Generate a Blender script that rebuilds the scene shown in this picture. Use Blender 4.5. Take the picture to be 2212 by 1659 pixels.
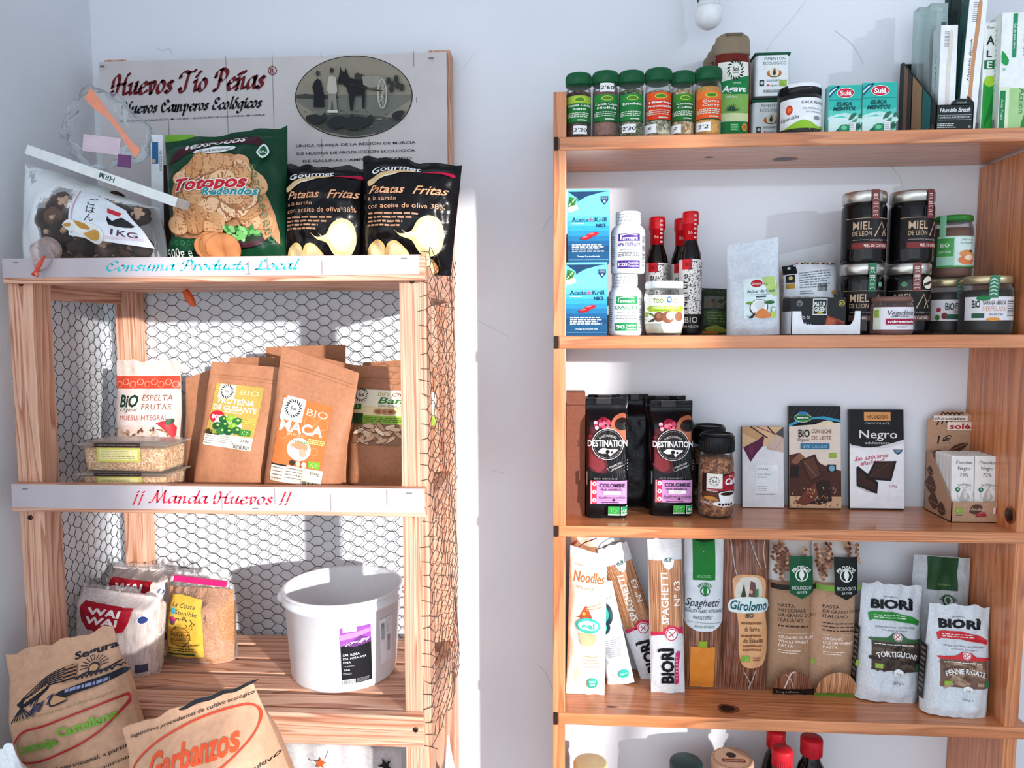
import bpy, bmesh, math, random
from mathutils import Vector, Matrix, noise
from mathutils.geometry import tessellate_polygon
pi = math.pi
random.seed(7)
SC = bpy.context.scene
COL = SC.collection
for _o in list(bpy.data.objects):
    bpy.data.objects.remove(_o)

# ------------------------------------------------------------------ camera
IW, IH = 2212.0, 1659.0
FPX = 1588.8
CAMZ, CAMD = 1.50, 1.55
YAW, PITCH, ROLL = 0.0682, -0.0754, -0.0033
_f = Vector((-math.sin(YAW), math.cos(YAW), 0)); _r = Vector((math.cos(YAW), math.sin(YAW), 0)); _u = Vector((0, 0, 1))
_c, _s = math.cos(PITCH), math.sin(PITCH)
FWD = _f * _c + _u * _s; _u2 = _u * _c - _f * _s
_c, _s = math.cos(ROLL), math.sin(ROLL)
RGT = _r * _c + _u2 * _s; UPV = _u2 * _c - _r * _s
CAMP = Vector((0, -CAMD, CAMZ))
cam_d = bpy.data.cameras.new('camera'); cam = bpy.data.objects.new('camera', cam_d); COL.objects.link(cam)
cam_d.sensor_fit = 'HORIZONTAL'; cam_d.sensor_width = 36.0; cam_d.lens = 36.0 * FPX / IW; cam_d.clip_start = 0.02
_m = Matrix((RGT, UPV, -FWD)).transposed().to_4x4(); _m.translation = CAMP
cam.matrix_world = _m
SC.camera = cam

# ------------------------------------------------------------------ light and exposure
SC.view_settings.view_transform = 'Standard'; SC.view_settings.look = 'None'
SC.view_settings.gamma = 1.0; SC.view_settings.use_curve_mapping = False
SC.view_settings.exposure = 0.16
wd = bpy.data.worlds.new('sky'); SC.world = wd; wd.use_nodes = True
_bg = wd.node_tree.nodes['Background']; _bg.inputs[0].default_value = (0.80, 0.91, 1.0, 1); _bg.inputs[1].default_value = 1.02
SUN_DIR = Vector((-0.61, 0.70, -0.125)).normalized()      # travel direction of the low morning sun
sun_d = bpy.data.lights.new('sun', 'SUN'); sun_d.energy = 4.8; sun_d.angle = math.radians(1.3); sun_d.color = (1.0, 0.965, 0.93)
sun = bpy.data.objects.new('sun', sun_d); COL.objects.link(sun); sun.location = (3, -3, 3)
sun.rotation_euler = SUN_DIR.to_track_quat('-Z', 'Y').to_euler()
# added soft fill lamp at the open room front behind the camera
fd = bpy.data.lights.new('front_fill_light', 'AREA'); fd.shape = 'RECTANGLE'; fd.size = 3.6; fd.size_y = 2.2; fd.energy = 26; fd.color = (0.84, 0.91, 1.0)
fo = bpy.data.objects.new('front_fill_light', fd); COL.objects.link(fo); fo.location = (0.3, -3.6, 2.0)
fo.rotation_euler = (Vector((0, 0, 1.45)) - Vector((0.3, -3.6, 2.0))).to_track_quat('-Z', 'Y').to_euler()

# ------------------------------------------------------------------ pixels to places
def at(px, py, Y):
    """the point of the plane y = Y seen at pixel (px, py) of the photograph"""
    d = FWD * FPX + RGT * (px - IW / 2) + UPV * (IH / 2 - py)
    t = (Y - CAMP.y) / d.y
    return CAMP + d * t
def atz(px, py, Z):
    d = FWD * FPX + RGT * (px - IW / 2) + UPV * (IH / 2 - py)
    t = (Z - CAMP.z) / d.z
    return CAMP + d * t
K = 0.8857
SF = -0.1895                       # front plane of the wall shelf
Z1, Z2, Z3, Z4 = [CAMZ + v * K for v in (0.3882, -0.0155, -0.4171, -0.8281)]
Z5 = Z4 - 0.30
RF = -0.3395                       # front plane of the slatted rack's posts
RXL, RXR = -1.0736 * K, -0.2547 * K
RT, RM, RB = [CAMZ + v * K for v in (0.0936, -0.3576, -0.8076)]   # lower edges of its three front rails

# ------------------------------------------------------------------ materials
MATS = {}
def lin(c):
    return c / 12.92 if c <= 0.04045 else ((c + 0.055) / 1.055) ** 2.4
def rgb(h):
    if isinstance(h, str):
        h = h.lstrip('#'); h = h if len(h) == 6 else ''.join(c * 2 for c in h); h = [int(h[i:i + 2], 16) / 255 for i in (0, 2, 4)]
    return (lin(h[0]), lin(h[1]), lin(h[2]), 1)
def _new(name):
    m = bpy.data.materials.new(name); m.use_nodes = True
    nt = m.node_tree
    return m, nt, nt.nodes['Principled BSDF']
def ink(h, rough=0.45, metal=0.0, coat=0.0, var=0.06, scale=60.0):
    """printed or moulded colour with a faint procedural mottling"""
    key = ('ink', h, rough, metal, coat, var)
    if key in MATS: return MATS[key]
    m, nt, b = _new('ink_' + h.strip('#'))
    tc = nt.nodes.new('ShaderNodeTexCoord'); nz = nt.nodes.new('ShaderNodeTexNoise'); nz.inputs['Scale'].default_value = scale; nz.inputs['Detail'].default_value = 3
    nt.links.new(tc.outputs['Object'], nz.inputs['Vector'])
    hv = nt.nodes.new('ShaderNodeHueSaturation'); hv.inputs['Color'].default_value = rgb(h)
    mr = nt.nodes.new('ShaderNodeMapRange'); mr.inputs[1].default_value = 0.3; mr.inputs[2].default_value = 0.7
    mr.inputs[3].default_value = 1 - var; mr.inputs[4].default_value = 1 + var
    nt.links.new(nz.outputs[0], mr.inputs[0]); nt.links.new(mr.outputs[0], hv.inputs['Value'])
    nt.links.new(hv.outputs[0], b.inputs['Base Color'])
    b.inputs['Roughness'].default_value = rough; b.inputs['Metallic'].default_value = metal; b.inputs['Coat Weight'].default_value = coat * 0.3; b.inputs['Specular IOR Level'].default_value = 0.22
    MATS[key] = m
    return m
def crumple(h, rough=0.6, bump=0.35, scale=28.0, metal=0.0, coat=0.0):
    """creased paper, foil or plastic"""
    key = ('cr', h, rough, bump, scale, metal, coat)
    if key in MATS: return MATS[key]
    m, nt, b = _new('wrap_' + h.strip('#'))
    tc = nt.nodes.new('ShaderNodeTexCoord')
    n1 = nt.nodes.new('ShaderNodeTexNoise'); n1.inputs['Scale'].default_value = scale; n1.inputs['Detail'].default_value = 4; n1.inputs['Distortion'].default_value = 1.2
    n2 = nt.nodes.new('ShaderNodeTexNoise'); n2.inputs['Scale'].default_value = scale * 9; n2.inputs['Detail'].default_value = 2
    for n in (n1, n2): nt.links.new(tc.outputs['Object'], n.inputs['Vector'])
    hv = nt.nodes.new('ShaderNodeHueSaturation'); hv.inputs['Color'].default_value = rgb(h)
    mr = nt.nodes.new('ShaderNodeMapRange'); mr.inputs[1].default_value = 0.3; mr.inputs[2].default_value = 0.7; mr.inputs[3].default_value = 0.90; mr.inputs[4].default_value = 1.08
    nt.links.new(n2.outputs[0], mr.inputs[0]); nt.links.new(mr.outputs[0], hv.inputs['Value']); nt.links.new(hv.outputs[0], b.inputs['Base Color'])
    bp = nt.nodes.new('ShaderNodeBump'); bp.inputs['Strength'].default_value = bump; bp.inputs['Distance'].default_value = 0.004
    nt.links.new(n1.outputs[0], bp.inputs['Height']); nt.links.new(bp.outputs[0], b.inputs['Normal'])
    b.inputs['Roughness'].default_value = rough; b.inputs['Metallic'].default_value = metal; b.inputs['Coat Weight'].default_value = coat * 0.3; b.inputs['Specular IOR Level'].default_value = 0.22
    MATS[key] = m
    return m
def grains(cols, scale=260.0, rough=0.6, bump=0.6):
    """loose fill seen through a pack: cells in a few colours"""
    key = ('gr', tuple(cols), scale)
    if key in MATS: return MATS[key]
    m, nt, b = _new('fill')
    tc = nt.nodes.new('ShaderNodeTexCoord'); v = nt.nodes.new('ShaderNodeTexVoronoi'); v.inputs['Scale'].default_value = scale
    nt.links.new(tc.outputs['Object'], v.inputs['Vector'])
    sp = nt.nodes.new('ShaderNodeSeparateColor'); nt.links.new(v.outputs['Color'], sp.inputs[0])
    r = nt.nodes.new('ShaderNodeValToRGB'); r.color_ramp.interpolation = 'CONSTANT'
    el = r.color_ramp.elements
    for i, c in enumerate(cols):
        e = el[i] if i < 2 else el.new(i / len(cols))
        e.position = i / len(cols); e.color = rgb(c)
    nt.links.new(sp.outputs[0], r.inputs[0]); nt.links.new(r.outputs[0], b.inputs['Base Color'])
    bp = nt.nodes.new('ShaderNodeBump'); bp.inputs['Strength'].default_value = bump; bp.inputs['Distance'].default_value = 0.002; bp.invert = True
    nt.links.new(v.outputs['Distance'], bp.inputs['Height']); nt.links.new(bp.outputs[0], b.inputs['Normal'])
    b.inputs['Roughness'].default_value = rough
    MATS[key] = m
    return m
def film(h='#ffffff', body=0.10, rough=0.08, bump=0.4, scale=30.0, tint='#ffffff'):
    """thin clear plastic or glass wall: lets light straight through, glints at grazing angles"""
    key = ('film', h, body, rough, bump, scale, tint)
    if key in MATS: return MATS[key]
    m, nt, b = _new('clear_wall')
    b.inputs['Base Color'].default_value = rgb(h); b.inputs['Roughness'].default_value = rough
    tr = nt.nodes.new('ShaderNodeBsdfTransparent'); tr.inputs[0].default_value = rgb(tint)
    fr = nt.nodes.new('ShaderNodeFresnel'); fr.inputs['IOR'].default_value = 1.22
    ad = nt.nodes.new('ShaderNodeMath'); ad.operation = 'ADD'; ad.use_clamp = True; ad.inputs[1].default_value = body
    mx = nt.nodes.new('ShaderNodeMixShader')
    nt.links.new(fr.outputs[0], ad.inputs[0]); nt.links.new(ad.outputs[0], mx.inputs[0])
    nt.links.new(tr.outputs[0], mx.inputs[1]); nt.links.new(b.outputs[0], mx.inputs[2])
    tc = nt.nodes.new('ShaderNodeTexCoord'); n1 = nt.nodes.new('ShaderNodeTexNoise'); n1.inputs['Scale'].default_value = scale; n1.inputs['Detail'].default_value = 3; n1.inputs['Distortion'].default_value = 1.5
    nt.links.new(tc.outputs['Object'], n1.inputs['Vector'])
    bp = nt.nodes.new('ShaderNodeBump'); bp.inputs['Strength'].default_value = bump; bp.inputs['Distance'].default_value = 0.006
    nt.links.new(n1.outputs[0], bp.inputs['Height'])
    for n in (b, fr): nt.links.new(bp.outputs[0], n.inputs['Normal'])
    nt.links.new(mx.outputs[0], nt.nodes['Material Output'].inputs[0])
    MATS[key] = m
    return m
def wood(key, light, mid, dark, rough=0.5, coat=0.0, ring=26.0, knots=True):
    """pine: growth rings stretched along the board's own x axis, a fine pore noise and a few knots"""
    k = ('wood', key)
    if k in MATS: return MATS[k]
    m, nt, b = _new(key)
    N = nt.nodes.new; L = nt.links.new
    tc = N('ShaderNodeTexCoord'); oi = N('ShaderNodeObjectInfo')
    sh = N('ShaderNodeVectorMath'); sh.operation = 'SCALE'; sh.inputs[0].default_value = (3.1, 5.7, 2.3)
    L(oi.outputs['Random'], sh.inputs['Scale'])
    ad = N('ShaderNodeVectorMath'); L(tc.outputs['Object'], ad.inputs[0]); L(sh.outputs[0], ad.inputs[1])
    mp = N('ShaderNodeMapping'); mp.inputs['Scale'].default_value = (0.32, 9, 9); L(ad.outputs[0], mp.inputs[0])
    n1 = N('ShaderNodeTexNoise'); n1.inputs['Scale'].default_value = 1.6; n1.inputs['Detail'].default_value = 3; n1.inputs['Distortion'].default_value = 0.6; L(mp.outputs[0], n1.inputs['Vector'])
    mu = N('ShaderNodeMath'); mu.operation = 'MULTIPLY'; mu.inputs[1].default_value = ring; L(n1.outputs[0], mu.inputs[0])
    fr = N('ShaderNodeMath'); fr.operation = 'FRACT'; L(mu.outputs[0], fr.inputs[0])
    cr = N('ShaderNodeValToRGB'); e = cr.color_ramp.elements
    e[0].position = 0.0; e[0].color = rgb(light); e[1].position = 1.0; e[1].color = rgb(light)
    x = e.new(0.55); x.color = rgb(mid); x = e.new(0.80); x.color = rgb(dark); x = e.new(0.92); x.color = rgb(light)
    L(fr.outputs[0], cr.inputs[0])
    m2 = N('ShaderNodeMapping'); m2.inputs['Scale'].default_value = (12, 320, 320); L(ad.outputs[0], m2.inputs[0])
    n2 = N('ShaderNodeTexNoise'); n2.inputs['Scale'].default_value = 1.0; n2.inputs['Detail'].default_value = 2; L(m2.outputs[0], n2.inputs['Vector'])
    r2 = N('ShaderNodeMapRange'); r2.inputs[1].default_value = 0.3; r2.inputs[2].default_value = 0.7; r2.inputs[3].default_value = 0.84; r2.inputs[4].default_value = 1.10; L(n2.outputs[0], r2.inputs[0])
    n3 = N('ShaderNodeTexNoise'); n3.inputs['Scale'].default_value = 3.5; L(ad.outputs[0], n3.inputs['Vector'])
    r3 = N('ShaderNodeMapRange'); r3.inputs[3].default_value = 0.78; r3.inputs[4].default_value = 1.22; L(n3.outputs[0], r3.inputs[0])
    pm = N('ShaderNodeMath'); pm.operation = 'MULTIPLY'; L(r2.outputs[0], pm.inputs[0]); L(r3.outputs[0], pm.inputs[1])
    hv = N('ShaderNodeHueSaturation'); L(pm.outputs[0], hv.inputs['Value']); L(cr.outputs[0], hv.inputs['Color'])
    L(hv.outputs[0], b.inputs['Base Color'])
    bp = N('ShaderNodeBump'); bp.inputs['Strength'].default_value = 0.15; bp.inputs['Distance'].default_value = 0.001; L(n2.outputs[0], bp.inputs['Height']); L(bp.outputs[0], b.inputs['Normal'])
    b.inputs['Roughness'].default_value = rough; b.inputs['Coat Weight'].default_value = coat; b.inputs['Coat Roughness'].default_value = 0.12
    MATS[k] = m
    return m
def plaster(h='#e9edf3'):
    k = ('plaster', h)
    if k in MATS: return MATS[k]
    m, nt, b = _new('plaster')
    N = nt.nodes.new; L = nt.links.new
    tc = N('ShaderNodeTexCoord'); n1 = N('ShaderNodeTexNoise'); n1.inputs['Scale'].default_value = 2.2; n1.inputs['Detail'].default_value = 5; L(tc.outputs['Object'], n1.inputs['Vector'])
    n2 = N('ShaderNodeTexNoise'); n2.inputs['Scale'].default_value = 9; n2.inputs['Detail'].default_value = 6; n2.inputs['Distortion'].default_value = 1.0; L(tc.outputs['Object'], n2.inputs['Vector'])
    hv = N('ShaderNodeHueSaturation'); hv.inputs['Color'].default_value = rgb(h)
    mr = N('ShaderNodeMapRange'); mr.inputs[1].default_value = 0.3; mr.inputs[2].default_value = 0.7; mr.inputs[3].default_value = 0.96; mr.inputs[4].default_value = 1.03; L(n1.outputs[0], mr.inputs[0]); L(mr.outputs[0], hv.inputs['Value'])
    L(hv.outputs[0], b.inputs['Base Color'])
    bp = N('ShaderNodeBump'); bp.inputs['Strength'].default_value = 0.22; bp.inputs['Distance'].default_value = 0.012; L(n2.outputs[0], bp.inputs['Height']); L(bp.outputs[0], b.inputs['Normal'])
    b.inputs['Roughness'].default_value = 0.75
    MATS[k] = m
    return m
PINE = lambda: wood('rack_pine', '#e0b298', '#d49d80', '#ab6d50', 0.6, ring=20)
VARN = lambda: wood('varnished_pine', '#d98f5f', '#cd7d4c', '#b06a40', 0.32, 0.35, ring=13)

# ------------------------------------------------------------------ things and meshes
def tagged(o, label, cat, group=None, kind=None):
    if label: o['label'] = label
    if cat: o['category'] = cat
    if group: o['group'] = group
    if kind: o['kind'] = kind
    return o
def thing(name, label, cat, loc=(0, 0, 0), rot=(0, 0, 0), group=None):
    o = bpy.data.objects.new(name, None); COL.objects.link(o); o.empty_display_size = 0.02
    o.location = loc; o.rotation_euler = rot
    return tagged(o, label, cat, group)
def copy_thing(src, label, loc, rot=None, group=None):
    r = src.copy(); COL.objects.link(r); r.location = loc
    if rot is not None: r.rotation_euler = rot
    r['label'] = label
    if group: r['group'] = group
    for ch in list(src.children):
        c = ch.copy(); COL.objects.link(c); c.parent = r
        for g in list(ch.children):
            d = g.copy(); COL.objects.link(d); d.parent = c
    return r
class MB:
    def __init__(s): s.v = []; s.f = []; s.m = []; s.s = []; s.mats = []
    def mi(s, m):
        if m not in s.mats: s.mats.append(m)
        return s.mats.index(m)
    def add(s, vs, fs, mat, smooth=False):
        o = len(s.v); k = s.mi(mat)
        s.v += [tuple(p) for p in vs]
        for f in fs:
            s.f.append(tuple(i + o for i in f)); s.m.append(k); s.s.append(smooth)
    def box(s, c, d, mat, top=1.0):
        x, y, z = c; a, b, h = d[0] / 2, d[1] / 2, d[2] / 2
        vs = [(x + i * a * (top if k > 0 else 1), y + j * b * (top if k > 0 else 1), z + k * h) for k in (-1, 1) for i, j in ((-1, -1), (1, -1), (1, 1), (-1, 1))]
        s.add(vs, [(3, 2, 1, 0), (4, 5, 6, 7), (0, 1, 5, 4), (1, 2, 6, 5), (2, 3, 7, 6), (3, 0, 4, 7)], mat)
    def lathe(s, prof, mat, n=40, ex=1.0, ey=1.0, c=(0, 0, 0), smooth=True, cap=True):
        vs = []; fs = []
        for (r, z) in prof:
            for i in range(n):
                a = 2 * pi * i / n; vs.append((c[0] + r * ex * math.cos(a), c[1] + r * ey * math.sin(a), c[2] + z))
        for j in range(len(prof) - 1):
            for i in range(n):
                a = j * n + i; b = j * n + (i + 1) % n
                fs.append((a, b, b + n, a + n))
        if cap:
            fs.append(tuple(range(n - 1, -1, -1))); k = (len(prof) - 1) * n; fs.append(tuple(range(k, k + n)))
        s.add(vs, fs, mat, smooth)
    def grid(s, fn, nu, nv, mat, smooth=True):
        vs = [fn(i / nu, j / nv) for j in range(nv + 1) for i in range(nu + 1)]
        fs = [(j * (nu + 1) + i, j * (nu + 1) + i + 1, (j + 1) * (nu + 1) + i + 1, (j + 1) * (nu + 1) + i) for j in range(nv) for i in range(nu)]
        s.add(vs, fs, mat, smooth)
    def tube(s, pts, r, mat, n=6, cap=True):
        pts = [Vector(p) for p in pts]; vs = []; fs = []
        for i, p in enumerate(pts):
            t = (pts[min(i + 1, len(pts) - 1)] - pts[max(i - 1, 0)]).normalized()
            a = t.cross(Vector((0.13, 0.31, 0.94)));
            if a.length < 1e-4: a = t.cross(Vector((1, 0, 0)))
            a.normalize(); b = t.cross(a); rr = r[i] if isinstance(r, (list, tuple)) else r
            for k in range(n):
                w = 2 * pi * k / n; vs.append(p + a * math.cos(w) * rr + b * math.sin(w) * rr)
        for i in range(len(pts) - 1):
            for k in range(n):
                fs.append((i * n + k, i * n + (k + 1) % n, (i + 1) * n + (k + 1) % n, (i + 1) * n + k))
        if cap: fs.append(tuple(range(n - 1, -1, -1))); q = (len(pts) - 1) * n; fs.append(tuple(range(q, q + n)))
        s.add(vs, fs, mat, True)
    def prism(s, poly, y0, y1, mat, fn=None):
        """outline in (x, z) between y0 and y1"""
        n = len(poly); vs = [(x, y0, z) for x, z in poly] + [(x, y1, z) for x, z in poly]
        if fn: vs = [fn(v) for v in vs]
        fs = [tuple(range(n)), tuple(range(2 * n - 1, n - 1, -1))] + [(i, i + n, (i + 1) % n + n, (i + 1) % n) for i in range(n)]
        s.add(vs, fs, mat)
    def build(s, name, parent=None, loc=(0, 0, 0), rot=(0, 0, 0), bevel=0, seg=2, fix=True):
        me = bpy.data.meshes.new(name); me.from_pydata(s.v, [], s.f)
        for m in s.mats: me.materials.append(m)
        me.polygons.foreach_set('material_index', s.m); me.polygons.foreach_set('use_smooth', s.s)
        if fix:
            bm = bmesh.new(); bm.from_mesh(me); bmesh.ops.recalc_face_normals(bm, faces=bm.faces); bm.to_mesh(me); bm.free()
        me.update()
        o = bpy.data.objects.new(name, me); COL.objects.link(o); o.location = loc; o.rotation_euler = rot
        if parent: o.parent = parent
        if bevel:
            md = o.modifiers.new('bevel', 'BEVEL'); md.width = bevel; md.segments = seg; md.limit_method = 'ANGLE'; md.angle_limit = math.radians(50)
        return o

def sub(part, child):
    """hang a finished piece on a part without moving it"""
    child.parent = part; child.matrix_parent_inverse = part.matrix_basis.inverted(); return child
# ------------------------------------------------------------------ lettering
_TC = {}
def glyphs(txt, bold=0.0, shear=0.0, mono=False, sp=1.0):
    key = (txt, bold, shear, mono, sp)
    if key in _TC: return _TC[key]
    cu = bpy.data.curves.new('t', 'FONT'); cu.body = txt; cu.size = 1.0; cu.offset = bold; cu.shear = shear; cu.resolution_u = 2; cu.space_character = sp
    cu.fill_mode = 'FRONT'
    ob = bpy.data.objects.new('t', cu)
    me = bpy.data.meshes.new_from_object(ob)
    vs = [(v.co.x, v.co.y) for v in me.vertices]; fs = [tuple(p.vertices) for p in me.polygons]
    bpy.data.objects.remove(ob); bpy.data.curves.remove(cu); bpy.data.meshes.remove(me)
    _TC[key] = (vs, fs)
    return _TC[key]
def spline(pts, n=7):
    """Catmull-Rom through the points"""
    if len(pts) < 3: return [tuple(p) for p in pts]
    P = [pts[0]] + list(pts) + [pts[-1]]; out = []
    for i in range(1, len(P) - 2):
        p0, p1, p2, p3 = P[i - 1], P[i], P[i + 1], P[i + 2]
        for k in range(n):
            t = k / n; t2 = t * t; t3 = t2 * t
            out.append(tuple(0.5 * (2 * p1[a] + (p2[a] - p0[a]) * t + (2 * p0[a] - 5 * p1[a] + 4 * p2[a] - p3[a]) * t2 + (3 * p1[a] - p0[a] - 3 * p2[a] + p3[a]) * t3) for a in (0, 1)))
    out.append(tuple(pts[-1]))
    return out
# broad-nib italic hand: strokes in a box where the x-height is 1 and capitals reach 1.75
HAND = {
 'a': (0.92, [[(0.72, 0.86), (0.5, 1), (0.2, 0.8), (0.08, 0.35), (0.22, 0.02), (0.5, 0.2), (0.72, 0.8)], [(0.76, 1), (0.68, 0.4), (0.72, 0.05), (0.9, 0.12)]]),
 'c': (0.74, [[(0.66, 0.82), (0.5, 1), (0.22, 0.82), (0.08, 0.4), (0.22, 0.03), (0.5, 0.05), (0.66, 0.2)]]),
 'd': (0.95, [[(0.72, 0.86), (0.5, 1), (0.2, 0.8), (0.08, 0.35), (0.22, 0.02), (0.5, 0.2), (0.72, 0.8)], [(0.92, 1.75), (0.74, 0.6), (0.72, 0.05), (0.9, 0.12)]]),
 'e': (0.76, [[(0.12, 0.48), (0.5, 0.6), (0.62, 0.85), (0.45, 1), (0.2, 0.8), (0.08, 0.38), (0.22, 0.02), (0.48, 0.05), (0.68, 0.22)]]),
 'g': (0.92, [[(0.72, 0.86), (0.5, 1), (0.2, 0.8), (0.08, 0.38), (0.22, 0.05), (0.5, 0.2), (0.72, 0.8)], [(0.78, 1), (0.66, 0.1), (0.5, -0.5), (0.2, -0.65), (0.0, -0.48)]]),
 'i': (0.46, [[(0.1, 0.84), (0.26, 0.98), (0.2, 0.4), (0.22, 0.04), (0.42, 0.14)], [(0.3, 1.3), (0.36, 1.42)]]),
 'í': (0.46, [[(0.1, 0.84), (0.26, 0.98), (0.2, 0.4), (0.22, 0.04), (0.42, 0.14)], [(0.26, 1.28), (0.5, 1.6)]]),
 'l': (0.46, [[(0.42, 1.75), (0.24, 0.6), (0.2, 0.05), (0.42, 0.12)]]),
 'm': (1.4, [[(0.05, 0.84), (0.22, 0.98), (0.14, 0.0)], [(0.17, 0.4), (0.4, 0.9), (0.6, 0.95), (0.58, 0.5), (0.52, 0)], [(0.56, 0.4), (0.8, 0.9), (1.02, 0.95), (1.0, 0.5), (0.98, 0.06), (1.2, 0.13)]]),
 'n': (0.98, [[(0.05, 0.84), (0.22, 0.98), (0.14, 0.0)], [(0.17, 0.4), (0.42, 0.9), (0.64, 0.95), (0.62, 0.5), (0.62, 0.06), (0.84, 0.13)]]),
 'ñ': (0.98, [[(0.05, 0.84), (0.22, 0.98), (0.14, 0.0)], [(0.17, 0.4), (0.42, 0.9), (0.64, 0.95), (0.62, 0.5), (0.62, 0.06), (0.84, 0.13)], [(0.2, 1.25), (0.36, 1.42), (0.54, 1.28), (0.72, 1.45)]]),
 'o': (0.82, [[(0.45, 1), (0.18, 0.78), (0.08, 0.38), (0.24, 0.02), (0.52, 0.12), (0.7, 0.6), (0.6, 0.94), (0.45, 1)]]),
 'ó': (0.82, [[(0.45, 1), (0.18, 0.78), (0.08, 0.38), (0.24, 0.02), (0.52, 0.12), (0.7, 0.6), (0.6, 0.94), (0.45, 1)], [(0.42, 1.25), (0.66, 1.55)]]),
 'p': (0.92, [[(0.06, 0.84), (0.24, 0.98), (0.08, -0.62)], [(0.2, 0.5), (0.46, 0.94), (0.7, 0.82), (0.66, 0.35), (0.42, 0.02), (0.16, 0.15)]]),
 'r': (0.68, [[(0.05, 0.84), (0.22, 0.98), (0.14, 0.0)], [(0.17, 0.4), (0.36, 0.85), (0.54, 1.0), (0.64, 0.88)]]),
 's': (0.66, [[(0.56, 0.88), (0.36, 1.0), (0.18, 0.8), (0.36, 0.52), (0.5, 0.25), (0.3, 0.0), (0.06, 0.14)]]),
 't': (0.58, [[(0.36, 1.4), (0.2, 0.4), (0.26, 0.03), (0.5, 0.14)], [(0.06, 0.95), (0.5, 0.98)]]),
 'u': (0.96, [[(0.05, 0.84), (0.22, 0.98), (0.14, 0.35), (0.28, 0.02), (0.52, 0.25), (0.68, 0.7)], [(0.74, 1), (0.66, 0.35), (0.68, 0.05), (0.88, 0.13)]]),
 'v': (0.8, [[(0.05, 0.86), (0.22, 0.98), (0.26, 0.4), (0.34, 0.02)], [(0.34, 0.02), (0.62, 0.5), (0.64, 0.92), (0.5, 0.98)]]),
 'C': (1.15, [[(1.05, 1.45), (0.95, 1.72), (0.6, 1.7), (0.2, 1.2), (0.1, 0.5), (0.4, 0.02), (0.8, 0.12), (1.0, 0.4)], [(0.42, 1.3), (0.6, 1.05)]]),
 'E': (1.05, [[(0.95, 1.5), (0.78, 1.74), (0.42, 1.6), (0.4, 1.1), (0.68, 0.95)], [(0.62, 0.95), (0.2, 0.75), (0.12, 0.25), (0.45, 0.0), (0.85, 0.2), (0.95, 0.42)]]),
 'H': (1.5, [[(0.0, 0.7), (0.05, 1.3), (0.35, 1.72), (0.56, 1.4), (0.5, 0.6), (0.35, 0.05), (0.08, 0.02), (0.02, 0.3)], [(0.5, 0.88), (1.1, 0.95)], [(1.4, 1.72), (1.16, 1.3), (1.1, 0.3), (1.2, 0.03), (1.42, 0.14)]]),
 'L': (1.1, [[(0.85, 1.5), (0.75, 1.74), (0.5, 1.5), (0.42, 0.6), (0.3, 0.1), (0.05, 0.05)], [(0.12, 0.12), (0.5, 0.08), (0.8, -0.02), (1.05, 0.2)]]),
 'M': (1.75, [[(0.0, 0.1), (0.2, 0.1), (0.5, 1.2), (0.62, 1.72)], [(0.62, 1.72), (0.66, 0.8), (0.78, 0.1)], [(0.78, 0.1), (1.1, 1.0), (1.36, 1.72)], [(1.36, 1.72), (1.36, 0.6), (1.44, 0.04), (1.68, 0.14)]]),
 'P': (1.2, [[(0.6, 1.72), (0.5, 0.9), (0.34, 0.05), (0.08, 0.02)], [(0.1, 1.15), (0.2, 1.6), (0.7, 1.78), (1.1, 1.5), (1.02, 1.0), (0.68, 0.76), (0.5, 0.9)]]),
 'T': (1.25, [[(0.0, 1.25), (0.12, 1.6), (0.5, 1.72), (0.85, 1.6), (1.3, 1.75)], [(0.78, 1.6), (0.62, 0.8), (0.5, 0.08), (0.2, 0.0), (0.06, 0.3)]]),
 '!': (0.5, [[(0.42, 1.72), (0.24, 0.45)], [(0.16, 0.02), (0.21, 0.12)]]),
 '¡': (0.5, [[(0.3, 1.1), (0.12, -0.25)], [(0.33, 1.5), (0.38, 1.6)]]),
 ' ': (0.55, []),
}
def hand(txt, nib=0.17, ang=0.75, slant=0.16, gap=0.03):
    vs = []; fs = []; x = 0
    nx, ny = nib / 2 * math.cos(ang), nib / 2 * math.sin(ang)
    for ch in txt:
        adv, strokes = HAND[ch]
        for st in strokes:
            q = spline(st); o = len(vs)
            for (a, b) in q:
                a = x + a + b * slant
                vs += [(a - nx, b - ny), (a + nx, b + ny)]
            for i in range(len(q) - 1):
                fs.append((o + 2 * i, o + 2 * i + 1, o + 2 * i + 3, o + 2 * i + 2))
            for i in (0, len(q) - 1):     # nib thickness
                a = x + q[i][0] + q[i][1] * slant; b = q[i][1]; t = nib * 0.16; o2 = len(vs)
                vs += [(a - nx - t, b - ny + t), (a - nx + t, b - ny - t), (a + nx + t, b + ny - t), (a + nx - t, b + ny + t)]
                fs.append((o2, o2 + 1, o2 + 2, o2 + 3))
        x += adv + gap
    return vs, fs
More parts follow.
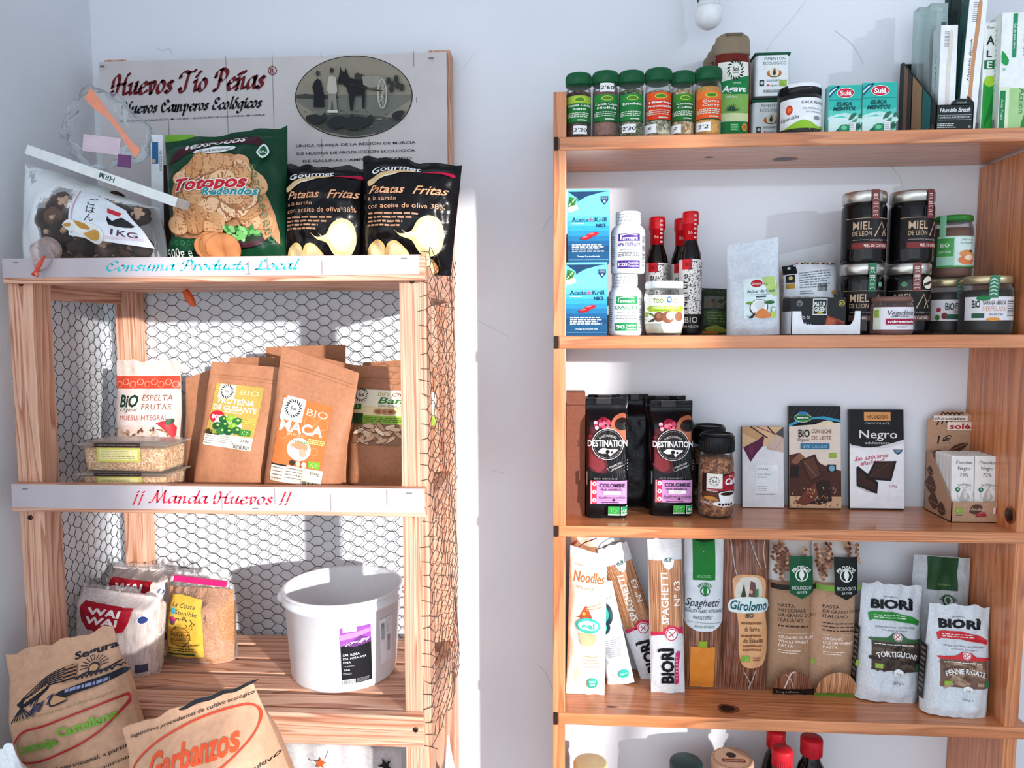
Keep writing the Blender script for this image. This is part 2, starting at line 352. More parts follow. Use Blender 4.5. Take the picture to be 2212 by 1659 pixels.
class Print:
    """printing on one face of a pack. u runs 0..1 across, v 0..1 up; M(x, z, off) is the face"""
    def __init__(s, mb, M, w, h, step=None, off=0.0004, d=0.00013, x0=None, z0=0.0):
        s.mb, s.M, s.w, s.h, s.step, s.off, s.d, s.k = mb, M, w, h, step, off, d, 0
        s.x0 = -w / 2 if x0 is None else x0; s.z0 = z0
    def put(s, vs, fs, mat, lift=0):
        if isinstance(mat, str): mat = ink(mat)
        off = s.off + (s.k + lift) * s.d
        if s.step and vs:
            xs = [p[0] for p in vs]; zs = [p[1] for p in vs]
            cx = [i * s.step for i in range(math.floor(min(xs) / s.step) + 1, math.ceil(max(xs) / s.step))]
            cz = [i * s.step for i in range(math.floor(min(zs) / s.step) + 1, math.ceil(max(zs) / s.step))]
            if cx or cz:
                bm = bmesh.new(); bv = [bm.verts.new((p[0], 0, p[1])) for p in vs]
                for f in fs:
                    try: bm.faces.new([bv[i] for i in f])
                    except ValueError: pass
                for q in cx: bmesh.ops.bisect_plane(bm, geom=bm.verts[:] + bm.edges[:] + bm.faces[:], plane_co=(q, 0, 0), plane_no=(1, 0, 0))
                for q in cz: bmesh.ops.bisect_plane(bm, geom=bm.verts[:] + bm.edges[:] + bm.faces[:], plane_co=(0, 0, q), plane_no=(0, 0, 1))
                bm.verts.index_update(); vs = [(v.co.x, v.co.z) for v in bm.verts]; fs = [tuple(v.index for v in f.verts) for f in bm.faces]; bm.free()
        s.mb.add([s.M(x, z, off) for x, z in vs], fs, mat, s.step is not None)
    def layer(s, d): s.off += (s.k + 1) * s.d; s.k = 0; s.d = d
    def X(s, u): return s.x0 + u * s.w
    def Zz(s, v): return s.z0 + v * s.h
    def r(s, u0, v0, u1, v1, mat, sk=0.0):
        a, b, c, d = s.X(u0), s.Zz(v0), s.X(u1), s.Zz(v1); s.k += 1
        s.put([(a, b), (c, b), (c + sk * s.w, d), (a + sk * s.w, d)], [(0, 1, 2, 3)], mat)
    def poly(s, pts, mat, smooth=0):
        q = spline(list(pts) + [pts[0]], smooth)[:-1] if smooth else pts
        q = [(s.X(u), s.Zz(v)) for u, v in q]; s.k += 1
        tri = tessellate_polygon([[Vector((a, b, 0)) for a, b in q]])
        s.put(q, [tuple(t) for t in tri], mat)
    def e(s, u, v, ru, rv, mat, n=28, rot=0, a0=0, a1=2 * pi):
        """ellipse; radii as fractions of the width (rv None: a true circle)"""
        rx = ru * s.w; rz = rx if rv is None else rv * s.h; cx, cz = s.X(u), s.Zz(v); s.k += 1
        q = []
        for i in range(n if a1 - a0 > 6.2 else n + 1):
            t = a0 + (a1 - a0) * i / n; x, z = rx * math.cos(t), rz * math.sin(t)
            q.append((cx + x * math.cos(rot) - z * math.sin(rot), cz + x * math.sin(rot) + z * math.cos(rot)))
        s.put([(cx, cz)] + q, [(0, i + 1, (i + 1) % len(q) + 1) for i in range(len(q) if a1 - a0 > 6.2 else len(q) - 1)], mat)
    def ring(s, u, v, ru, rv, t, mat, n=36):
        rx = ru * s.w; rz = rx if rv is None else rv * s.h; cx, cz = s.X(u), s.Zz(v); t = t * s.w; vs = []
        for i in range(n):
            a = 2 * pi * i / n; vs += [(cx + rx * math.cos(a), cz + rz * math.sin(a)), (cx + (rx - t) * math.cos(a), cz + (rz - t) * math.sin(a))]
        s.put(vs, [(2 * i, (2 * i + 2) % (2 * n), (2 * i + 3) % (2 * n), 2 * i + 1) for i in range(n)], mat, 1)
    def line(s, pts, t, mat, smooth=0):
        q = spline(pts, smooth) if smooth else pts
        q = [(s.X(u), s.Zz(v)) for u, v in q]; t = t * s.w / 2; vs = []; fs = []
        for i, p in enumerate(q):
            a, b = q[max(i - 1, 0)], q[min(i + 1, len(q) - 1)]; dx, dz = b[0] - a[0], b[1] - a[1]; l = math.hypot(dx, dz) or 1
            vs += [(p[0] - dz / l * t, p[1] + dx / l * t), (p[0] + dz / l * t, p[1] - dx / l * t)]
        for i in range(len(q) - 1): fs.append((2 * i, 2 * i + 1, 2 * i + 3, 2 * i + 2))
        s.put(vs, fs, mat, 1)
    def rows(s, u0, v0, u1, v1, n, mat, fill=0.45):
        """rows of print too small to read"""
        rd = random.Random(int((u0 + v0 + u1) * 1e4) + n); H = (v1 - v0) / n
        for i in range(n):
            vv = v1 - (i + 0.5) * H; u = u0; ue = u1 - (u1 - u0) * rd.random() * 0.2
            while u < ue:
                l = (u1 - u0) * (0.05 + 0.12 * rd.random()); e = min(u + l, ue); hh = H * fill * s.h / 2
                s.put([(s.X(u), s.Zz(vv) - hh), (s.X(e), s.Zz(vv) - hh), (s.X(e), s.Zz(vv) + hh), (s.X(u), s.Zz(vv) + hh)], [(0, 1, 2, 3)], mat, 1)
                u = e + (u1 - u0) * 0.025
    def bars(s, u0, v0, u1, v1, mat='#1c1c20', n=16, vert=True):
        rd = random.Random(n)
        for i in range(n):
            a, b = (i + 0.1) / n, (i + 0.35 + 0.45 * rd.random()) / n
            if vert: p = (u0 + (u1 - u0) * a, v0, u0 + (u1 - u0) * b, v1)
            else: p = (u0, v0 + (v1 - v0) * a, u1, v0 + (v1 - v0) * b)
            A, B, C, D = s.X(p[0]), s.Zz(p[1]), s.X(p[2]), s.Zz(p[3])
            s.put([(A, B), (C, B), (C, D), (A, D)], [(0, 1, 2, 3)], mat, 1)
    def t(s, txt, u, v, h, mat, w=None, b=0.0, sh=0.0, al='c', rot=0.0, sp=1.0, arc=0.0, hnd=None, lift=1):
        """text with its cap height h (share of the height) centred on v; w stretches it to a share of the width"""
        if hnd is not None:
            vs, fs = hand(txt, **hnd); cap = 1.72
        else:
            vs, fs = glyphs(txt, b, sh, False, sp); cap = 0.73
        if not vs: return
        xs = [p[0] for p in vs]; lo, hi = min(xs), max(xs); k = h * s.h / cap
        kx = k if w is None else w * s.w / (hi - lo)
        ox = -(lo + hi) / 2 if al == 'c' else (-lo if al == 'l' else -hi)
        cx, cz = s.X(u), s.Zz(v); c, sn = math.cos(rot), math.sin(rot); out = []
        for (x, y) in vs:
            x, y = (x + ox) * kx, (y - cap / 2) * k
            if arc: a = x / arc; x, y = (arc + y) * math.sin(a), (arc + y) * math.cos(a) - arc
            out.append((cx + x * c - y * sn, cz + x * sn + y * c))
        s.put(out, fs, mat, lift)
def flat(y):
    return lambda x, z, o: (x, y - o, z)
def curved(R, z0=0.0, ey=1.0):
    """R may be a radius or a function of height"""
    def M(x, z, o):
        r = R(z) if callable(R) else R
        a = x / r
        return ((r + o) * math.sin(a), -(r * ey + o) * math.cos(a), z + z0)
    return M
def sunburst(P, u, v, ru, mat, n=18):
    """ring of curved strokes round a centre"""
    R = ru * P.w; cx, cz = P.X(u), P.Zz(v)
    for i in range(n):
        a = 2 * pi * i / n; pts = []
        for (rr, da, t) in ((0.62, 0.0, 0.02), (0.78, 0.10, 0.10), (1.0, 0.28, 0.03)):
            for sgn in (1, -1):
                q = a + da + sgn * t / rr; pts.append((cx + R * rr * math.cos(q), cz + R * rr * math.sin(q)))
        P.put(pts, [(0, 1, 3, 2), (2, 3, 5, 4)], mat, 1)
def leafmark(P, u, v, wu, hv, mat='#4c9a2a', dots='#dfe9a0'):
    """small green organic badge with a leaf of stars"""
    P.r(u - wu / 2, v - hv / 2, u + wu / 2, v + hv / 2, mat)
    for i in range(7):
        a = 2 * pi * i / 7
        P.e(u + wu * 0.26 * math.cos(a), v + hv * 0.24 * math.sin(a), wu * 0.05, None, dots, 6)

def strands(cols, freq=420.0, axis=0, rough=0.4, wob=0.02):
    """bundled straight strands (spaghetti, vermicelli) running along z"""
    key = ('st', tuple(cols), freq, axis)
    if key in MATS: return MATS[key]
    m, nt, b = _new('strands')
    N = nt.nodes.new; L = nt.links.new
    tc = N('ShaderNodeTexCoord'); mp = N('ShaderNodeMapping'); mp.inputs['Scale'].default_value = (freq, 25, freq * wob); L(tc.outputs['Object'], mp.inputs[0])
    nz = N('ShaderNodeTexNoise'); nz.inputs['Scale'].default_value = 1.0; nz.inputs['Detail'].default_value = 2; L(mp.outputs[0], nz.inputs['Vector'])
    r = N('ShaderNodeValToRGB'); e = r.color_ramp.elements
    e[0].position = 0.34; e[0].color = rgb(cols[0]); e[1].position = 0.66; e[1].color = rgb(cols[2]); x = e.new(0.5); x.color = rgb(cols[1])
    L(nz.outputs[0], r.inputs[0]); L(r.outputs[0], b.inputs['Base Color'])
    bp = N('ShaderNodeBump'); bp.inputs['Strength'].default_value = 0.4; bp.inputs['Distance'].default_value = 0.002; L(nz.outputs[0], bp.inputs['Height']); L(bp.outputs[0], b.inputs['Normal'])
    b.inputs['Roughness'].default_value = rough; b.inputs['Specular IOR Level'].default_value = 0.3; b.inputs['Coat Weight'].default_value = 0.4; b.inputs['Coat Roughness'].default_value = 0.15; b.inputs['Coat IOR'].default_value = 1.35
    MATS[key] = m
    return m
# ------------------------------------------------------------------ the room
XW = at(207, 300, 0).x             # the corner with the left wall
WR = 2.2                           # right wall, with the openings the low sun comes through
def struct(o): o['kind'] = 'structure'; return o
mb = MB(); wp = plaster()
mb.box(((XW + WR) / 2, 0.05, 1.35), (WR - XW + 0.3, 0.1, 2.7), wp)
PW = Print(mb, lambda x, z, o: (x, -o, z), 1, 1, off=0.0003)
def crack(pts, t=0.0011, m='#c3cad3'):
    q = [at(x, y, 0) for x, y in pts]
    PW.w = 1; PW.h = 1; PW.x0 = 0; PW.z0 = 0
    PW.line([(p.x, p.z) for p in q], t, m, 4)
crack([(1803, 66), (1822, 80), (1842, 98), (1856, 120), (1865, 140)]); crack([(1655, 112), (1672, 85), (1712, 40), (1740, 2)], 0.0008)
crack([(340, 105), (352, 109), (366, 106), (372, 118)], 0.0012); crack([(1000, 150), (1012, 132), (1028, 112)], 0.0008)
crack([(1025, 690), (1060, 706), (1100, 728)], 0.0009); crack([(1172, 500), (1182, 478), (1193, 466)], 0.0012); crack([(1925, 360), (1945, 385), (1952, 420)], 0.0012)
crack([(1160, 1435), (1178, 1452), (1190, 1480), (1196, 1500)], 0.0012); crack([(1530, 1635), (1560, 1615), (1582, 1592)], 0.0009); crack([(1060, 1015), (1090, 1022)], 0.0008)
struct(mb.build('wall_back'))
mb = MB(); mb.box((XW - 0.05, -2.3, 1.35), (0.1, 4.6, 2.7), wp); struct(mb.build('wall_left'))
mb = MB(); mb.box(((XW + WR) / 2, -2.3, -0.05), (WR - XW + 0.4, 4.8, 0.1), ink('#b2b4b8', 0.5, var=0.1, scale=8)); struct(mb.build('floor'))
mb = MB(); mb.box(((XW + WR) / 2, -2.3, 2.75), (WR - XW + 0.4, 4.8, 0.1), wp); struct(mb.build('ceiling'))
# right wall: unseen door, low gap and high window openings, shaped for the sun patches
DY0, DY1, DZ1 = -3.80, -2.374, 2.295
VY0, VY1, VZ0, VZ1 = -2.35, -1.66, 1.84, 2.69
mb = MB(); X = WR + 0.03
def wallpiece(y0, y1, z0, z1): mb.box((X, (y0 + y1) / 2, (z0 + z1) / 2), (0.06, y1 - y0, z1 - z0), wp)
wallpiece(-4.4, DY0, 0, 2.7); wallpiece(DY0, DY1, DZ1, 2.7); wallpiece(-2.13, VY1, 0, VZ0); wallpiece(DY1, -2.13, 1.08, VZ0); wallpiece(DY1, -2.13, 0, 0.1); wallpiece(DY1, VY1, VZ1, 2.7); wallpiece(VY1, 0.0, 0, 2.7); wallpiece(DY1, VY0, VZ0, VZ1)
struct(mb.build('wall_right'))
fm = ink('#e8e6e0', 0.4)
mb = MB()
for y in (DY0 + 0.02, DY1 - 0.02): mb.box((X, y, DZ1 / 2), (0.05, 0.04, DZ1), fm)
mb.box((X, (DY0 + DY1) / 2, DZ1 - 0.02), (0.05, DY1 - DY0, 0.04), fm)
struct(mb.build('door_1'))
mb = MB()
for z in (VZ0 + 0.015, VZ1 - 0.015): mb.box((X, (VY0 + VY1) / 2, z), (0.05, VY1 - VY0, 0.03), fm)
for y in (VY0 + 0.015, VY1 - 0.015): mb.box((X, y, (VZ0 + VZ1) / 2), (0.05, 0.03, VZ1 - VZ0), fm)
tn_ = film('#dfe6ec', 0.0, 0.05, 0.0, 30, '#979ca2')      # grey pane added to weaken the sun through this opening
mb.box((X, (VY0 + VY1) / 2, (VZ0 + VZ1) / 2), (0.004, VY1 - VY0 - 0.04, VZ1 - VZ0 - 0.04), tn_)
struct(mb.build('window_1'))

# ------------------------------------------------------------------ boards
def board(name, parent, c, L, a, b, axis, mat, bevel=0.0016, prints=None):
    """a board of length L along its own x; a is its depth (world y for x and z boards), b its height or width"""
    mb = MB(); mb.box((0, 0, 0), (L, a, b), mat)
    if prints: prints(mb)
    rot = {'x': (0, 0, 0), 'y': (0, 0, pi / 2), 'z': (0, -pi / 2, 0)}[axis]
    return mb.build(name, parent, c, rot, bevel)
def hexwire(mb, M, w, h, mat, px=0.0213, ph=0.0222, flatl=0.0105, r=0.0007, jit=0.0016, seed=0, keep=None):
    """chicken wire: flat-topped hexagons twisted from wire"""
    rd = random.Random(seed); pts = {}; ed = set()
    nc, nr = int(w / px) + 1, int(h / ph) + 1
    def pt(k, x, z):
        if k not in pts: pts[k] = (min(max(x + rd.uniform(-jit, jit), 0), w), min(max(z + rd.uniform(-jit, jit), 0), h))
        return k
    for c in range(nc):
        for q in range(nr):
            x = (c + 0.5) * px; z = (q + (0.5 if c % 2 else 0.0)) * ph + ph * 0.5
            if x > w or z > h: continue
            a, b = pt((c, q, 0), x - flatl / 2, z), pt((c, q, 1), x + flatl / 2, z)
            ed.add((a, b))
            for dq in ((0, 1) if c % 2 else (-1, 0)):
                c2, q2 = c + 1, q + dq
                x2 = (c2 + 0.5) * px; z2 = (q2 + (0.5 if c2 % 2 else 0.0)) * ph + ph * 0.5
                if x2 > w or z2 > h or z2 < 0: continue
                ed.add((b, pt((c2, q2, 0), x2 - flatl / 2, z2)))
    for a, b in ed:
        (x0, z0), (x1, z1) = pts[a], pts[b]
        if keep and not (keep(x0, z0) and keep(x1, z1)): continue
        mb.tube([M(x0, z0), M(x1, z1)], r, mat, 4, False)

# ------------------------------------------------------------------ slatted rack on the left
RCX = (RXL + RXR) / 2
rack = thing('slatted_rack', 'pale pine slatted rack with chicken wire sides standing in the left corner', 'rack', (RCX, RF / 2, 0))
def rl(p): return (p[0] - RCX, p[1] - RF / 2, p[2])
PT = 0.0455
TOPZ = at(977, 108, -0.045).z
SIGN_L = at(213, 137, -0.05).x
pine = PINE()
ftop = RT + 0.02
POSTS = []
for x, nm in ((RXL + PT / 2, 'post'), (RXR - 0.043 / 2, 'post')):
    POSTS.append(board(nm, rack, rl((x, RF + PT / 2, ftop / 2)), ftop, PT, 0.045, 'z', pine))
for x in (RXL + PT / 2 + 0.006, RXR - 0.043 / 2):
    board('post', rack, rl((x, -0.026, TOPZ / 2)), TOPZ, 0.042, 0.045, 'z', pine)
RAILF = RF - 0.018
def railpx(x0, x1, yt, yb):
    a = at(x0, (yt + yb) / 2, RAILF); b = at(x1, (yt + yb) / 2, RAILF)
    zt = at((x0 + x1) / 2, yt, RAILF).z; zb = at((x0 + x1) / 2, yb, RAILF).z
    return a.x, b.x, zb, zt
RAILS = [railpx(5, 918, 554, 609), railpx(25, 919, 1050, 1111), railpx(60, 915, 1535, 1601)]
strip = ink('#bcb3b8', 0.5, var=0.04, scale=20)
def strip_print(txt, col, u0, u1, dy, ticks):
    def f(L, b):
        def g(mb):
            pass
        return g
    return f
for k, (xa, xb, zb, zt) in enumerate(RAILS):
    L = xb - xa; Hh = zt - zb
    o = RAILO = board('rail', rack, rl(((xa + xb) / 2, RAILF + 0.009, (zb + zt) / 2)), L, 0.018, Hh, 'x', pine)
    if k < 2:
        mb = MB(); hs = Hh * (0.76 if k == 0 else 0.84); ws = L - (0.010 if k == 0 else 0.003)
        mb.box((0, 0, 0), (ws, 0.0008, hs), strip)
        P = Print(mb, flat(-0.0004), ws, hs, z0=-hs / 2, off=0.0003)
        def U(px): return (at(px, 575 if k == 0 else 1075, RAILF).x - xa) / L
        if k == 0:
            P.t('Consuma Producto Local', (U(232) + U(657)) / 2, 0.56, 0.50, '#16b2c6', U(657) - U(232), hnd=dict(nib=0.26))
            tk = (420, 544, 585, 705)
        else:
            P.t('¡¡ Manda Huevos !!', (U(285) + U(633)) / 2, 0.53, 0.50, '#d81f3a', U(633) - U(285), hnd=dict(nib=0.26))
            tk = (352, 480, 595, 716, 838)
        for i, t in enumerate(tk): P.r(U(t) - 0.0006, 0.05 if i % 2 else 0.3, U(t) + 0.0006, 0.95 if i % 2 == 0 else 0.75, '#9b8f8d')
        for uu, vv in ((0.035, 0.8), (0.965, 0.82), (0.6, 0.1)): P.r(uu - 0.007, vv - 0.02, uu + 0.007, vv + 0.02, ink('#8d8a88', 0.3, 0.8))
        ps_ = mb.build('printed_strip', rack, rl(((xa + xb) / 2 - (0.004 if k == 0 else 0), RAILF - 0.0005, zt - hs / 2 - 0.0005)))
        sub(o, ps_)
    # slats that carry the goods, and the two side rails under their ends
    zs = (zb + 0.0095) if k < 2 else (zt - 0.010)
    ys = [-0.300, -0.236, -0.172, -0.108, -0.044] if k < 2 else [-0.312, -0.250, -0.188, -0.126, -0.064]
    for i, y in enumerate(ys):
        x0, x1 = RXL + 0.024, RXR - 0.025
        if i in (0, 4) : x0, x1 = RXL + PT + 0.001, RXR - 0.044
        board('slat', rack, rl(((x0 + x1) / 2, y, zs)), x1 - x0, 0.050 if i in (1, 2, 3) else 0.044, 0.018, 'x', pine)
    for x in (RXL + 0.012, RXR - 0.013):
        board('side_rail', rack, rl((x, RF / 2, zs - 0.013)), -RF - 0.10, 0.022, 0.042, 'y', pine)
SLT = [RAILS[0][2] + 0.0187, RAILS[1][2] + 0.0187, RAILS[2][3] - 0.0008]
wire = ink('#39423f', 0.45, 0.5)
zlo, zhi = RAILS[2][2] - 0.02, RAILS[0][2] + 0.045
mb = MB(); hexwire(mb, lambda x, z: (RXL + 0.01 + x, -0.012 + 0.004 * math.sin(9 * x + 5 * z), zlo + 0.02 + z), RXR - RXL - 0.03, zhi - zlo - 0.05, wire, 0.0235, 0.0222, 0.0125, seed=3)
mb.v = [rl(v) for v in mb.v]; mb.build('wire_mesh', rack, fix=False)
mb = MB(); hexwire(mb, lambda x, z: (RXL - 0.002 + 0.004 * math.sin(14 * x + 7 * z), RF + 0.004 + x, zlo + z), -RF - 0.01, zhi - zlo, wire, 0.0185, 0.0236, 0.010, seed=5, jit=0.0022)
mb.v = [rl(v) for v in mb.v]; mb.build('wire_mesh', rack, fix=False)
def rightside(x, z):
    # bulges out between the posts and folds round the front post
    t = x / (-RF + 0.02)
    if x < 0.022: return (RXR - 0.020 + x * 1.0, RF - 0.002, zlo + z)
    return (RXR + 0.003 + 0.007 * math.sin(pi * min(t, 1)) * (1 + 0.6 * math.sin(7 * z + 1)) + 0.0025 * math.sin(40 * x + 31 * z), RF - 0.004 + (x - 0.022), zlo + z)
wire2 = ink('#5a4c42', 0.45, 0.3)
mb = MB(); hexwire(mb, rightside, -RF + 0.01, zhi - zlo + 0.015, wire2, 0.034, 0.0235, 0.015, seed=8, jit=0.004, r=0.0007)
mb.v = [rl(v) for v in mb.v]; mb.build('wire_mesh', rack, fix=False)
mb = MB()
for px, py in ((890, 607), (46, 613), (893, 1112), (66, 1118), (898, 1576), (898, 1606)):
    p = at(px, py, RF if py not in (1576,) else RAILF); p = rl(p)
    q = MB(); q.lathe([(0.0001, -0.001), (0.0045, -0.001), (0.0042, 0.0014), (0.0012, 0.0018), (0.0001, 0.0005)], ink('#55463a', 0.35, 0.9), 14)
    q.box((0, 0, 0.0019), (0.006, 0.0008, 0.0004), ink('#1a1512')); q.box((0, 0, 0.0019), (0.0008, 0.006, 0.0004), ink('#1a1512'))
    sub(RAILO if py == 1576 else POSTS[0 if px < 500 else 1], q.build('screw', rack, (p[0], p[1] - 0.0006, p[2]), (pi / 2, 0.5, 0)))

# ------------------------------------------------------------------ sign on the rack's back posts
SX0, SX1 = at(213, 140, -0.06).x, at(964, 108, -0.06).x
SZT = (at(213, 138, -0.06).z + at(964, 108, -0.06).z) / 2; SZB = RT + 0.03
SW, SH = SX1 - SX0, SZT - SZB
sign = thing('shop_sign', 'wide pale plank-printed egg farm sign with an oval photo, behind the crisp bags', 'sign', ((SX0 + SX1) / 2, -0.056, SZB))
mb = MB(); mb.box((0, 0, SH / 2), (SW, 0.008, SH), ink('#cdc7c6', 0.55, var=0.05, scale=12))
P = Print(mb, flat(-0.004), SW, SH)
def uv(px, py):
    p = at(px, py, -0.060); return ((p.x - SX0) / SW, (p.z - SZB) / SH)
for px, a, b in ((493, 120, 290), (594, 115, 345), (694, 112, 126), (894, 110, 145), (798, 300, 340), (696, 300, 340), (900, 210, 222), (366, 260, 300)):
    u, v0 = uv(px, b); _, v1 = uv(px, a); P.r(u - 0.0007, v0, u + 0.0007, v1, '#8a827f')
def TX(txt, x0, x1, y0, y1, col, **kw):
    u0, v0 = uv(x0, y1); u1, v1 = uv(x1, y0); P.t(txt, (u0 + u1) / 2, (v0 + v1) / 2, abs(v1 - v0), col, u1 - u0, **kw)
tilt = 0.022
TX('Huevos Tío Peñas', 238, 576, 150, 203, '#6b1620', hnd=dict(nib=0.40, ang=0.62, slant=0.2), rot=tilt)
TX('Huevos Camperos Ecológicos', 261, 568, 211, 243, '#16191c', hnd=dict(nib=0.40, ang=0.62, slant=0.2), rot=tilt)
TX('PRODUCTOR ECOLÓGICO: MU-3128/P - ELABORADOR ECOLÓGICO: MU-4586/E', 259, 573, 250, 261, '#2b2b2e', b=0.004, rot=tilt)
u, v = uv(589, 153); P.ring(u, v, 0.0125, None, 0.0022, '#7a1f28'); P.t('R', u, v, 0.026, '#7a1f28')
TX('ÚNICA GRANJA DE LA REGIÓN DE MURCIA', 640, 898, 306, 317, '#3a3a3c', b=0.012, rot=0.01)
TX('DE HUEVOS DE PRODUCCIÓN ECOLOGICA', 642, 897, 323, 334, '#3a3a3c', b=0.012, rot=0.01)
TX('DE GALLINAS CAMPERAS DE CAMPO', 655, 890, 340, 350, '#3a3a3c', b=0.012, rot=0.01)
# oval countryside photograph in greys
u0, v0 = uv(764, 210); ru = (uv(891, 210)[0] - uv(637, 210)[0]) / 2; rv = (uv(764, 120)[1] - uv(764, 298)[1]) / 2
P.e(u0, v0, ru, rv, '#171b1a', 56); P.e(u0, v0, ru * 0.985, rv * 0.98, '#8f8878', 56)
def E(px, py, rx, ry, col, **k):
    a, b = uv(px, py); P.e(a, b, rx / 762.0 * 1.0, ry / 762.0 * SW / SH, col, **k)
def PO(pts, col, smooth=0): P.poly([uv(x, y) for x, y in pts], col, smooth)
def clip(pts):
    out = []
    for x, y in pts:
        dx, dy = (x - 764) / 125.0, (y - 209) / 87.0; r = math.hypot(dx, dy)
        if r > 1: x, y = 764 + dx / r * 125, 209 + dy / r * 87
        out.append((x, y))
    return out
PO(clip([(639 + 10 * i, 205) for i in range(26)] + [(889 - 6 * i, 215 + i * 4) for i in range(22)] + [(764, 298)] + [(757 - 6 * i, 297 - i * 4) for i in range(20)]), '#6f7268')
PO(clip([(641, 206), (660, 203), (690, 207), (720, 204), (735, 212), (690, 216), (655, 214), (641, 213)]), '#3c403b')
PO(clip([(655, 262), (700, 250), (760, 246), (820, 252), (872, 258), (850, 275), (820, 288), (764, 297), (700, 286), (668, 270)]), '#4b4f49')
for i in range(40):
    a = random.uniform(0, 6.28); rr = random.random() ** 0.5; x, y = 764 + 112 * rr * math.cos(a), 235 + 52 * abs(rr * math.sin(a))
    if math.hypot((x - 764) / 120, (y - 209) / 82) < 1: E(x, y, random.uniform(1.5, 5), random.uniform(0.8, 1.8), random.choice(['#5a5d55', '#86877b', '#3f433f']), n=8)
PO([(682, 178), (689, 172), (696, 178), (702, 205), (703, 234), (680, 234), (681, 205), (677, 190)], '#14171a'); E(689, 161, 4.2, 5.5, '#3b352f')
PO([(711, 170), (718, 166), (728, 170), (731, 200), (727, 206), (714, 206), (709, 198)], '#b7b3a5'); PO([(712, 205), (728, 205), (731, 240), (724, 240), (720, 215), (717, 242), (711, 240)], '#86867c'); E(719, 155, 4.2, 5.6, '#2c2824'); PO([(710, 240), (732, 240), (732, 246), (710, 246)], '#d4d0c2')
PO([(738, 147), (741, 157), (747, 158), (749, 147), (752, 160), (757, 170), (768, 174), (785, 172), (792, 182), (791, 205), (790, 237), (785, 237), (784, 208), (768, 210), (764, 242), (759, 242), (756, 208), (750, 190), (742, 184), (735, 186), (731, 180), (735, 166)], '#15181a')
PO([(768, 164), (774, 160), (789, 166), (789, 175), (768, 174)], '#34332f')
PO([(785, 168), (820, 166), (834, 172), (830, 190), (800, 192), (787, 186)], '#8d8c80')
for a in range(8):
    t = pi * a / 8; PO([(828 + 10 * math.cos(t), 206 + 28 * math.sin(t)), (829 + 10 * math.cos(t), 207 + 28 * math.sin(t)), (829 - 10 * math.cos(t), 207 - 28 * math.sin(t)), (828 - 10 * math.cos(t), 206 - 28 * math.sin(t))], '#adab9c')
a, b = uv(828, 206); P.ring(a, b, 10.5 / 762, 31 / 762 * SW / SH, 0.004, '#b3b1a2'); P.line([uv(752, 184), uv(800, 196), uv(830, 200)], 0.003, '#2c2d2b')
for x, y in ((842, 178), (850, 186), (858, 174), (862, 188), (870, 192), (848, 196)): E(x, y, 5, 8, '#2d322c', n=10)
for x, y, s in ((680, 262, 1.1), (735, 268, 1.3), (772, 270, 1.4), (866, 252, 0.9)):
    PO(clip([(x - 20 * s, y + 2), (x - 12 * s, y - 8 * s), (x + 4 * s, y - 11 * s), (x + 16 * s, y - 8 * s), (x + 22 * s, y - 14 * s), (x + 26 * s, y - 8 * s), (x + 18 * s, y + 4), (x, y + 9 * s), (x - 14 * s, y + 8 * s)]), '#23272a', 3)
for uu, vv in ((0.96, 0.965), (0.02, 0.97)): P.r(uu - 0.007, vv - 0.004, uu + 0.007, vv + 0.004, ink('#777777', 0.3, 0.8))
mb.build('sign_board', sign)

# ------------------------------------------------------------------ wall shelf on the right
HXL, HXI, HXR = -0.0186 * K, 0.0079 * K, 0.9176 * K
HCX = (HXL + HXR) / 2
unit = thing('wall_shelf', 'varnished orange pine shelf unit with crossing boards fixed to the right of the wall', 'shelf', (HCX, SF / 2, Z5))
def hl(p): return (p[0] - HCX, p[1] - SF / 2, p[2] - Z5)
varn = VARN()
ztop = at(1207, 198, SF).z
hz = (ztop + Z5 - 0.2) / 2; hL = ztop - (Z5 - 0.2)
board('side_panel', unit, hl(((HXL + HXI) / 2, SF / 2 - 0.0005, hz)), hL, -SF - 0.001, HXI - HXL, 'z', varn)
zt2 = Z1 - 0.025; hz2 = (zt2 + Z5 - 0.2) / 2; hL2 = zt2 - (Z5 - 0.2)
o = board('side_panel', unit, hl((HXR + 0.012 + 0.004, SF / 2 - 0.0005, hz2 - 0.004)), hL2, -SF - 0.001, 0.024, 'z', varn)
o.rotation_euler = (0, -pi / 2 + 0.0125, 0); RPANEL = o
knot = ink('#2a120a', 0.35, coat=0.4)
ring_ = ink('#7d4526', 0.35, coat=0.3)
TH = [0.0266 * K, 0.0268 * K, 0.0237 * K, 0.0262 * K, 0.0255 * K]
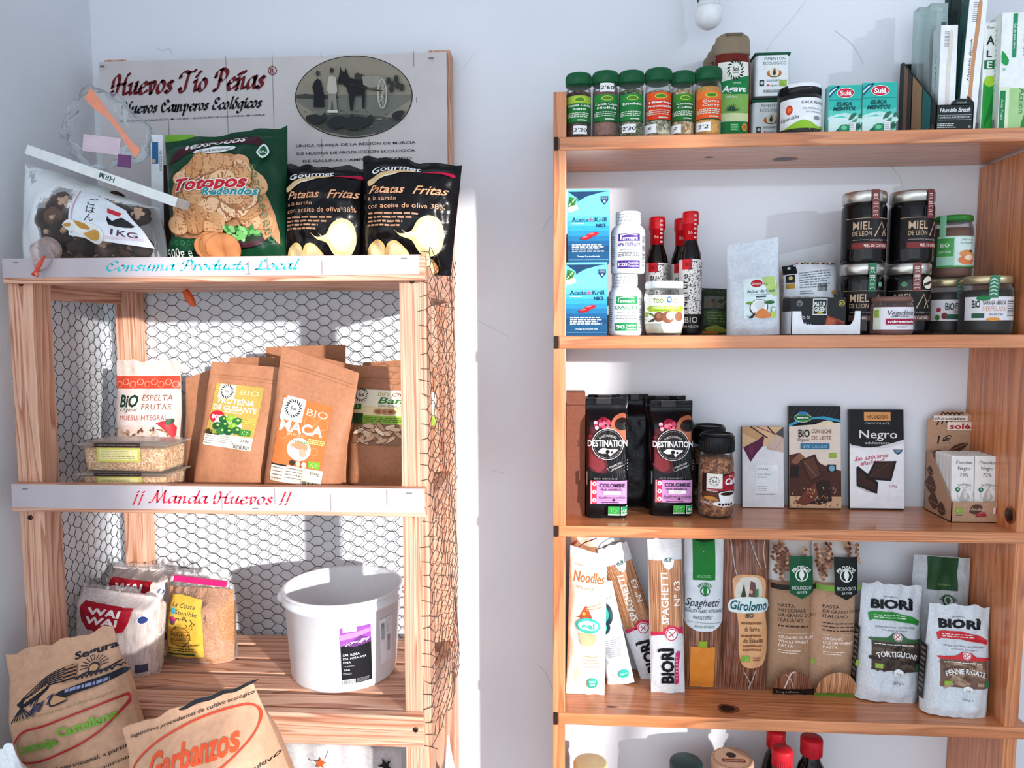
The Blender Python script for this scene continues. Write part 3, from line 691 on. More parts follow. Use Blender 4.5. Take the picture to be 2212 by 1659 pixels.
for k, z in enumerate((Z1, Z2, Z3, Z4, Z5)):
    x0, x1 = HXL + 0.010, HXR + 0.046
    c = ((x0 + x1) / 2, SF / 2 - 0.0015, z - TH[k] / 2)
    def kp(mb, k=k, c=c):
        def knotted(px, py, zz, rx, ry, face):
            p = atz(px, py, zz)
            for s, m, e in ((1.5, ring_, 0), (1.0, knot, 0.00012)):
                n = 22; q = [(p.x - c[0], p.y - c[1], zz - c[2] + face * (0.0003 + e))]
                q += [(p.x - c[0] + rx * s * math.cos(2 * pi * i / n) * (1 + 0.25 * math.cos(2 * pi * i / n)), p.y - c[1] + ry * s * math.sin(2 * pi * i / n), zz - c[2] + face * (0.0003 + e)) for i in range(n)]
                mb.add(q, [(0, i + 1, (i + 1) % n + 1) for i in range(n)], m)
        if k == 0: knotted(1690, 344, z - TH[k], 0.016, 0.011, -1); knotted(1530, 340, z - TH[k], 0.006, 0.004, -1)
        if k == 3: knotted(1568, 1531, z, 0.014, 0.012, 1); knotted(1320, 1527, z, 0.008, 0.002, 1)
    board('shelf_board', unit, hl(c), x1 - x0, -SF + 0.002, TH[k], 'x', varn, 0.002, kp)
    mb = MB(); mb.box((0, 0, 0), (0.008, 0.02, TH[k] * 0.96), ink('#2a1c16', 0.6)); mb.build('end_cap', unit, hl((HXL + 0.005, SF + 0.0085 - 0.003, z - TH[k] / 2)))
p = at(2183, 1113, -0.17)
mb = MB()
for s, m in ((1.4, ring_), (1.0, knot)):
    mb.lathe([(0.0001, 0), (0.011 * s, 0), (0.011 * s, 0.0004 if s > 1 else 0.0007), (0.0001, 0.0004 if s > 1 else 0.0007)], m, 20, cap=False)
sub(RPANEL, mb.build('knot', unit, hl((HXR + 0.0035, p.y, p.z)), (0, -pi / 2, 0)))
# ------------------------------------------------------------------ makers for packs, jars and boxes
def fit(x0, x1, yt, Y, zb, yb=None):
    """centre x, width and height of something standing on z = zb whose front fills x0..x1 from row yt down"""
    ym = (yt + (yb or yt + 80)) / 2
    a, b = at(x0, ym, Y), at(x1, ym, Y); t = at((x0 + x1) / 2, yt, Y)
    return (a.x + b.x) / 2, b.x - a.x, t.z - zb
def sstep(a, b, x):
    t = min(max((x - a) / (b - a), 0), 1); return t * t * (3 - 2 * t)
def bag(mb, w, h, d, mat, kind='stand', wt=1.0, wb=1.0, wr=0.003, seed=0, nu=40, nv=56, seal=0.06, slant=0.0, taper=0.55, curl=0.0, fr=9.0, backmat=None, rag=0.0):
    def hw(v): return w / 2 * (wb + (wt - wb) * v)
    def T(u, v):
        a = abs(u)
        if kind == 'stand': b = max(1 - a ** 4, 0) ** 0.5; p = 1 - 0.97 * sstep(taper, 1 - seal, v)
        elif kind == 'brick': b = max(1 - a ** 12, 0) ** 0.4; p = 1 - 0.95 * sstep(taper, 1 - seal, v)
        else:
            b = max(1 - a ** 2.4, 0) ** 0.6; q = min(max((v - seal) / (1 - 2 * seal), 0), 1); p = max(math.sin(pi * q), 0) ** 0.5
        if kind != 'pillow': p *= 0.80 + 0.20 * sstep(0, 0.10, v)
        return 0.0007 + d / 2 * b * p
    def W(u, v):
        e = 1 - 0.75 * abs(u) ** 6
        k = noise.noise(Vector((u * w * fr * 3.2, v * h * fr * 4, seed * 7.3))) + 0.30 * noise.noise(Vector((u * w * fr * 5, v * h * fr * 8, seed * 3.1 + 9)))
        return wr * k * e
    def co(u, v, sgn, off=0.0):
        x = u * hw(v); z = v * h + slant * u * v * v + rag * sstep(0.9, 1, v) * noise.noise(Vector((u * 3, seed, 1)))
        return (x, sgn * (T(u, v) + off) + W(u, v) - curl * sstep(0.6, 1, v), z)
    mb.grid(lambda s, t: co(s * 2 - 1, t, -1), nu, nv, mat)
    mb.grid(lambda s, t: co(1 - s * 2, t, 1), nu, nv, backmat or mat)
    for e in (-1, 1):
        mb.add([co(e, j / nv, sg) for j in range(nv + 1) for sg in (-1, 1)], [(2 * j, 2 * j + 1, 2 * j + 3, 2 * j + 2) for j in range(nv)], mat, True)
    for v in (0, 1):
        mb.add([co(i / nu * 2 - 1, v, sg) for i in range(nu + 1) for sg in (-1, 1)], [(2 * i, 2 * i + 1, 2 * i + 3, 2 * i + 2) for i in range(nu)], mat, False)
    def M(x, z, off):
        v = min(max(z / h, 0), 1); u = min(max(x / hw(v), -1), 1)
        a, b = (u + 1) / 2 * nu, v * nv; i, j = min(int(a), nu - 1), min(int(b), nv - 1); a -= i; b -= j
        q = [co(2 * (i + di) / nu - 1, (j + dj) / nv, -1, off) for di, dj in ((0, 0), (1, 0), (0, 1), (1, 1))]
        y = (q[0][1] * (1 - a) + q[1][1] * a) * (1 - b) + (q[2][1] * (1 - a) + q[3][1] * a) * b
        return (x, y, q[0][2] * (1 - b) + q[2][2] * b if not (slant or rag) else co(u, v, -1)[2])
    return M
def rot_on_base(o, rx=0, ry=0, rz=0): o.rotation_euler = (rx, ry, rz)
GLASS = lambda: film('#ffffff', 0.015, 0.04, 0.0)
def jar_profile(r, h, shoulder=0.78, neck=0.86, top=0.84, base=0.94):
    return [(0.001, 0.0), (r * base, 0.0), (r * 0.985, h * 0.02), (r, h * 0.06), (r, h * (shoulder - 0.06)), (r * 0.97, h * (shoulder - 0.02)), (r * neck, h * shoulder + 0.002), (r * neck, h * top)]
def lidshape(r, z0, z1, rib=True):
    e = 0.0016
    return [(r * 0.9, z0), (r, z0 + e), (r, z1 - 2 * e), (r - e, z1 - e * 0.4), (r - 3 * e, z1), (0.001, z1)]

# ================================================================== top board of the wall shelf
# ---- six spice jars
SPICE = [  # x0, x1, ytop, label colour, top glow, title lines, sub lines, fill, sticker text, sticker v, sticker u, label text
 (1223, 1278, 155, '#1f7a34', '#a6c944', ['Canela Ceylán', 'Rama'], ['#4a3326', '#6a4a34', '#2c1d14'], "2'20", 0.115, 0.05, 'spice jar of dark cinnamon sticks, green label, price sticker at foot, nearest the post'),
 (1281, 1337, 151, '#1d7036', '#2f8a3e', ['Canela Ceylán', 'Molida'], ['#8c6458', '#946b5f', '#7d574b'], "2'60", 0.735, 0.02, 'spice jar of brown cinnamon powder, price sticker high under its green cap'),
 (1338, 1393, 150, '#1e7c3a', '#2c8d45', ['Eneldo'], ['#8d8f6c', '#5f6a4a', '#b5ad8d', '#3d4a30'], "2'30", 0.12, -0.12, 'spice jar of dried dill, green label, price sticker low on its left'),
 (1396, 1454, 145, '#e03a1d', '#ef5a2a', ['Hierbas', 'Provenzales'], ['#9a9a7c', '#cfc9b0', '#5d6650', '#777a5c'], ',€', 0.11, -0.42, 'spice jar of mixed herbs with bright red label, the taller green cap'),
 (1454, 1503, 150, '#1f6f2f', '#3a8f35', ['Comino', 'Cumin'], ['#b59a72', '#8d714b', '#d8c29a'], ',€', 0.11, -0.42, 'spice jar of cumin seeds with green label between a red and an orange label'),
 (1505, 1563, 142, '#ee5a24', '#f47a35', ['Curry', 'Curry'], ['#d8a24e', '#cf9742', '#e0b061'], "2'2", 0.12, -0.28, 'spice jar of yellow curry powder with orange label, in front of the syrup bottle'),
]
capm = ink('#0f5a34', 0.35, coat=0.3)
for i, (x0, x1, yt, lc, lg, tl, fc, pr, pv, pu, lab) in enumerate(SPICE):
    Y = -0.163; cx, w, h = fit(x0, x1, yt, Y - 0.02, Z1); r = w / 2
    r = min(r, 0.0262)
    t = thing('spice_jar', lab, 'jar', (cx, Y, Z1), (0, 0, random.uniform(-.06, .06)), 'spice jars on the top board')
    mb = MB(); mb.lathe(jar_profile(r, h, 0.78, 0.84, 0.84), GLASS()); gj = mb.build('glass_jar', t)
    mb = MB(); ft = 0.70 if i != 3 else 0.66
    mb.lathe([(0.001, 0.003), (r * 0.9, 0.003), (r * 0.965, h * 0.06), (r * 0.965, h * ft), (r * 0.7, h * ft + 0.003), (0.001, h * ft + 0.001)], grains(fc, 420 if i in (1, 5) else 240, bump=0.2 if i in (1, 5) else 0.7)); mb.build('spice', t)
    mb = MB(); mb.lathe(lidshape(r * 1.03, h * 0.815, h), capm)
    for k in range(40):
        a = 2 * pi * k / 40; mb.box((r * 1.03 * math.cos(a), r * 1.03 * math.sin(a), h * 0.90), (0.0011, 0.0011, h * 0.11), capm)
    mb.build('cap', t)
    mb = MB(); P = Print(mb, curved(r), 2.3 * r, h, 0.006, off=0.0005)
    P.r(0, 0.225, 1, 0.635, lc); P.r(0.0, 0.52, 1, 0.635, lg); P.r(0, 0.225, 1, 0.24, '#0f4a22')
    P.e(0.52, 0.575, 0.20, 0.035, '#d9df55'); P.e(0.52, 0.575, 0.165, 0.027, '#4d8a25')
    for k, tx in enumerate(tl): P.t(tx, 0.52, 0.49 - 0.055 * k, 0.036, '#f3f6ee', w=min(0.86, 0.115 * len(tx)), b=0.02)
    P.rows(0.12, 0.30, 0.9, 0.385, 3, '#dfe9d6'); P.t('BIO', 0.14, 0.345, 0.06, '#cfe0c4', w=0.2, sh=0.3, rot=0.35)
    P.rows(0.45, 0.255, 0.78, 0.275, 1, '#e8efdf', 0.9)
    mb.build('label', t)
    mb = MB(); P = Print(mb, curved(r), 2 * r, h, 0.006, off=0.0011)
    P.r(0.5 + pu - 0.27, pv - 0.065, 0.5 + pu + 0.27, pv + 0.065, '#f2f3f1'); P.t(pr, 0.5 + pu, pv, 0.055, '#15151a', b=0.012, w=0.14 * len(pr) - 0.02, sh=0.1)
    sub(gj, mb.build('price_sticker', t))

# ---- agave syrup bottles in a row, front to back
def agave():
    Y = -0.124; cx, w, h = fit(1543, 1627, 66, Y - 0.017, Z1, 290)
    t = thing('syrup_bottle', 'front bottle of dark red agave syrup with sunburst label and beige flip cap', 'bottle', (cx, Y, Z1), group='agave syrup bottles in a row')
    R = w / 2; ey = 0.034 / w
    prof = [(0.001, 0), (R * 0.9, 0), (R, h * 0.03), (R, h * 0.55), (R * 0.97, h * 0.68), (R * 0.90, h * 0.78), (R * 0.84, h * 0.83)]
    mb = MB(); m = ink('#6a1a08', 0.06, coat=0.6, var=0.15, scale=25); mb.lathe(prof, m, 48, 1, ey); mb.build('bottle_body', t)
    cm = ink('#8d7c66', 0.45)
    mb = MB(); c0 = h * 0.80
    mb.lathe([(R * 0.91, c0), (R * 0.935, c0 + h * 0.02), (R * 0.90, h * 0.93), (R * 0.84, h * 0.965), (R * 0.6, h * 0.995), (0.001, h)], cm, 48, 1, ey)
    mb.box((0, -R * ey * 0.80, h * 0.972), (R * 0.8, 0.006, 0.004), ink('#6f6150', 0.5)); mb.build('flip_cap', t)
    def Rr(z): return R * (1 if z < h * 0.55 else 1 - 0.03 * (z / h - 0.55) / 0.13)
    def M(x, z, o):
        a = x / (R * 1.25); return ((R + o) * math.sin(a) * Rr(z) / R, -(R * ey + o) * math.cos(a) * Rr(z) / R, z)
    mb = MB(); P = Print(mb, M, w * 1.15, h, 0.008, off=0.0006)
    P.r(0, 0.06, 1, 0.72, '#eef2e4'); P.r(0.0, 0.06, 1, 0.175, '#14793c'); P.poly([(0, 0.32), (0, 0.53), (0.3, 0.55), (0.62, 0.57), (1, 0.60), (1, 0.32)], '#178247')
    P.poly([(0, 0.19), (0, 0.44), (0.5, 0.42), (1, 0.43), (1, 0.19)], '#86b85a'); P.r(0, 0.18, 1, 0.25, '#d9e4ae')
    sunburst(P, 0.55, 0.645, 0.25, '#1b1b1b', 16); P.t('Sol', 0.55, 0.655, 0.042, '#1b1b1b', b=0.02); P.t('natural', 0.55, 0.622, 0.018, '#1b1b1b')
    P.t('SIROPE DE', 0.6, 0.525, 0.014, '#ffffff'); P.t('Agave', 0.52, 0.475, 0.058, '#ffffff', sh=0.25, b=0.03, w=0.72); P.t('100% Puro', 0.45, 0.40, 0.02, '#ffffff')
    for k in range(11):
        a = pi * (k + 0.5) / 11; c, s = math.cos(a), math.sin(a)
        P.poly([(0.5 - 0.03 * s, 0.265), (0.5 + 0.26 * c, 0.255 + 0.075 * s + 0.01), (0.5 + 0.03 * s, 0.28)], '#1d3a2a' if k % 2 else '#2f5a3c')
    P.r(0.42, 0.08, 0.66, 0.155, '#2fa04d'); P.rows(0.44, 0.09, 0.64, 0.15, 3, '#d8eecf'); P.e(0.82, 0.12, 0.09, None, '#e8a24a'); P.e(0.82, 0.12, 0.055, None, '#c96f35')
    mb.build('label', t)
    return t
ag = agave()
for k, nm in enumerate(('second agave syrup bottle in the row, just behind the front one', 'third agave syrup bottle back, its beige cap stepping left', 'rearmost agave syrup bottle, mostly hidden, against the wall')):
    copy_thing(ag, nm, (ag.location.x - 0.001 * k, ag.location.y + 0.035 * (k + 1), Z1))

# ---- paprika tins
def tin():
    Y = -0.10; cx, w, h = fit(1629, 1706, 113, Y, Z1, 290); h = h / 2
    d = 0.05
    t = thing('paprika_tin', 'upper pale paprika tin stacked with dark green lid rim', 'tin', (cx, Y + d / 2, Z1 + h), group='stacked paprika tins')
    mb = MB(); mb.box((0, 0, h * 0.475), (w, d, h * 0.95), ink('#dbe3e4', 0.3, 0.15)); mb.build('tin_body', t, bevel=0.006, seg=4)
    mb = MB(); mb.box((0, 0, h * 0.967), (w * 1.025, d * 1.03, h * 0.064), ink('#17543a', 0.35, 0.2)); mb.build('lid', t, bevel=0.0025, seg=3)
    mb = MB(); mb.box((0, 0, 0.0025), (w * 1.015, d * 1.02, 0.005), ink('#3a3f40', 0.35, 0.4)); mb.build('base_rim', t, bevel=0.0015)
    mb = MB(); P = Print(mb, flat(-d / 2), w, h, off=0.0005)
    P.r(0.09, 0.06, 0.91, 0.93, '#e7eeee')
    for k, (tx, ww) in enumerate((('PIMENTÓN', 0.58), ('ECOLÓGICO', 0.64))): P.t(tx, 0.56, 0.855 - 0.095 * k, 0.065, '#27404c', w=ww)
    P.e(0.55, 0.54, 0.21, 0.09, '#c9742f'); P.e(0.55, 0.57, 0.13, 0.12, '#f0ede0'); P.e(0.55, 0.57, 0.10, 0.10, '#e6dfca'); P.e(0.55, 0.55, 0.045, 0.055, '#35402f'); P.e(0.555, 0.615, 0.03, 0.03, '#6a5844'); P.line([(0.40, 0.49), (0.55, 0.46), (0.70, 0.49)], 0.02, '#3f6f3a', 5)
    P.r(0.14, 0.27, 0.27, 0.40, '#26302f'); P.e(0.21, 0.335, 0.045, None, '#cfd8d4'); P.rows(0.34, 0.36, 0.7, 0.41, 2, '#6b7a7e'); P.e(0.38, 0.285, 0.025, None, '#c3233a'); P.t('organics', 0.53, 0.285, 0.04, '#444b50', w=0.22); leafmark(P, 0.80, 0.33, 0.2, 0.13, '#8fb733')
    P.rows(0.25, 0.12, 0.85, 0.19, 2, '#6b7a7e')
    mb.build('label', t)
    return t
tn = tin(); tn2 = copy_thing(tn, 'lower pale paprika tin at the foot of the stack, behind the salt jar', (tn.location.x - 0.004, tn.location.y, Z1)); tn.location.z += 0.0006

# ---- black salt jar
Y = -0.14; cx, w, h = fit(1690, 1785, 181, Y - 0.03, Z1, 285); r = w / 2
t = thing('salt_jar', 'squat jar of black salt with white label, beside the mentholated sweets', 'jar', (cx, Y, Z1))
mb = MB(); mb.lathe(jar_profile(r, h, 0.80, 0.92, 0.84), GLASS()); mb.build('glass_jar', t)
mb = MB(); mb.lathe([(0.001, 0.003), (r * 0.92, 0.003), (r * 0.965, h * 0.06), (r * 0.965, h * 0.72), (0.001, h * 0.74)], grains(['#17171a', '#26262a', '#0c0c0e'], 420)); mb.build('black_salt', t)
mb = MB(); mb.lathe(lidshape(r * 0.985, h * 0.80, h), ink('#15171a', 0.25, coat=0.5))
P = Print(mb, curved(r * 0.985), 2 * r, h, 0.006, off=0.0006); P.r(0.1, 0.93, 0.95, 0.998, '#e9eef0'); mb.build('lid', t)
mb = MB(); P = Print(mb, curved(r), 2.6 * r, h, 0.007, off=0.0006)
P.poly([(0.02, 0.12), (0.02, 0.70), (0.98, 0.72), (0.98, 0.15)], '#eef1f3'); P.r(0.86, 0.15, 0.98, 0.94, '#e4e9ec')
P.poly([(0.02, 0.12), (0.15, 0.14), (0.3, 0.22), (0.45, 0.28), (0.6, 0.24), (0.75, 0.16), (0.98, 0.2), (0.98, 0.12)], '#8fbf2f', 3)
P.e(0.22, 0.49, 0.062, 0.095, '#d8401f'); P.e(0.22, 0.49, 0.035, 0.05, '#f2733a'); P.t('Especialia', 0.22, 0.33, 0.075, '#2a2f3c', w=0.34, sh=0.4, rot=0.12)
P.t('KALA NAMAK', 0.68, 0.62, 0.06, '#3a4046', w=0.5); P.t('SAL NEGRA de roca', 0.66, 0.50, 0.035, '#5a6066', w=0.42); P.t('SAL HIMALAYA', 0.66, 0.43, 0.03, '#5a6066', w=0.32); P.e(0.72, 0.32, 0.07, 0.04, '#8a8d90'); mb.build('label', t)

# ---- two sweet boxes
def sweetbox(x0, x1, yt, lab):
    Y = -0.168; cx, w, h = fit(x0, x1, yt, Y, Z1, 285); d = 0.022
    t = thing('sweet_box', lab, 'box', (cx, Y + d / 2, Z1), group='eucalyptus sweet boxes')
    mb = MB(); mb.box((0, 0, h / 2), (w, d, h), ink('#7fd0c4', 0.35)); mb.build('carton', t, bevel=0.0008)
    mb = MB(); P = Print(mb, flat(-d / 2), w * 0.985, h * 0.985, off=0.0003)
    P.r(0, 0, 1, 1, '#2fb3a6'); P.r(0, 0.32, 1, 0.5, '#58c8ba'); P.r(0, 0, 1, 0.34, '#d3ece8'); P.poly([(0, 0.30), (0.4, 0.38), (1, 0.22), (1, 0.34), (0.5, 0.44), (0, 0.36)], '#bfe6e0', 2)
    for k in range(3): P.line([(0.0, 0.76 + 0.06 * k), (0.12, 0.86 + 0.045 * k), (0.3, 0.985)], 0.035, ['#123e6a', '#e8f4f2', '#1c5a86'][k])
    P.r(0, 0.70, 1, 0.712, '#1f8f8a')
    P.e(0.50, 0.845, 0.27, 0.105, '#f0f3f0'); P.e(0.50, 0.845, 0.25, 0.092, '#cf1f3c'); P.t('Sulá', 0.50, 0.845, 0.10, '#ffffff', w=0.36, b=0.03)
    P.t('EUKA', 0.46, 0.625, 0.075, '#16494f', w=0.48, b=0.035, sh=0.25); P.t('MENTOL', 0.48, 0.525, 0.08, '#16494f', w=0.72, b=0.035, sh=0.25)
    rd = random.Random(5)
    for k in range(9):
        a = rd.uniform(0.1, 0.9); b = rd.uniform(0.06, 0.36); l = rd.uniform(0.2, 0.36); th = rd.uniform(0.05, 0.09) ; an = rd.uniform(0.1, 0.9)
        P.poly([(a, b), (a + l * 0.5 * math.cos(an) - 0.03, b + l * 0.35 * math.sin(an) + th * 0.6), (min(a + l * math.cos(an), 0.98), b + l * 0.7 * math.sin(an)), (a + l * 0.5 * math.cos(an) + 0.03, b + l * 0.3 * math.sin(an) - th * 0.3)], ['#2f6f55', '#4b8f6e', '#1e5646'][k % 3], 3)
    P.e(0.50, 0.11, 0.19, 0.09, '#1c8a5a'); P.e(0.47, 0.13, 0.09, 0.045, '#6fc79a'); P.r(0.64, 0.06, 0.82, 0.24, '#e8ecec'); P.rows(0.66, 0.08, 0.80, 0.22, 4, '#9aa4a6')
    mb.build('front_print', t)
sweetbox(1790, 1861, 183, 'turquoise eucalyptus sweet box next to the black salt jar'); sweetbox(1863, 1937, 177, 'turquoise eucalyptus sweet box next to the toothbrush display, right one of the pair')

# ---- toothbrush display carton with boxes
def dshape():
    Y0, Y1 = -0.178, -0.03
    xa = at(2022, 250, Y0).x; xb = at(2103, 250, Y0).x; w = xb - xa
    zt = at(1935, 140, Y1).z - Z1; zf = at(2060, 222, Y0).z - Z1
    t = thing('toothbrush_display', 'striped dark display carton with slanted side and black front, holding toothbrush boxes', 'display', ((xa + xb) / 2, (Y0 + Y1) / 2, Z1))
    D = Y1 - Y0; mb = MB(); k = ink('#17211f', 0.4)
    sd = [(-D / 2, 0), (D / 2, 0), (D / 2, zt), (D / 2 - 0.012, zt), (-D / 2, zf)]
    for s in (-1, 1):
        xo = s * (w / 2 - 0.0008)
        vs = [(xo + e, y, z) for e in (-0.0008, 0.0008) for y, z in sd]; n = len(sd)
        mb.add(vs, [tuple(range(n)), tuple(range(2 * n - 1, n - 1, -1))] + [(i, i + n, (i + 1) % n + n, (i + 1) % n) for i in range(n)], k)
        if s < 0:
            PS = Print(mb, lambda y, z, o: (-w / 2 - o, y, z), 1, 1, off=0.0003, x0=0)
            def topz(y): return min(zf + (zt - zf) * (y + D / 2) / (D - 0.012), zt) - 0.002
            for y0, y1, col in ((-D / 2 + 0.02, -D / 2 + 0.052, '#1c6f6a'), (-D / 2 + 0.054, -D / 2 + 0.092, '#b38a5f'), (-D / 2 + 0.096, -D / 2 + 0.112, '#3a2a22'), (-D / 2 + 0.112, -D / 2 + 0.128, '#8f6a4a')):
                PS.k += 1; PS.put([(y0, 0.012), (y1, 0.012), (y1, topz(y1)), (y0, topz(y0))], [(0, 1, 2, 3)], col)
            for q in range(3): PS.k += 1; PS.put([(-D / 2 + 0.004, 0.003 + q * 0.004), (D / 2 - 0.02, 0.003 + q * 0.004), (D / 2 - 0.02, 0.0042 + q * 0.004), (-D / 2 + 0.004, 0.0042 + q * 0.004)], [(0, 1, 2, 3)], '#6f8580')
    mb.box((0, D / 2 - 0.0008, zt / 2), (w, 0.0016, zt), k); mb.box((0, 0, 0.001), (w, D, 0.002), k)
    fh = at(2060, 226, Y0).z - Z1; mb.box((0, -D / 2 + 0.0008, fh / 2), (w, 0.0016, fh), k)
    tab = [(-0.25 * w, fh - 0.001)] + [(0.27 * w * math.cos(a), fh + (at(2060, 213, Y0).z - Z1 - fh) * math.sin(a)) for a in [pi - pi * i / 10 for i in range(11)]] + [(0.25 * w, fh - 0.001)]
    mb.prism([(x + 0.16 * w, z) for x, z in tab], -D / 2, -D / 2 + 0.0016, k)
    P = Print(mb, flat(-D / 2), w, fh, off=0.0004)
    P.t('Humble Brush', 0.5, 0.80, 0.17, '#e8eeec', w=0.82, b=0.02, sh=0.3); P.line([(0.06, 0.60), (0.94, 0.60), (0.94, 0.42), (0.06, 0.42), (0.06, 0.60)], 0.008, '#cfd8d5'); P.t('CHARCOAL INFUSED BRISTLES', 0.5, 0.51, 0.075, '#cfd8d5', w=0.82, b=0.015); P.rows(0.04, 0.1, 0.55, 0.3, 3, '#cfd8d5'); P.r(0.86, 0.1, 0.93, 0.18, '#9aa5a2'); P.t('biobrush', 0.66, 1.08, 0.09, '#aeb8b5', w=0.26, sh=0.3)
    mb.build('display_carton', t)
    return (xa, xb, Y0, Y1)
dx0, dx1, dY0, dY1 = dshape()
def tbox(x0, x1, yt, yb, Y, d, col, lab, lean=0, side='#c7d6d6', brush=None, txt=None, vtxt=None, name='toothbrush_box', clear=False):
    zb = Z1 + 0.0035
    cx, w, h = fit(x0, x1, yt, Y, zb, yb)
    t = thing(name, lab, 'box', (cx, Y + d / 2, zb), (0, lean, 0), 'toothbrush boxes in the display')
    mb = MB(); m = film('#e6f2f0', 0.35, 0.15, 0.2, 40, '#dcebe9') if clear else ink(col, 0.4)
    mb.box((0, 0, h / 2), (w, d, h), m); ct = mb.build('carton', t, bevel=0.001)
    mb = MB(); P = Print(mb, flat(-d / 2), w * 0.97, h, off=0.0004)
    if clear: P.r(0.62, 0.02, 0.92, 0.86, '#56706b'); P.rows(0.7, 0.3, 0.85, 0.8, 9, '#2a3a36'); P.r(0.05, 0.93, 0.95, 0.935, '#9fb4b0')
    if brush:
        P.poly([(0.44, 0.03), (0.40, 0.5), (0.46, 0.72), (0.5, 0.93), (0.68, 0.95), (0.72, 0.9), (0.70, 0.75), (0.62, 0.5), (0.62, 0.03)], brush, 3)
        for q in range(11): P.line([(0.22, 0.80 + q * 0.0135), (0.5, 0.80 + q * 0.0135)], 0.02, '#3a4348')
    if txt: P.t(txt, 0.30, 0.52, 0.016, '#16262c', w=2.4, rot=pi / 2, sh=0.3)
    mb.build('front_print', t)
    if vtxt:
        mb = MB(); P = Print(mb, lambda y, z, o: (-w / 2 - o, -y, z), d, h, off=0.0004)
        P.r(0.02, 0.002, 0.98, 0.998, side); P.t(vtxt, 0.5, 0.5, 0.02, '#101c22', w=(0.52 * h) / d, rot=pi / 2, sh=0.2, b=0.01); sub(ct, mb.build('side_print', t))
    return t
tbox(1981, 2020, 14, 270, -0.075, 0.024, '#bcd0ce', 'pale clear toothbrush pack leaning at the display left rear', clear=True)
tbox(2006, 2044, 6, 270, -0.110, 0.022, '#b4cbc9', 'pale clear toothbrush pack behind the shorter white box', clear=True)
tbox(2050, 2074, -34, 270, -0.105, 0.022, '#1d2b2a', 'black toothbrush box rising above the others at the display rear', vtxt='CLASSIC', side='#18302c')
tbox(2029, 2066, 54, 262, -0.158, 0.026, '#f1f3f3', 'short white toothbrush box with handwriting on its left side', brush='#e4d9ce', vtxt='Truth, twice a day', side='#bfd3d3')
tbox(2074, 2113, -14, 262, -0.158, 0.026, '#f4f6f6', 'tall white bamboo toothbrush box tilted right, tall brush picture', lean=0.055, brush='#c9946a', txt='Humble Brush', vtxt='Humble', side='#24504a')

# ---- aloe boxes on the right
def aloebox(x0, x1, yt, Y, d, lab, kind, lean=0.0):
    cx, w, h = fit(x0, x1, yt, Y, Z1, 272)
    t = thing('aloe_box', lab, 'box', (cx, Y + d / 2, Z1), (0, lean, 0), 'aloe boxes at the right end')
    mb = MB(); mb.box((0, 0, h / 2), (w, d, h), ink('#eef2ee', 0.4)); mb.build('carton', t, bevel=0.0008)
    mb = MB(); P = Print(mb, flat(-d / 2), w, h, off=0.0004)
    if kind == 0:
        P.r(0.02, 0.0, 0.98, 0.42, '#2f9a2e'); P.poly([(0.02, 0.2), (0.5, 0.5), (0.98, 0.62), (0.98, 0.3), (0.4, 0.1)], '#8ec63f', 2); P.poly([(0.05, 0.05), (0.9, 0.35), (0.98, 0.2), (0.3, 0.0)], '#177a2a', 2); P.r(0.1, 0.03, 0.95, 0.10, '#d9e8dc')
    elif kind == 1:
        P.t('Ogen', 0.5, 0.955, 0.025, '#33413a', w=0.6)
        P.t('A', 0.5, 0.84, 0.085, '#16382a', w=0.6, b=0.02); P.t('L', 0.45, 0.72, 0.06, '#16382a', w=0.4, b=0.01); P.r(0.1, 0.58, 0.9, 0.66, '#1c6f45'); P.t('E', 0.5, 0.62, 0.06, '#e8f4ea', w=0.4, b=0.02)
        P.poly([(0.05, 0.0), (0.1, 0.46), (0.3, 0.5), (0.95, 0.5), (0.98, 0)], '#1f9a35'); P.e(0.55, 0.47, 0.4, 0.05, '#a8d437'); P.poly([(0.2, 0.05), (0.9, 0.4), (0.95, 0.2)], '#0f7a2c')
    else:
        P.r(0, 0.0, 1, 0.36, '#a8d190'); P.r(0.0, 0.0, 0.25, 0.37, '#dcebc9'); P.r(0.02, 0.02, 0.16, 0.34, '#1f7f4a'); P.t('Aloe Fresh', 0.09, 0.18, 0.022, '#e6f2e6', w=0.5, rot=-pi / 2)
        P.r(0.27, 0.62, 0.37, 0.99, '#2a8f63'); P.t('Gel de Aloe Vera', 0.32, 0.80, 0.02, '#ecf6f0', w=0.62, rot=-pi / 2)
        P.t('AloeDen', 0.62, 0.80, 0.055, '#5a8a7a', w=0.95, rot=-pi / 2); P.t('Action', 0.56, 0.25, 0.05, '#3f7d5c', w=0.62, rot=-pi / 2)
        P.poly([(0.03, 0.58), (0.03, 0.68), (0.2, 0.60), (0.15, 0.55)], '#1f9a4a', 2); P.e(0.10, 0.52, 0.035, None, '#8fcfae'); P.poly([(0.55, 0.02), (0.62, 0.12), (0.95, 0.2), (0.98, 0.02)], '#1f8a3c', 2); P.r(0.88, 0.15, 1, 0.4, '#f0d79a')
    mb.build('front_print', t)
    mb = MB(); P = Print(mb, lambda y, z, o: (-w / 2 - o, -y, z), d, h, off=0.0004); P.r(0.01, 0.001, 0.99, 0.999, '#e3ebe4'); P.bars(0.1, 0.02, 0.9, 0.11, n=14); P.rows(0.2, 0.3, 0.8, 0.9, 14, '#b9c4bd'); mb.build('side_print', t)
aloebox(2104, 2124, 95, -0.120, 0.03, 'narrow leaf-printed aloe box just right of the toothbrush display', 0)
aloebox(2122, 2151, 48, -0.155, 0.03, 'white and green aloe box lettered downward, between display and large box', 1)
aloebox(2160, 2250, 26, -0.172, 0.045, 'large white aloe gel box with green stripe at the right edge', 2)

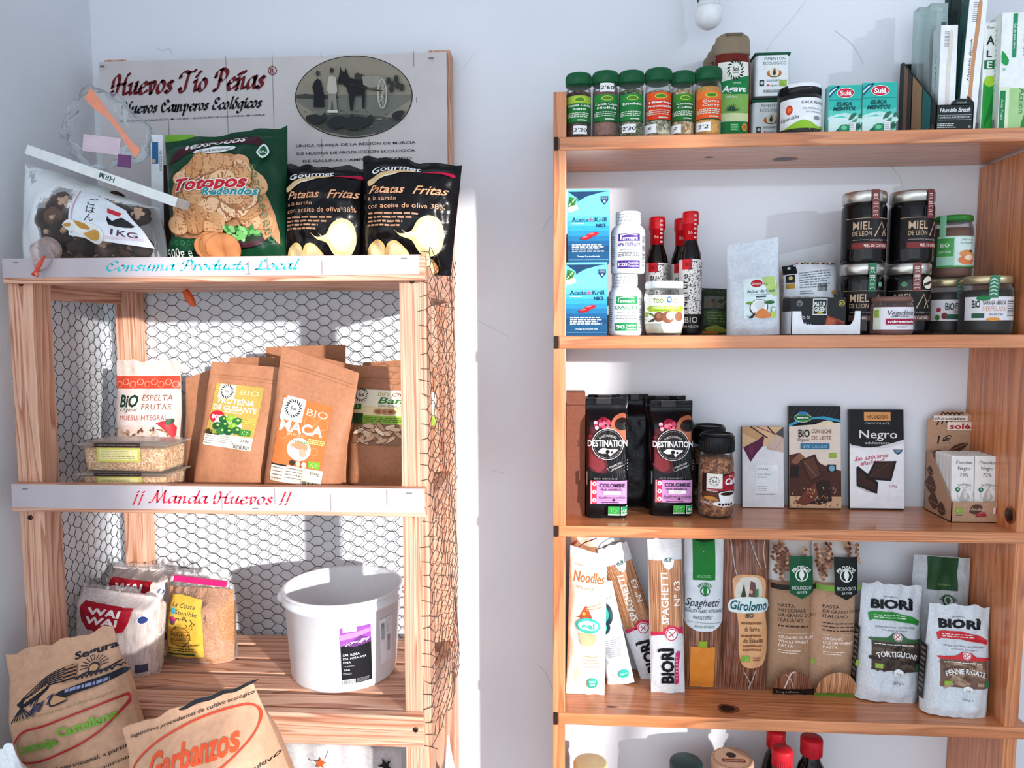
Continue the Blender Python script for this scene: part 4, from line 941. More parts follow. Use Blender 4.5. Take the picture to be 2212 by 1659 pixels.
# ---- pendant bulb above
bc = at(1531, 36, -0.072); t = thing('pendant_bulb', 'bare white LED bulb hanging on a black socket near the top', 'lamp', (bc.x, bc.y, bc.z - 0.024))
bs = 0.0265
mb = MB(); mb.lathe([(0.001, 0)] + [(bs * math.sin(a), bs - bs * math.cos(a)) for a in [0.2 + 0.17 * i for i in range(11)]] + [(bs * 0.86, bs * 1.55)], ink('#f1f4f6', 0.25, coat=0.3)); mb.build('bulb_globe', t)
mb = MB(); mb.lathe([(bs * 0.87, bs * 1.50), (bs * 0.84, bs * 1.62), (bs * 0.62, bs * 2.4), (bs * 0.5, bs * 2.7), (0.001, bs * 2.72)], ink('#e3e6e8', 0.4)); mb.build('bulb_body', t)
mb = MB(); mb.lathe([(0.001, bs * 2.05), (0.022, bs * 2.06), (0.023, bs * 2.3), (0.019, bs * 3.6), (0.014, bs * 4.4), (0.001, bs * 4.5)], ink('#161616', 0.35)); mb.build('socket', t)
mb = MB(); zc = 2.699 - (bc.z - 0.024); mb.tube([(0, 0, bs * 4.4), (0.001, 0, bs * 9), (0, 0, zc)], 0.003, ink('#1a1a1a', 0.5), 8); mb.build('cord', t)
# ================================================================== second board of the wall shelf
# ---- two krill oil boxes
def krill(x0, x1, yt, zb, h, lab):
    Y = -0.168; cx, w, _ = fit(x0, x1, yt, Y, zb); d = 0.06
    t = thing('capsule_box', lab, 'box', (cx, Y + d / 2, zb), group='blue capsule boxes')
    mb = MB(); mb.box((0, 0, h / 2), (w, d, h), ink('#0e3a5c', 0.3)); mb.build('carton', t, bevel=0.0008)
    mb = MB(); P = Print(mb, flat(-d / 2), w * 0.985, h * 0.985, off=0.0004)
    P.r(0, 0, 1, 1, '#12507a')
    cols = ['#10436c', '#15598a', '#1c72a2', '#2689b4', '#339ec2', '#46b0cd', '#5cbfd6', '#6fcadc']
    for i, c in enumerate(cols): P.r(0, 0.17 + 0.07 * i, 1, 0.17 + 0.07 * (i + 1) + (0.3 if i == 7 else 0), c)
    P.poly([(0.0, 1), (0.24, 0.90), (0.24, 0.86), (0.45, 0.93), (0.8, 0.985), (1, 1)], '#153f66'); P.poly([(0.24, 0.90), (0.5, 0.955), (0.75, 1.0), (0.24, 1.0)], '#123a5e')
    P.poly([(0.0, 0.78), (0.16, 0.80), (0.22, 0.9), (0.03, 0.93)], '#2f7f33'); P.line([(0.02, 0.80), (0.18, 0.9)], 0.025, '#cfe3c0'); P.line([(0.05, 0.88), (0.12, 0.82)], 0.02, '#163a1c')
    P.poly([(0.02, 0.71), (0.25, 0.75), (0.22, 0.82), (0.0, 0.78)], '#eef4f2'); P.t('100% NATURAL', 0.13, 0.765, 0.02, '#4a7a4a', w=0.18, rot=0.1)
    P.poly([(0.79, 0.93), (0.97, 0.93), (0.97, 0.87), (0.88, 0.81), (0.79, 0.87)], '#123a62'); P.t('GOLD', 0.88, 0.90, 0.025, '#d5e4ee', w=0.14); P.e(0.88, 0.855, 0.03, None, '#c3d7e6')
    P.t('Aceite', 0.30, 0.61, 0.062, '#15315a', w=0.40, b=0.005); P.t('de', 0.57, 0.61, 0.062, '#b8457a', w=0.12); P.t('Krill', 0.79, 0.61, 0.062, '#15315a', w=0.28, b=0.005)
    P.t('NK3', 0.80, 0.525, 0.05, '#15315a', w=0.22, b=0.02); P.rows(0.09, 0.54, 0.42, 0.56, 1, '#d3ecf4')
    for (u, v, c) in ((0.60, 0.40, '#c3202c'), (0.45, 0.355, '#a8141f')): P.e(u, v, 0.15, 0.028, c, rot=0.18); P.e(u - 0.03, v + 0.01, 0.07, 0.008, '#e8767c', rot=0.18)
    P.rows(0.1, 0.15, 0.9, 0.27, 4, '#d6e6ef', 0.5); P.t('Omega-3 y mucho más', 0.5, 0.095, 0.02, '#e8f0f5', w=0.56, b=0.01); P.line([(0.02, 0.045), (0.98, 0.045)], 0.008, '#7fb4d2')
    mb.build('front_print', t)
hk = (at(1270, 411, -0.168).z - Z2) / 2
krill(1222, 1312, 560, Z2, hk, 'lower blue krill capsule box standing on the board'); krill(1226, 1317, 411, Z2 + hk + 0.0006, hk - 0.001, 'upper blue krill capsule box stacked on its twin')

# ---- two white supplement bottles, stacked
def pill(x0, x1, zb, h, col, l1, l2, num, lab):
    Y = -0.137; cx, w, _ = fit(x0, x1, 650, Y - 0.02, zb); r = w / 2
    t = thing('supplement_bottle', lab, 'bottle', (cx, Y, zb), group='white supplement bottles')
    wm = ink('#eff1f4', 0.35)
    mb = MB(); mb.lathe([(0.001, 0), (r * 0.9, 0), (r * 0.97, h * 0.015), (r, h * 0.05), (r, h * 0.66), (r * 0.95, h * 0.72), (r * 0.78, h * 0.775), (r * 0.66, h * 0.80), (r * 0.66, h * 0.83)], wm); mb.build('bottle_body', t)
    cr = r * 0.73; mb = MB(); mb.lathe([(cr * 0.98, h * 0.80), (cr, h * 0.815), (cr, h * 0.975), (cr * 0.94, h), (0.001, h)], wm)
    P = Print(mb, curved(cr), 2.4 * cr, h, 0.008, off=0.0005)
    for i in range(7):
        for j in range(3): P.put([(P.X(0.05 + 0.14 * i + 0.04 * j), P.Zz(0.835 + 0.05 * j)), (P.X(0.14 + 0.14 * i + 0.04 * j), P.Zz(0.85 + 0.05 * j)), (P.X(0.14 + 0.14 * i + 0.04 * j), P.Zz(0.862 + 0.05 * j)), (P.X(0.05 + 0.14 * i + 0.04 * j), P.Zz(0.847 + 0.05 * j))], [(0, 1, 2, 3)], '#8e8a86')
    mb.build('sealed_cap', t)
    mb = MB(); P = Print(mb, curved(r), 2.6 * r, h, 0.007, off=0.0005)
    P.r(0, 0.06, 1, 0.64, '#f5f6f8'); P.r(0.25, 0.51, 0.75, 0.63, col); P.t('smart', 0.52, 0.56, 0.055, '#ffffff', w=0.34, b=0.02); P.r(0.30, 0.535, 0.325, 0.61, '#ffffff'); P.line([(0.31, 0.60), (0.5, 0.618), (0.68, 0.605)], 0.02, '#ffffff', 5)
    P.t(l1, 0.5, 0.455, 0.06, col, w=0.52, b=0.012); P.t(l2, 0.5, 0.375, 0.028, '#55585f', w=0.42); P.rows(0.25, 0.26, 0.75, 0.34, 3, '#60636b'); P.r(0.23, 0.075, 0.75, 0.205, col); P.t(num, 0.36, 0.14, 0.06, '#ffffff', w=0.2, b=0.02); P.t('Vegetable', 0.6, 0.165, 0.03, '#ffffff', w=0.25, b=0.01); P.t('Capsules', 0.6, 0.115, 0.03, '#ffffff', w=0.25, b=0.01)
    P.bars(0.82, 0.12, 0.95, 0.6, n=30, vert=False, mat='#3a3a42'); P.rows(0.03, 0.12, 0.16, 0.6, 14, '#7a7d85')
    mb.build('label', t)
hp = (at(1357, 456, -0.157).z - Z2) / 2
pill(1316, 1389, Z2, hp, '#1f8f52', 'DAILY3', 'BioPQQ & Iodine', '90', 'lower white supplement bottle with green label'); pill(1320, 1394, Z2 + hp + 0.0005, hp, '#4b2a86', 'AFA EXTRACT', 'Aphanizomenon flos', '120', 'upper white supplement bottle with purple label, balanced on another')

# ---- soy sauce bottles
def soy(px0, px1, yt, Y, lab, src=None):
    cx, w, h = fit(px0, px1, yt, Y, Z2, 720); r = w / 2
    t = thing('soy_sauce_bottle', lab, 'bottle', (cx, Y, Z2), group='red capped soy sauce bottles')
    mb = MB(); mb.lathe([(0.001, 0), (r * 0.94, 0), (r, h * 0.015), (r, h * 0.60), (r * 0.93, h * 0.66), (r * 0.66, h * 0.74), (r * 0.56, h * 0.78), (r * 0.56, h * 0.93)], ink('#120a0a', 0.07, coat=0.6)); mb.build('bottle_body', t)
    cr = r * 0.72; rd_ = ink('#d3141f', 0.3, coat=0.3)
    mb = MB(); mb.lathe([(cr * 0.82, h * 0.755), (cr * 0.86, h * 0.90), (cr * 0.98, h * 0.902)], rd_); mb.lathe([(cr * 0.98, h * 0.896), (cr, h * 0.90), (cr, h * 0.985), (cr * 0.93, h), (0.001, h)], rd_)
    P = Print(mb, curved(cr), 2 * cr, h, 0.006, off=0.0006); P.t('86', 0.4, 0.83, 0.028, '#f3b4b0', w=0.26); P.rows(0.62, 0.77, 0.8, 0.98, 6, '#f3d4d0')
    mb.build('cap', t)
    mb = MB(); P = Print(mb, curved(r), 2.7 * r, h, 0.006, off=0.0005)
    P.r(0, 0.16, 1, 0.61, '#e9e4e0'); P.r(0, 0.02, 1, 0.17, '#141113')
    rd = random.Random(4)
    vs = []; fs = []
    for i in range(520):
        u, v = rd.random() ** 0.8, 0.16 + 0.44 * rd.random()
        if u < 0.36 and v > 0.25: continue
        a = rd.uniform(0, pi); l = 0.030 * P.w; q = 0.012 * P.w; x, z = P.X(u), P.Zz(v); c, s = math.cos(a), math.sin(a); k = len(vs)
        vs += [(x - l * c, z - l * s), (x + q * s, z - q * c), (x + l * c, z + l * s), (x - q * s, z + q * c)]; fs.append((k, k + 1, k + 2, k + 3))
    st = P.step; P.step = None; P.put(vs, fs, '#2a2022', 1); P.step = st
    P.r(0.18, 0.53, 0.50, 0.61, '#d61a26'); P.e(0.34, 0.57, 0.07, None, '#9c1018'); P.k += 3
    P.r(0.16, 0.2, 0.38, 0.50, '#e9e4e0'); P.t('NaTure', 0.27, 0.35, 0.05, '#2b2527', w=1.15, rot=pi / 2, b=0.01); P.t('BIO', 0.5, 0.125, 0.05, '#d8d2cf', w=0.4); P.t('SIN AZUCAR', 0.5, 0.07, 0.018, '#cfc9c6', w=0.5)
    mb.build('label', t)
soy(1466, 1515, 458, -0.105, 'tallest looking soy sauce bottle, front right of three, rice pattern label'); soy(1394, 1443, 470, -0.062, 'soy sauce bottle behind the coconut oil jar, left of the red capped three'); soy(1449, 1494, 473, -0.050, 'soy sauce bottle squeezed behind, between its two red capped neighbours')

# ---- coconut oil jar
Y = -0.148; cx, w, h = fit(1394, 1481, 607, Y - 0.02, Z2); r = w / 2
t = thing('coconut_oil_jar', 'squat glass jar of coconut oil with white lid, standing before the soy sauce', 'jar', (cx, Y, Z2))
mb = MB(); mb.lathe([(0.001, 0), (r * 0.80, 0), (r * 0.9, h * 0.04), (r, h * 0.22), (r, h * 0.72), (r * 0.95, h * 0.80), (r * 0.9, h * 0.84), (r * 0.9, h * 0.9)], GLASS()); mb.build('glass_jar', t)
mb = MB(); mb.lathe([(0.001, 0.004), (r * 0.77, 0.004), (r * 0.87, h * 0.05), (r * 0.965, h * 0.22), (r * 0.965, h * 0.62), (0.001, h * 0.63)], crumple('#d9dccb', 0.4, 0.2)); mb.build('coconut_oil', t)
mb = MB(); mb.lathe(lidshape(r * 0.96, h * 0.86, h), ink('#dfe6e8', 0.35)); mb.build('lid', t)
mb = MB(); P = Print(mb, curved(r), 2.6 * r, h, 0.007, off=0.0006)
P.r(0, 0.22, 1, 0.74, '#f1f4ec'); P.t('TOO', 0.34, 0.635, 0.085, '#7c8f3a', w=0.2, b=0.025); P.e(0.55, 0.65, 0.05, 0.06, '#2a6a9a'); P.e(0.55, 0.655, 0.028, 0.03, '#f1f4ec'); P.t('IO', 0.67, 0.635, 0.085, '#d78a3a', w=0.1, b=0.02)
P.poly([(0.08, 0.49), (0.16, 0.545), (0.84, 0.545), (0.92, 0.49), (0.84, 0.435), (0.16, 0.435)], '#a6c23a'); P.t('ACEITE DE COCO', 0.5, 0.51, 0.035, '#f6f9ea', w=0.55, b=0.012); P.t('VIRGEN EXTRA', 0.5, 0.46, 0.026, '#4f6a1c', w=0.45)
for u, v, ru, c in ((0.36, 0.34, 0.095, '#7a4a33'), (0.53, 0.335, 0.115, '#8a5238'), (0.57, 0.36, 0.075, '#f2efe9'), (0.76, 0.345, 0.095, '#9a6244'), (0.355, 0.355, 0.05, '#96614a')): P.e(u, v, ru, None, c)
P.poly([(0.12, 0.25), (0.3, 0.33), (0.26, 0.25)], '#3a3327'); P.poly([(0.10, 0.42), (0.24, 0.40), (0.28, 0.33)], '#5a7a2a'); leafmark(P, 0.07, 0.38, 0.09, 0.09, '#8fae2f'); P.t('BIO', 0.06, 0.28, 0.04, '#3c3c34', w=0.09); mb.build('label', t)

# ---- dark seaweed packs lying behind
def seaweed(x0, x1, yt, Y, lean, lab):
    cx, w, h = fit(x0, x1, yt, Y, Z2, 718)
    t = thing('seaweed_pack', lab, 'packet', (cx, Y, Z2), (-0.12, lean, 0), 'dark green seaweed packs')
    mb = MB(); M = bag(mb, w, h, 0.022, crumple('#2c3a28', 0.3, 0.7, 60), 'pillow', wr=0.004, seed=4); P = Print(mb, M, w, h, 0.012)
    P.r(0.1, 0.55, 0.9, 0.82, '#5c6258'); P.t('ALGA', 0.35, 0.66, 0.14, '#70422e', w=0.4, sh=0.2); P.r(0.1, 0.2, 0.9, 0.5, '#3c4f2c'); P.poly([(0.15, 0.12), (0.5, 0.2), (0.9, 0.1), (0.8, 0.05), (0.3, 0.05)], '#8a9a3c', 2); P.r(0.1, 0.02, 0.6, 0.07, '#c2722f'); P.rows(0.2, 0.25, 0.8, 0.48, 4, '#74874f'); mb.build('foil_pack', t)
seaweed(1511, 1578, 622, -0.060, 0.04, 'crinkled dark green seaweed pack in shade between soy sauce and white bag')

# ---- white coconut sugar bag
Y = -0.135; cx, w, h = fit(1573, 1692, 519, Y - 0.02, Z2, 718)
t = thing('sugar_bag', 'matte white paper bag of coconut sugar with a small coconut label', 'bag', (cx + 0.002, Y, Z2), (0.0, -0.025, -0.05))
mb = MB(); M = bag(mb, w, h, 0.055, crumple('#cfd6de', 0.35, 0.5, 22), 'stand', wt=0.93, wb=0.97, wr=0.004, seed=2, slant=0.006, taper=0.4, seal=0.08, rag=0.006); mb.build('paper_bag', t)
mb = MB(); P = Print(mb, M, w, h, 0.005, off=0.0010, d=0.0002)
P.r(0.28, 0.175, 0.88, 0.60, '#dbeceb'); P.poly([(0.62, 0.60), (0.88, 0.60), (0.88, 0.40), (0.72, 0.45)], '#b5d07a', 2); P.e(0.52, 0.545, 0.105, 0.04, '#b5202c'); P.t('Granero', 0.52, 0.545, 0.026, '#ffffff', w=0.16, sh=0.2); P.t('bio', 0.68, 0.535, 0.03, '#6f8f3a', w=0.08)
P.t('Azúcar de Coco', 0.59, 0.465, 0.036, '#274a52', w=0.5, b=0.008); P.t('de cultivo ecológico', 0.58, 0.43, 0.016, '#3c5a60', w=0.34); P.r(0.50, 0.395, 0.68, 0.412, '#35565c')
P.e(0.55, 0.29, 0.165, 0.088, '#2d2a26'); P.e(0.55, 0.295, 0.15, 0.078, '#eef2f0'); P.e(0.56, 0.315, 0.09, 0.045, '#d5dcda'); P.poly([(0.36, 0.18), (0.5, 0.25), (0.44, 0.18)], '#2a2620'); P.poly([(0.47, 0.19), (0.52, 0.25), (0.62, 0.28), (0.72, 0.24), (0.77, 0.19), (0.62, 0.175)], '#d9824a', 3); P.e(0.38, 0.34, 0.06, 0.014, '#6f9a2a'); P.e(0.74, 0.34, 0.10, 0.018, '#356a3a'); P.e(0.82, 0.265, 0.05, None, '#4a4f50'); P.e(0.82, 0.265, 0.042, None, '#dbeceb'); P.r(0.76, 0.18, 0.87, 0.245, '#b7c85a'); P.t('250 g', 0.36, 0.2, 0.016, '#333', w=0.1); mb.build('label', t)

# ---- clear bag of grain with paper label, standing on a stout carton hidden behind the tray
Y = -0.072; cx, w, h = fit(1691, 1816, 532, Y - 0.02, Z2, 700)
t = thing('grain_bag', 'clear bag of pale rice with white printed label, behind the black carton', 'bag', (cx, Y, Z2), (-0.06, 0, 0))
mb = MB(); M = bag(mb, w, h, 0.05, film('#eef3f4', 0.14, 0.1, 0.6, 40), 'stand', wt=1.0, wr=0.005, seed=11, taper=0.62, seal=0.08, slant=0.012); mb.build('clear_bag', t)
mb = MB(); bag(mb, w * 0.95, h * 0.74, 0.044, grains(['#cdb7a6', '#bfa391', '#e0cfc0', '#b09280'], 200), 'stand', wr=0.003, seed=12, taper=0.8, seal=0.02); mb.build('rice_fill', t)
mb = MB(); P = Print(mb, M, w, h, 0.005, off=0.0012, d=0.0002)
P.poly([(0.04, 0.44), (0.04, 0.83), (0.28, 0.83), (0.5, 0.81), (0.72, 0.78), (0.96, 0.74), (0.97, 0.40)], '#dfe5ea'); P.r(0.04, 0.71, 0.27, 0.83, '#15191e'); P.e(0.15, 0.79, 0.03, None, '#b9c0c4'); P.rows(0.29, 0.52, 0.85, 0.72, 7, '#7d858d'); P.r(0.07, 0.60, 0.22, 0.70, '#23272a'); P.e(0.145, 0.66, 0.035, None, '#d8c87a'); P.r(0.07, 0.53, 0.21, 0.59, '#b08a2f'); P.bars(0.60, 0.48, 0.76, 0.56); P.rows(0.3, 0.45, 0.55, 0.5, 2, '#7d858d')
for k in range(16): P.e(0.3 + 0.042 * k, 0.835 - 0.0045 * k + 0.006 * (k % 2), 0.02, 0.010, ['#a0262c', '#d9cf9a', '#3a2b24', '#6f7a3a'][k % 4], 8)
P.e(0.88, 0.46, 0.035, None, '#c98a3a'); P.e(0.90, 0.42, 0.02, None, '#333'); mb.build('label', t)

# ---- black carton in a white cut-out tray
TY = -0.172; tx0, tx1 = at(1714, 705, TY).x, at(1865, 705, TY).x
t = thing('display_tray', 'low white cardboard tray with cut-out front holding the black carton', 'tray', ((tx0 + tx1) / 2 - 0.004, TY + 0.032, Z2))
mb = MB(); W_ = tx1 - tx0; zt = at(1800, 672, TY).z - Z2; cw = ink('#e6e9ee', 0.5)
zl = at(1800, 702, TY).z - Z2; c = W_ / 2
prof = [(-c, 0), (c, 0), (c, zt), (c * 0.82, zt), (c * 0.80, zl + 0.012), (c * 0.74, zl + 0.003), (c * 0.68, zl), (-c * 0.55, zl), (-c * 0.64, zl + 0.003), (-c * 0.70, zl + 0.012), (-c * 0.72, zt), (-c, zt)]
mb.prism(prof, -0.032, -0.0305, cw)
for s in (-1, 1): mb.box((s * (c - 0.0007), 0, zt / 2), (0.0014, 0.064, zt), cw)
mb.box((0, 0.0313, zt / 2), (W_, 0.0014, zt), cw); mb.box((0, 0, 0.0008), (W_, 0.064, 0.0014), cw); mb.build('tray_body', t)
Y = -0.166; cx, w, h = fit(1703, 1827, 643, Y, Z2, 705); d = 0.05; w *= 0.96; cx += 0.002
t = thing('spread_carton', 'black carton with green and gold emblem sitting in the white tray', 'box', (cx, Y + d / 2, Z2 + 0.0016)); h -= 0.0016
mb = MB(); mb.box((0, 0, h / 2), (w, d, h), ink('#15181c', 0.35))
P = Print(mb, flat(-d / 2), w, h, off=0.0005)
P.r(0.40, 0.53, 0.66, 0.97, '#e8ecea'); P.r(0.412, 0.55, 0.648, 0.95, '#16201c'); P.t('NATUR', 0.53, 0.83, 0.13, '#eef2ee', w=0.20, b=0.02); P.t('GREEN', 0.53, 0.69, 0.13, '#eef2ee', w=0.20, b=0.02); P.poly([(0.47, 0.56), (0.5, 0.62), (0.56, 0.62), (0.59, 0.56)], '#c2a52f')
P.ring(0.155, 0.84, 0.055, None, 0.012, '#8d9290'); P.rows(0.12, 0.8, 0.19, 0.88, 2, '#8d9290'); P.e(0.92, 0.84, 0.058, None, '#b6a33c'); P.e(0.92, 0.84, 0.045, None, '#1c241a'); P.t('BIO', 0.92, 0.84, 0.08, '#d7c95c', w=0.06)
P.t('Barrita de', 0.22, 0.48, 0.13, '#c9ccd0', w=0.26); P.t('algarrobas', 0.20, 0.26, 0.14, '#e3e5e8', w=0.36, b=0.01)
P.poly([(0.58, 0.05), (0.66, 0.52), (0.98, 0.34), (0.98, 0.05)], '#8a4030'); P.poly([(0.62, 0.10), (0.68, 0.46), (0.80, 0.38), (0.78, 0.12)], '#b05a40'); P.poly([(0.80, 0.08), (0.84, 0.36), (0.96, 0.30), (0.96, 0.08)], '#6f2c22'); mb.build('carton', t, bevel=0.0008)

# ---- honey jars, two by two
def honey(lab, X, zb, h, r, band, style, yaw):
    t = thing('honey_jar', lab, 'jar', (X, -0.112, zb), (0, 0, yaw), 'dark honey jars stacked two by two')
    mb = MB(); mb.lathe([(0.001, 0), (r * 0.93, 0), (r * 0.98, h * 0.02), (r, h * 0.06), (r, h * 0.76), (r * 0.97, h * 0.80), (r * 0.92, h * 0.83)], ink('#0d0b0c', 0.05, coat=0.7), 48); hg = mb.build('honey_glass', t)
    mb = MB(); mb.lathe(lidshape(r * 0.985, h * 0.835, h), ink('#c9c6be', 0.28, 0.9), 48); hl_ = mb.build('lid', t)
    mb = MB(); P = Print(mb, curved(r), 2.6 * r, h, 0.007, off=0.0006); g = '#c3a487'
    P.r(0, 0.19, 1, 0.615, '#151213'); P.line([(0, 0.613), (1, 0.613)], 0.008, g)
    P.t('MIEL', 0.30, 0.515, 0.115, g, w=0.32, b=0.013); P.t('DE LEÓN', 0.295, 0.405, 0.065, g, w=0.32, b=0.008)
    P.line([(0.51, 0.365), (0.64, 0.56), (0.76, 0.37), (0.66, 0.37), (0.70, 0.44)], 0.024, g); P.line([(0.74, 0.45), (0.84, 0.56), (0.92, 0.365)], 0.014, g)
    P.line([(0.14, 0.315), (0.40, 0.315)], 0.008, '#a89a92'); P.line([(0.70, 0.315), (0.88, 0.315)], 0.008, '#a89a92'); P.t('miel ecológica', 0.55, 0.315, 0.03, '#b9aba2', w=0.26)
    P.r(0.12, 0.195, 0.9, 0.275, '#5b4038' if style else '#7a2a2a'); P.t('MIEL DE CASTAÑO' if band != '#1f6f4a' else 'MIEL DE BOSQUE', 0.55, 0.235, 0.042, '#ead9cf', w=0.44, b=0.012)
    mb.build('label', t)
    mb = MB(); P = Print(mb, curved(r * 1.0), 2 * r, h, 0.006, off=0.0016)
    P.r(0.42, 0.60, 0.60, 0.998, band)
    for k in range(3):
        v = 0.66 + 0.11 * k; P.rows(0.45, v + 0.02, 0.57, v + 0.065, 2, '#e9dcd4', 0.5); P.line([(0.455, v - 0.02), (0.485, v + 0.005), (0.505, v - 0.015), (0.53, v + 0.005), (0.565, v - 0.02)], 0.014, '#e9dcd4')
    sub(hl_, mb.build('seal_strip', t))
    if style:
        mb = MB(); P = Print(mb, curved(r), 2 * r, h, 0.006, off=0.0012)
        if style == 1: P.e(0.72, 0.70, 0.07, None, '#4f8a63', 6); P.t('BIO', 0.72, 0.70, 0.03, '#d3e6d8', w=0.07)
        else: P.e(0.80, 0.72, 0.15, None, '#e5d9c2'); P.poly([(0.67, 0.71), (0.95, 0.76), (0.95, 0.72), (0.67, 0.67)], '#3a302b'); P.e(0.25, 0.70, 0.07, None, '#4f8a63', 6)
        sub(hg, mb.build('medal_sticker', t))
Yh = -0.112; r = (at(1914, 480, Yh).x - at(1820, 480, Yh).x) / 2 * 0.985
hh = (at(1866, 418, Yh).z - Z2) / 2; xa, xb = at(1866, 480, Yh).x, at(1967, 480, Yh).x
honey('lower honey jar with green seal strip, behind the tray end', xa - 0.001, Z2, hh, r, '#1f6f4a', 1, 0.08); honey('lower honey jar with brick red seal strip and medal, behind the pink-labelled jar', xb - 0.001, Z2, hh, r, '#7c4440', 2, -0.06)
honey('upper honey jar, dark red seal strip centred on its silver lid, left of the pair', xa, Z2 + hh + 0.0004, hh, r, '#6f332f', 0, 0.10); honey('upper honey jar with its dark label and strip turned to the right', xb + 0.001, Z2 + hh + 0.0004, hh, r, '#74383a', 0, 0.42)

# ---- small jars on the right half
def smalljar(name, lab, x0, x1, yt, Y, zb, lidc, fill, prints, hh=None, lidm=0.0, grp=None, lidv=0.86, glass=None):
    cx, w, h = fit(x0, x1, yt, Y - 0.03, zb, yt + 90); r = w / 2
    if hh: h = hh
    t = thing(name, lab, 'jar', (cx, Y, zb), (0, 0, 0), grp)
    mb = MB(); mb.lathe([(0.001, 0), (r * 0.9, 0), (r * 0.97, h * 0.03), (r, h * 0.1), (r, h * (lidv - 0.16)), (r * 0.96, h * (lidv - 0.07)), (r * 0.90, h * (lidv - 0.03)), (r * 0.9, h * (lidv + 0.03))], glass or GLASS()); mb.build('glass_jar', t)
    mb = MB(); mb.lathe([(0.001, 0.003), (r * 0.88, 0.003), (r * 0.955, h * 0.04), (r * 0.965, h * 0.1), (r * 0.965, h * (lidv - 0.17)), (r * 0.9, h * (lidv - 0.1)), (0.001, h * (lidv - 0.09))], fill); mb.build('contents', t)
    mb = MB(); mb.lathe(lidshape(r * 0.96, h * lidv, h), ink(lidc, 0.3, lidm)); mb.build('lid', t)
    mb = MB(); P = Print(mb, curved(r), 2.6 * r, h, 0.007, off=0.0006); prints(P); mb.build('label', t)
    return t, h, r
def pr1(P):
    P.r(0, 0.14, 1, 0.72, '#e6e4ea'); P.r(0.02, 0.15, 0.16, 0.70, '#d5dcc8'); leafmark(P, 0.08, 0.55, 0.1, 0.2, '#8aa53a'); P.t('Vegadénia', 0.54, 0.575, 0.14, '#3a3d44', w=0.5, sh=0.2); P.r(0.26, 0.27, 0.82, 0.42, '#a01c40'); P.t('sobramisada', 0.54, 0.345, 0.075, '#ffffff', w=0.5, b=0.02, sh=0.15); P.t('CLÀSSICA', 0.54, 0.21, 0.04, '#555', w=0.2); P.rows(0.86, 0.2, 0.98, 0.66, 7, '#8a8790'); P.rows(0.35, 0.46, 0.72, 0.5, 1, '#77757c')
smalljar('spread_jar', 'small jar of reddish spread with pink and white label, front of the honey jars', 1896, 1986, 640, -0.158, Z2, '#7d5a52', crumple('#6a2620', 0.4, 0.3), pr1, glass=film('#f2dcd8', 0.08, 0.04, 0.0))
def prA(P):
    P.r(0, 0.24, 1, 0.62, '#e5dfe2'); P.e(0.18, 0.44, 0.05, None, '#a8384a'); P.e(0.30, 0.33, 0.06, 0.06, '#7a2a34'); P.e(0.16, 0.30, 0.05, 0.05, '#4c7a3a'); P.t('BiO', 0.40, 0.50, 0.13, '#1d3a2a', w=0.18, b=0.025); P.t('FRESA', 0.68, 0.51, 0.11, '#3a3a3c', w=0.34, b=0.01); P.t('MERMELADA', 0.68, 0.41, 0.07, '#b06a5a', w=0.4); P.r(0.34, 0.27, 0.66, 0.36, '#2d5a45'); P.e(0.72, 0.60, 0.13, 0.04, '#1f7a44'); P.rows(0.8, 0.3, 0.98, 0.56, 6, '#77777c')
def prB(P):
    P.r(0, 0.24, 1, 0.64, '#e6e2e6'); P.t('BiO', 0.18, 0.52, 0.13, '#1d3a2a', w=0.12, b=0.025); P.t('NARANJA AMARGA', 0.44, 0.54, 0.075, '#3a3a3c', w=0.33, b=0.01); P.t('MERMELADA', 0.44, 0.44, 0.085, '#d99a6a', w=0.33); P.r(0.12, 0.28, 0.30, 0.36, '#2d5a45'); P.e(0.42, 0.26, 0.1, 0.03, '#e39a4a'); P.e(0.28, 0.615, 0.1, 0.045, '#1f7a44'); P.rows(0.64, 0.3, 0.96, 0.58, 7, '#66666c'); P.t('SIN AZÚCAR', 0.46, 0.34, 0.035, '#444', w=0.2)
def strip_(t, h, r, u):
    mb = MB(); P = Print(mb, curved(r), 2 * r, h, 0.006, off=0.0014); P.r(u - 0.09, 0.62, u + 0.09, 0.998, '#3f7a5c', sk=0.03)
    for k in range(5): P.line([(u - 0.06, 0.67 + 0.06 * k), (u, 0.70 + 0.06 * k), (u + 0.07, 0.67 + 0.06 * k)], 0.02, '#cfe3d6')
    mb.build('seal_strip', t)
dk = crumple('#2a2422', 0.35, 0.4)
ta = smalljar('jam_jar', 'jam jar with strawberry label and gold lid, behind and left of the wider one', 2024, 2100, 601, -0.080, Z2, '#cdbb94', dk, prA, lidm=0.7, grp='gold lidded jam jars')
strip_(ta[0], ta[1], ta[2], 0.62)
tb = smalljar('jam_jar', 'jam jar with bitter orange label and gold lid, rightmost on its board', 2096, 2204, 595, -0.135, Z2, '#cdbb94', dk, prB, lidm=0.7, grp='gold lidded jam jars')
strip_(tb[0], tb[1], tb[2], 0.38)
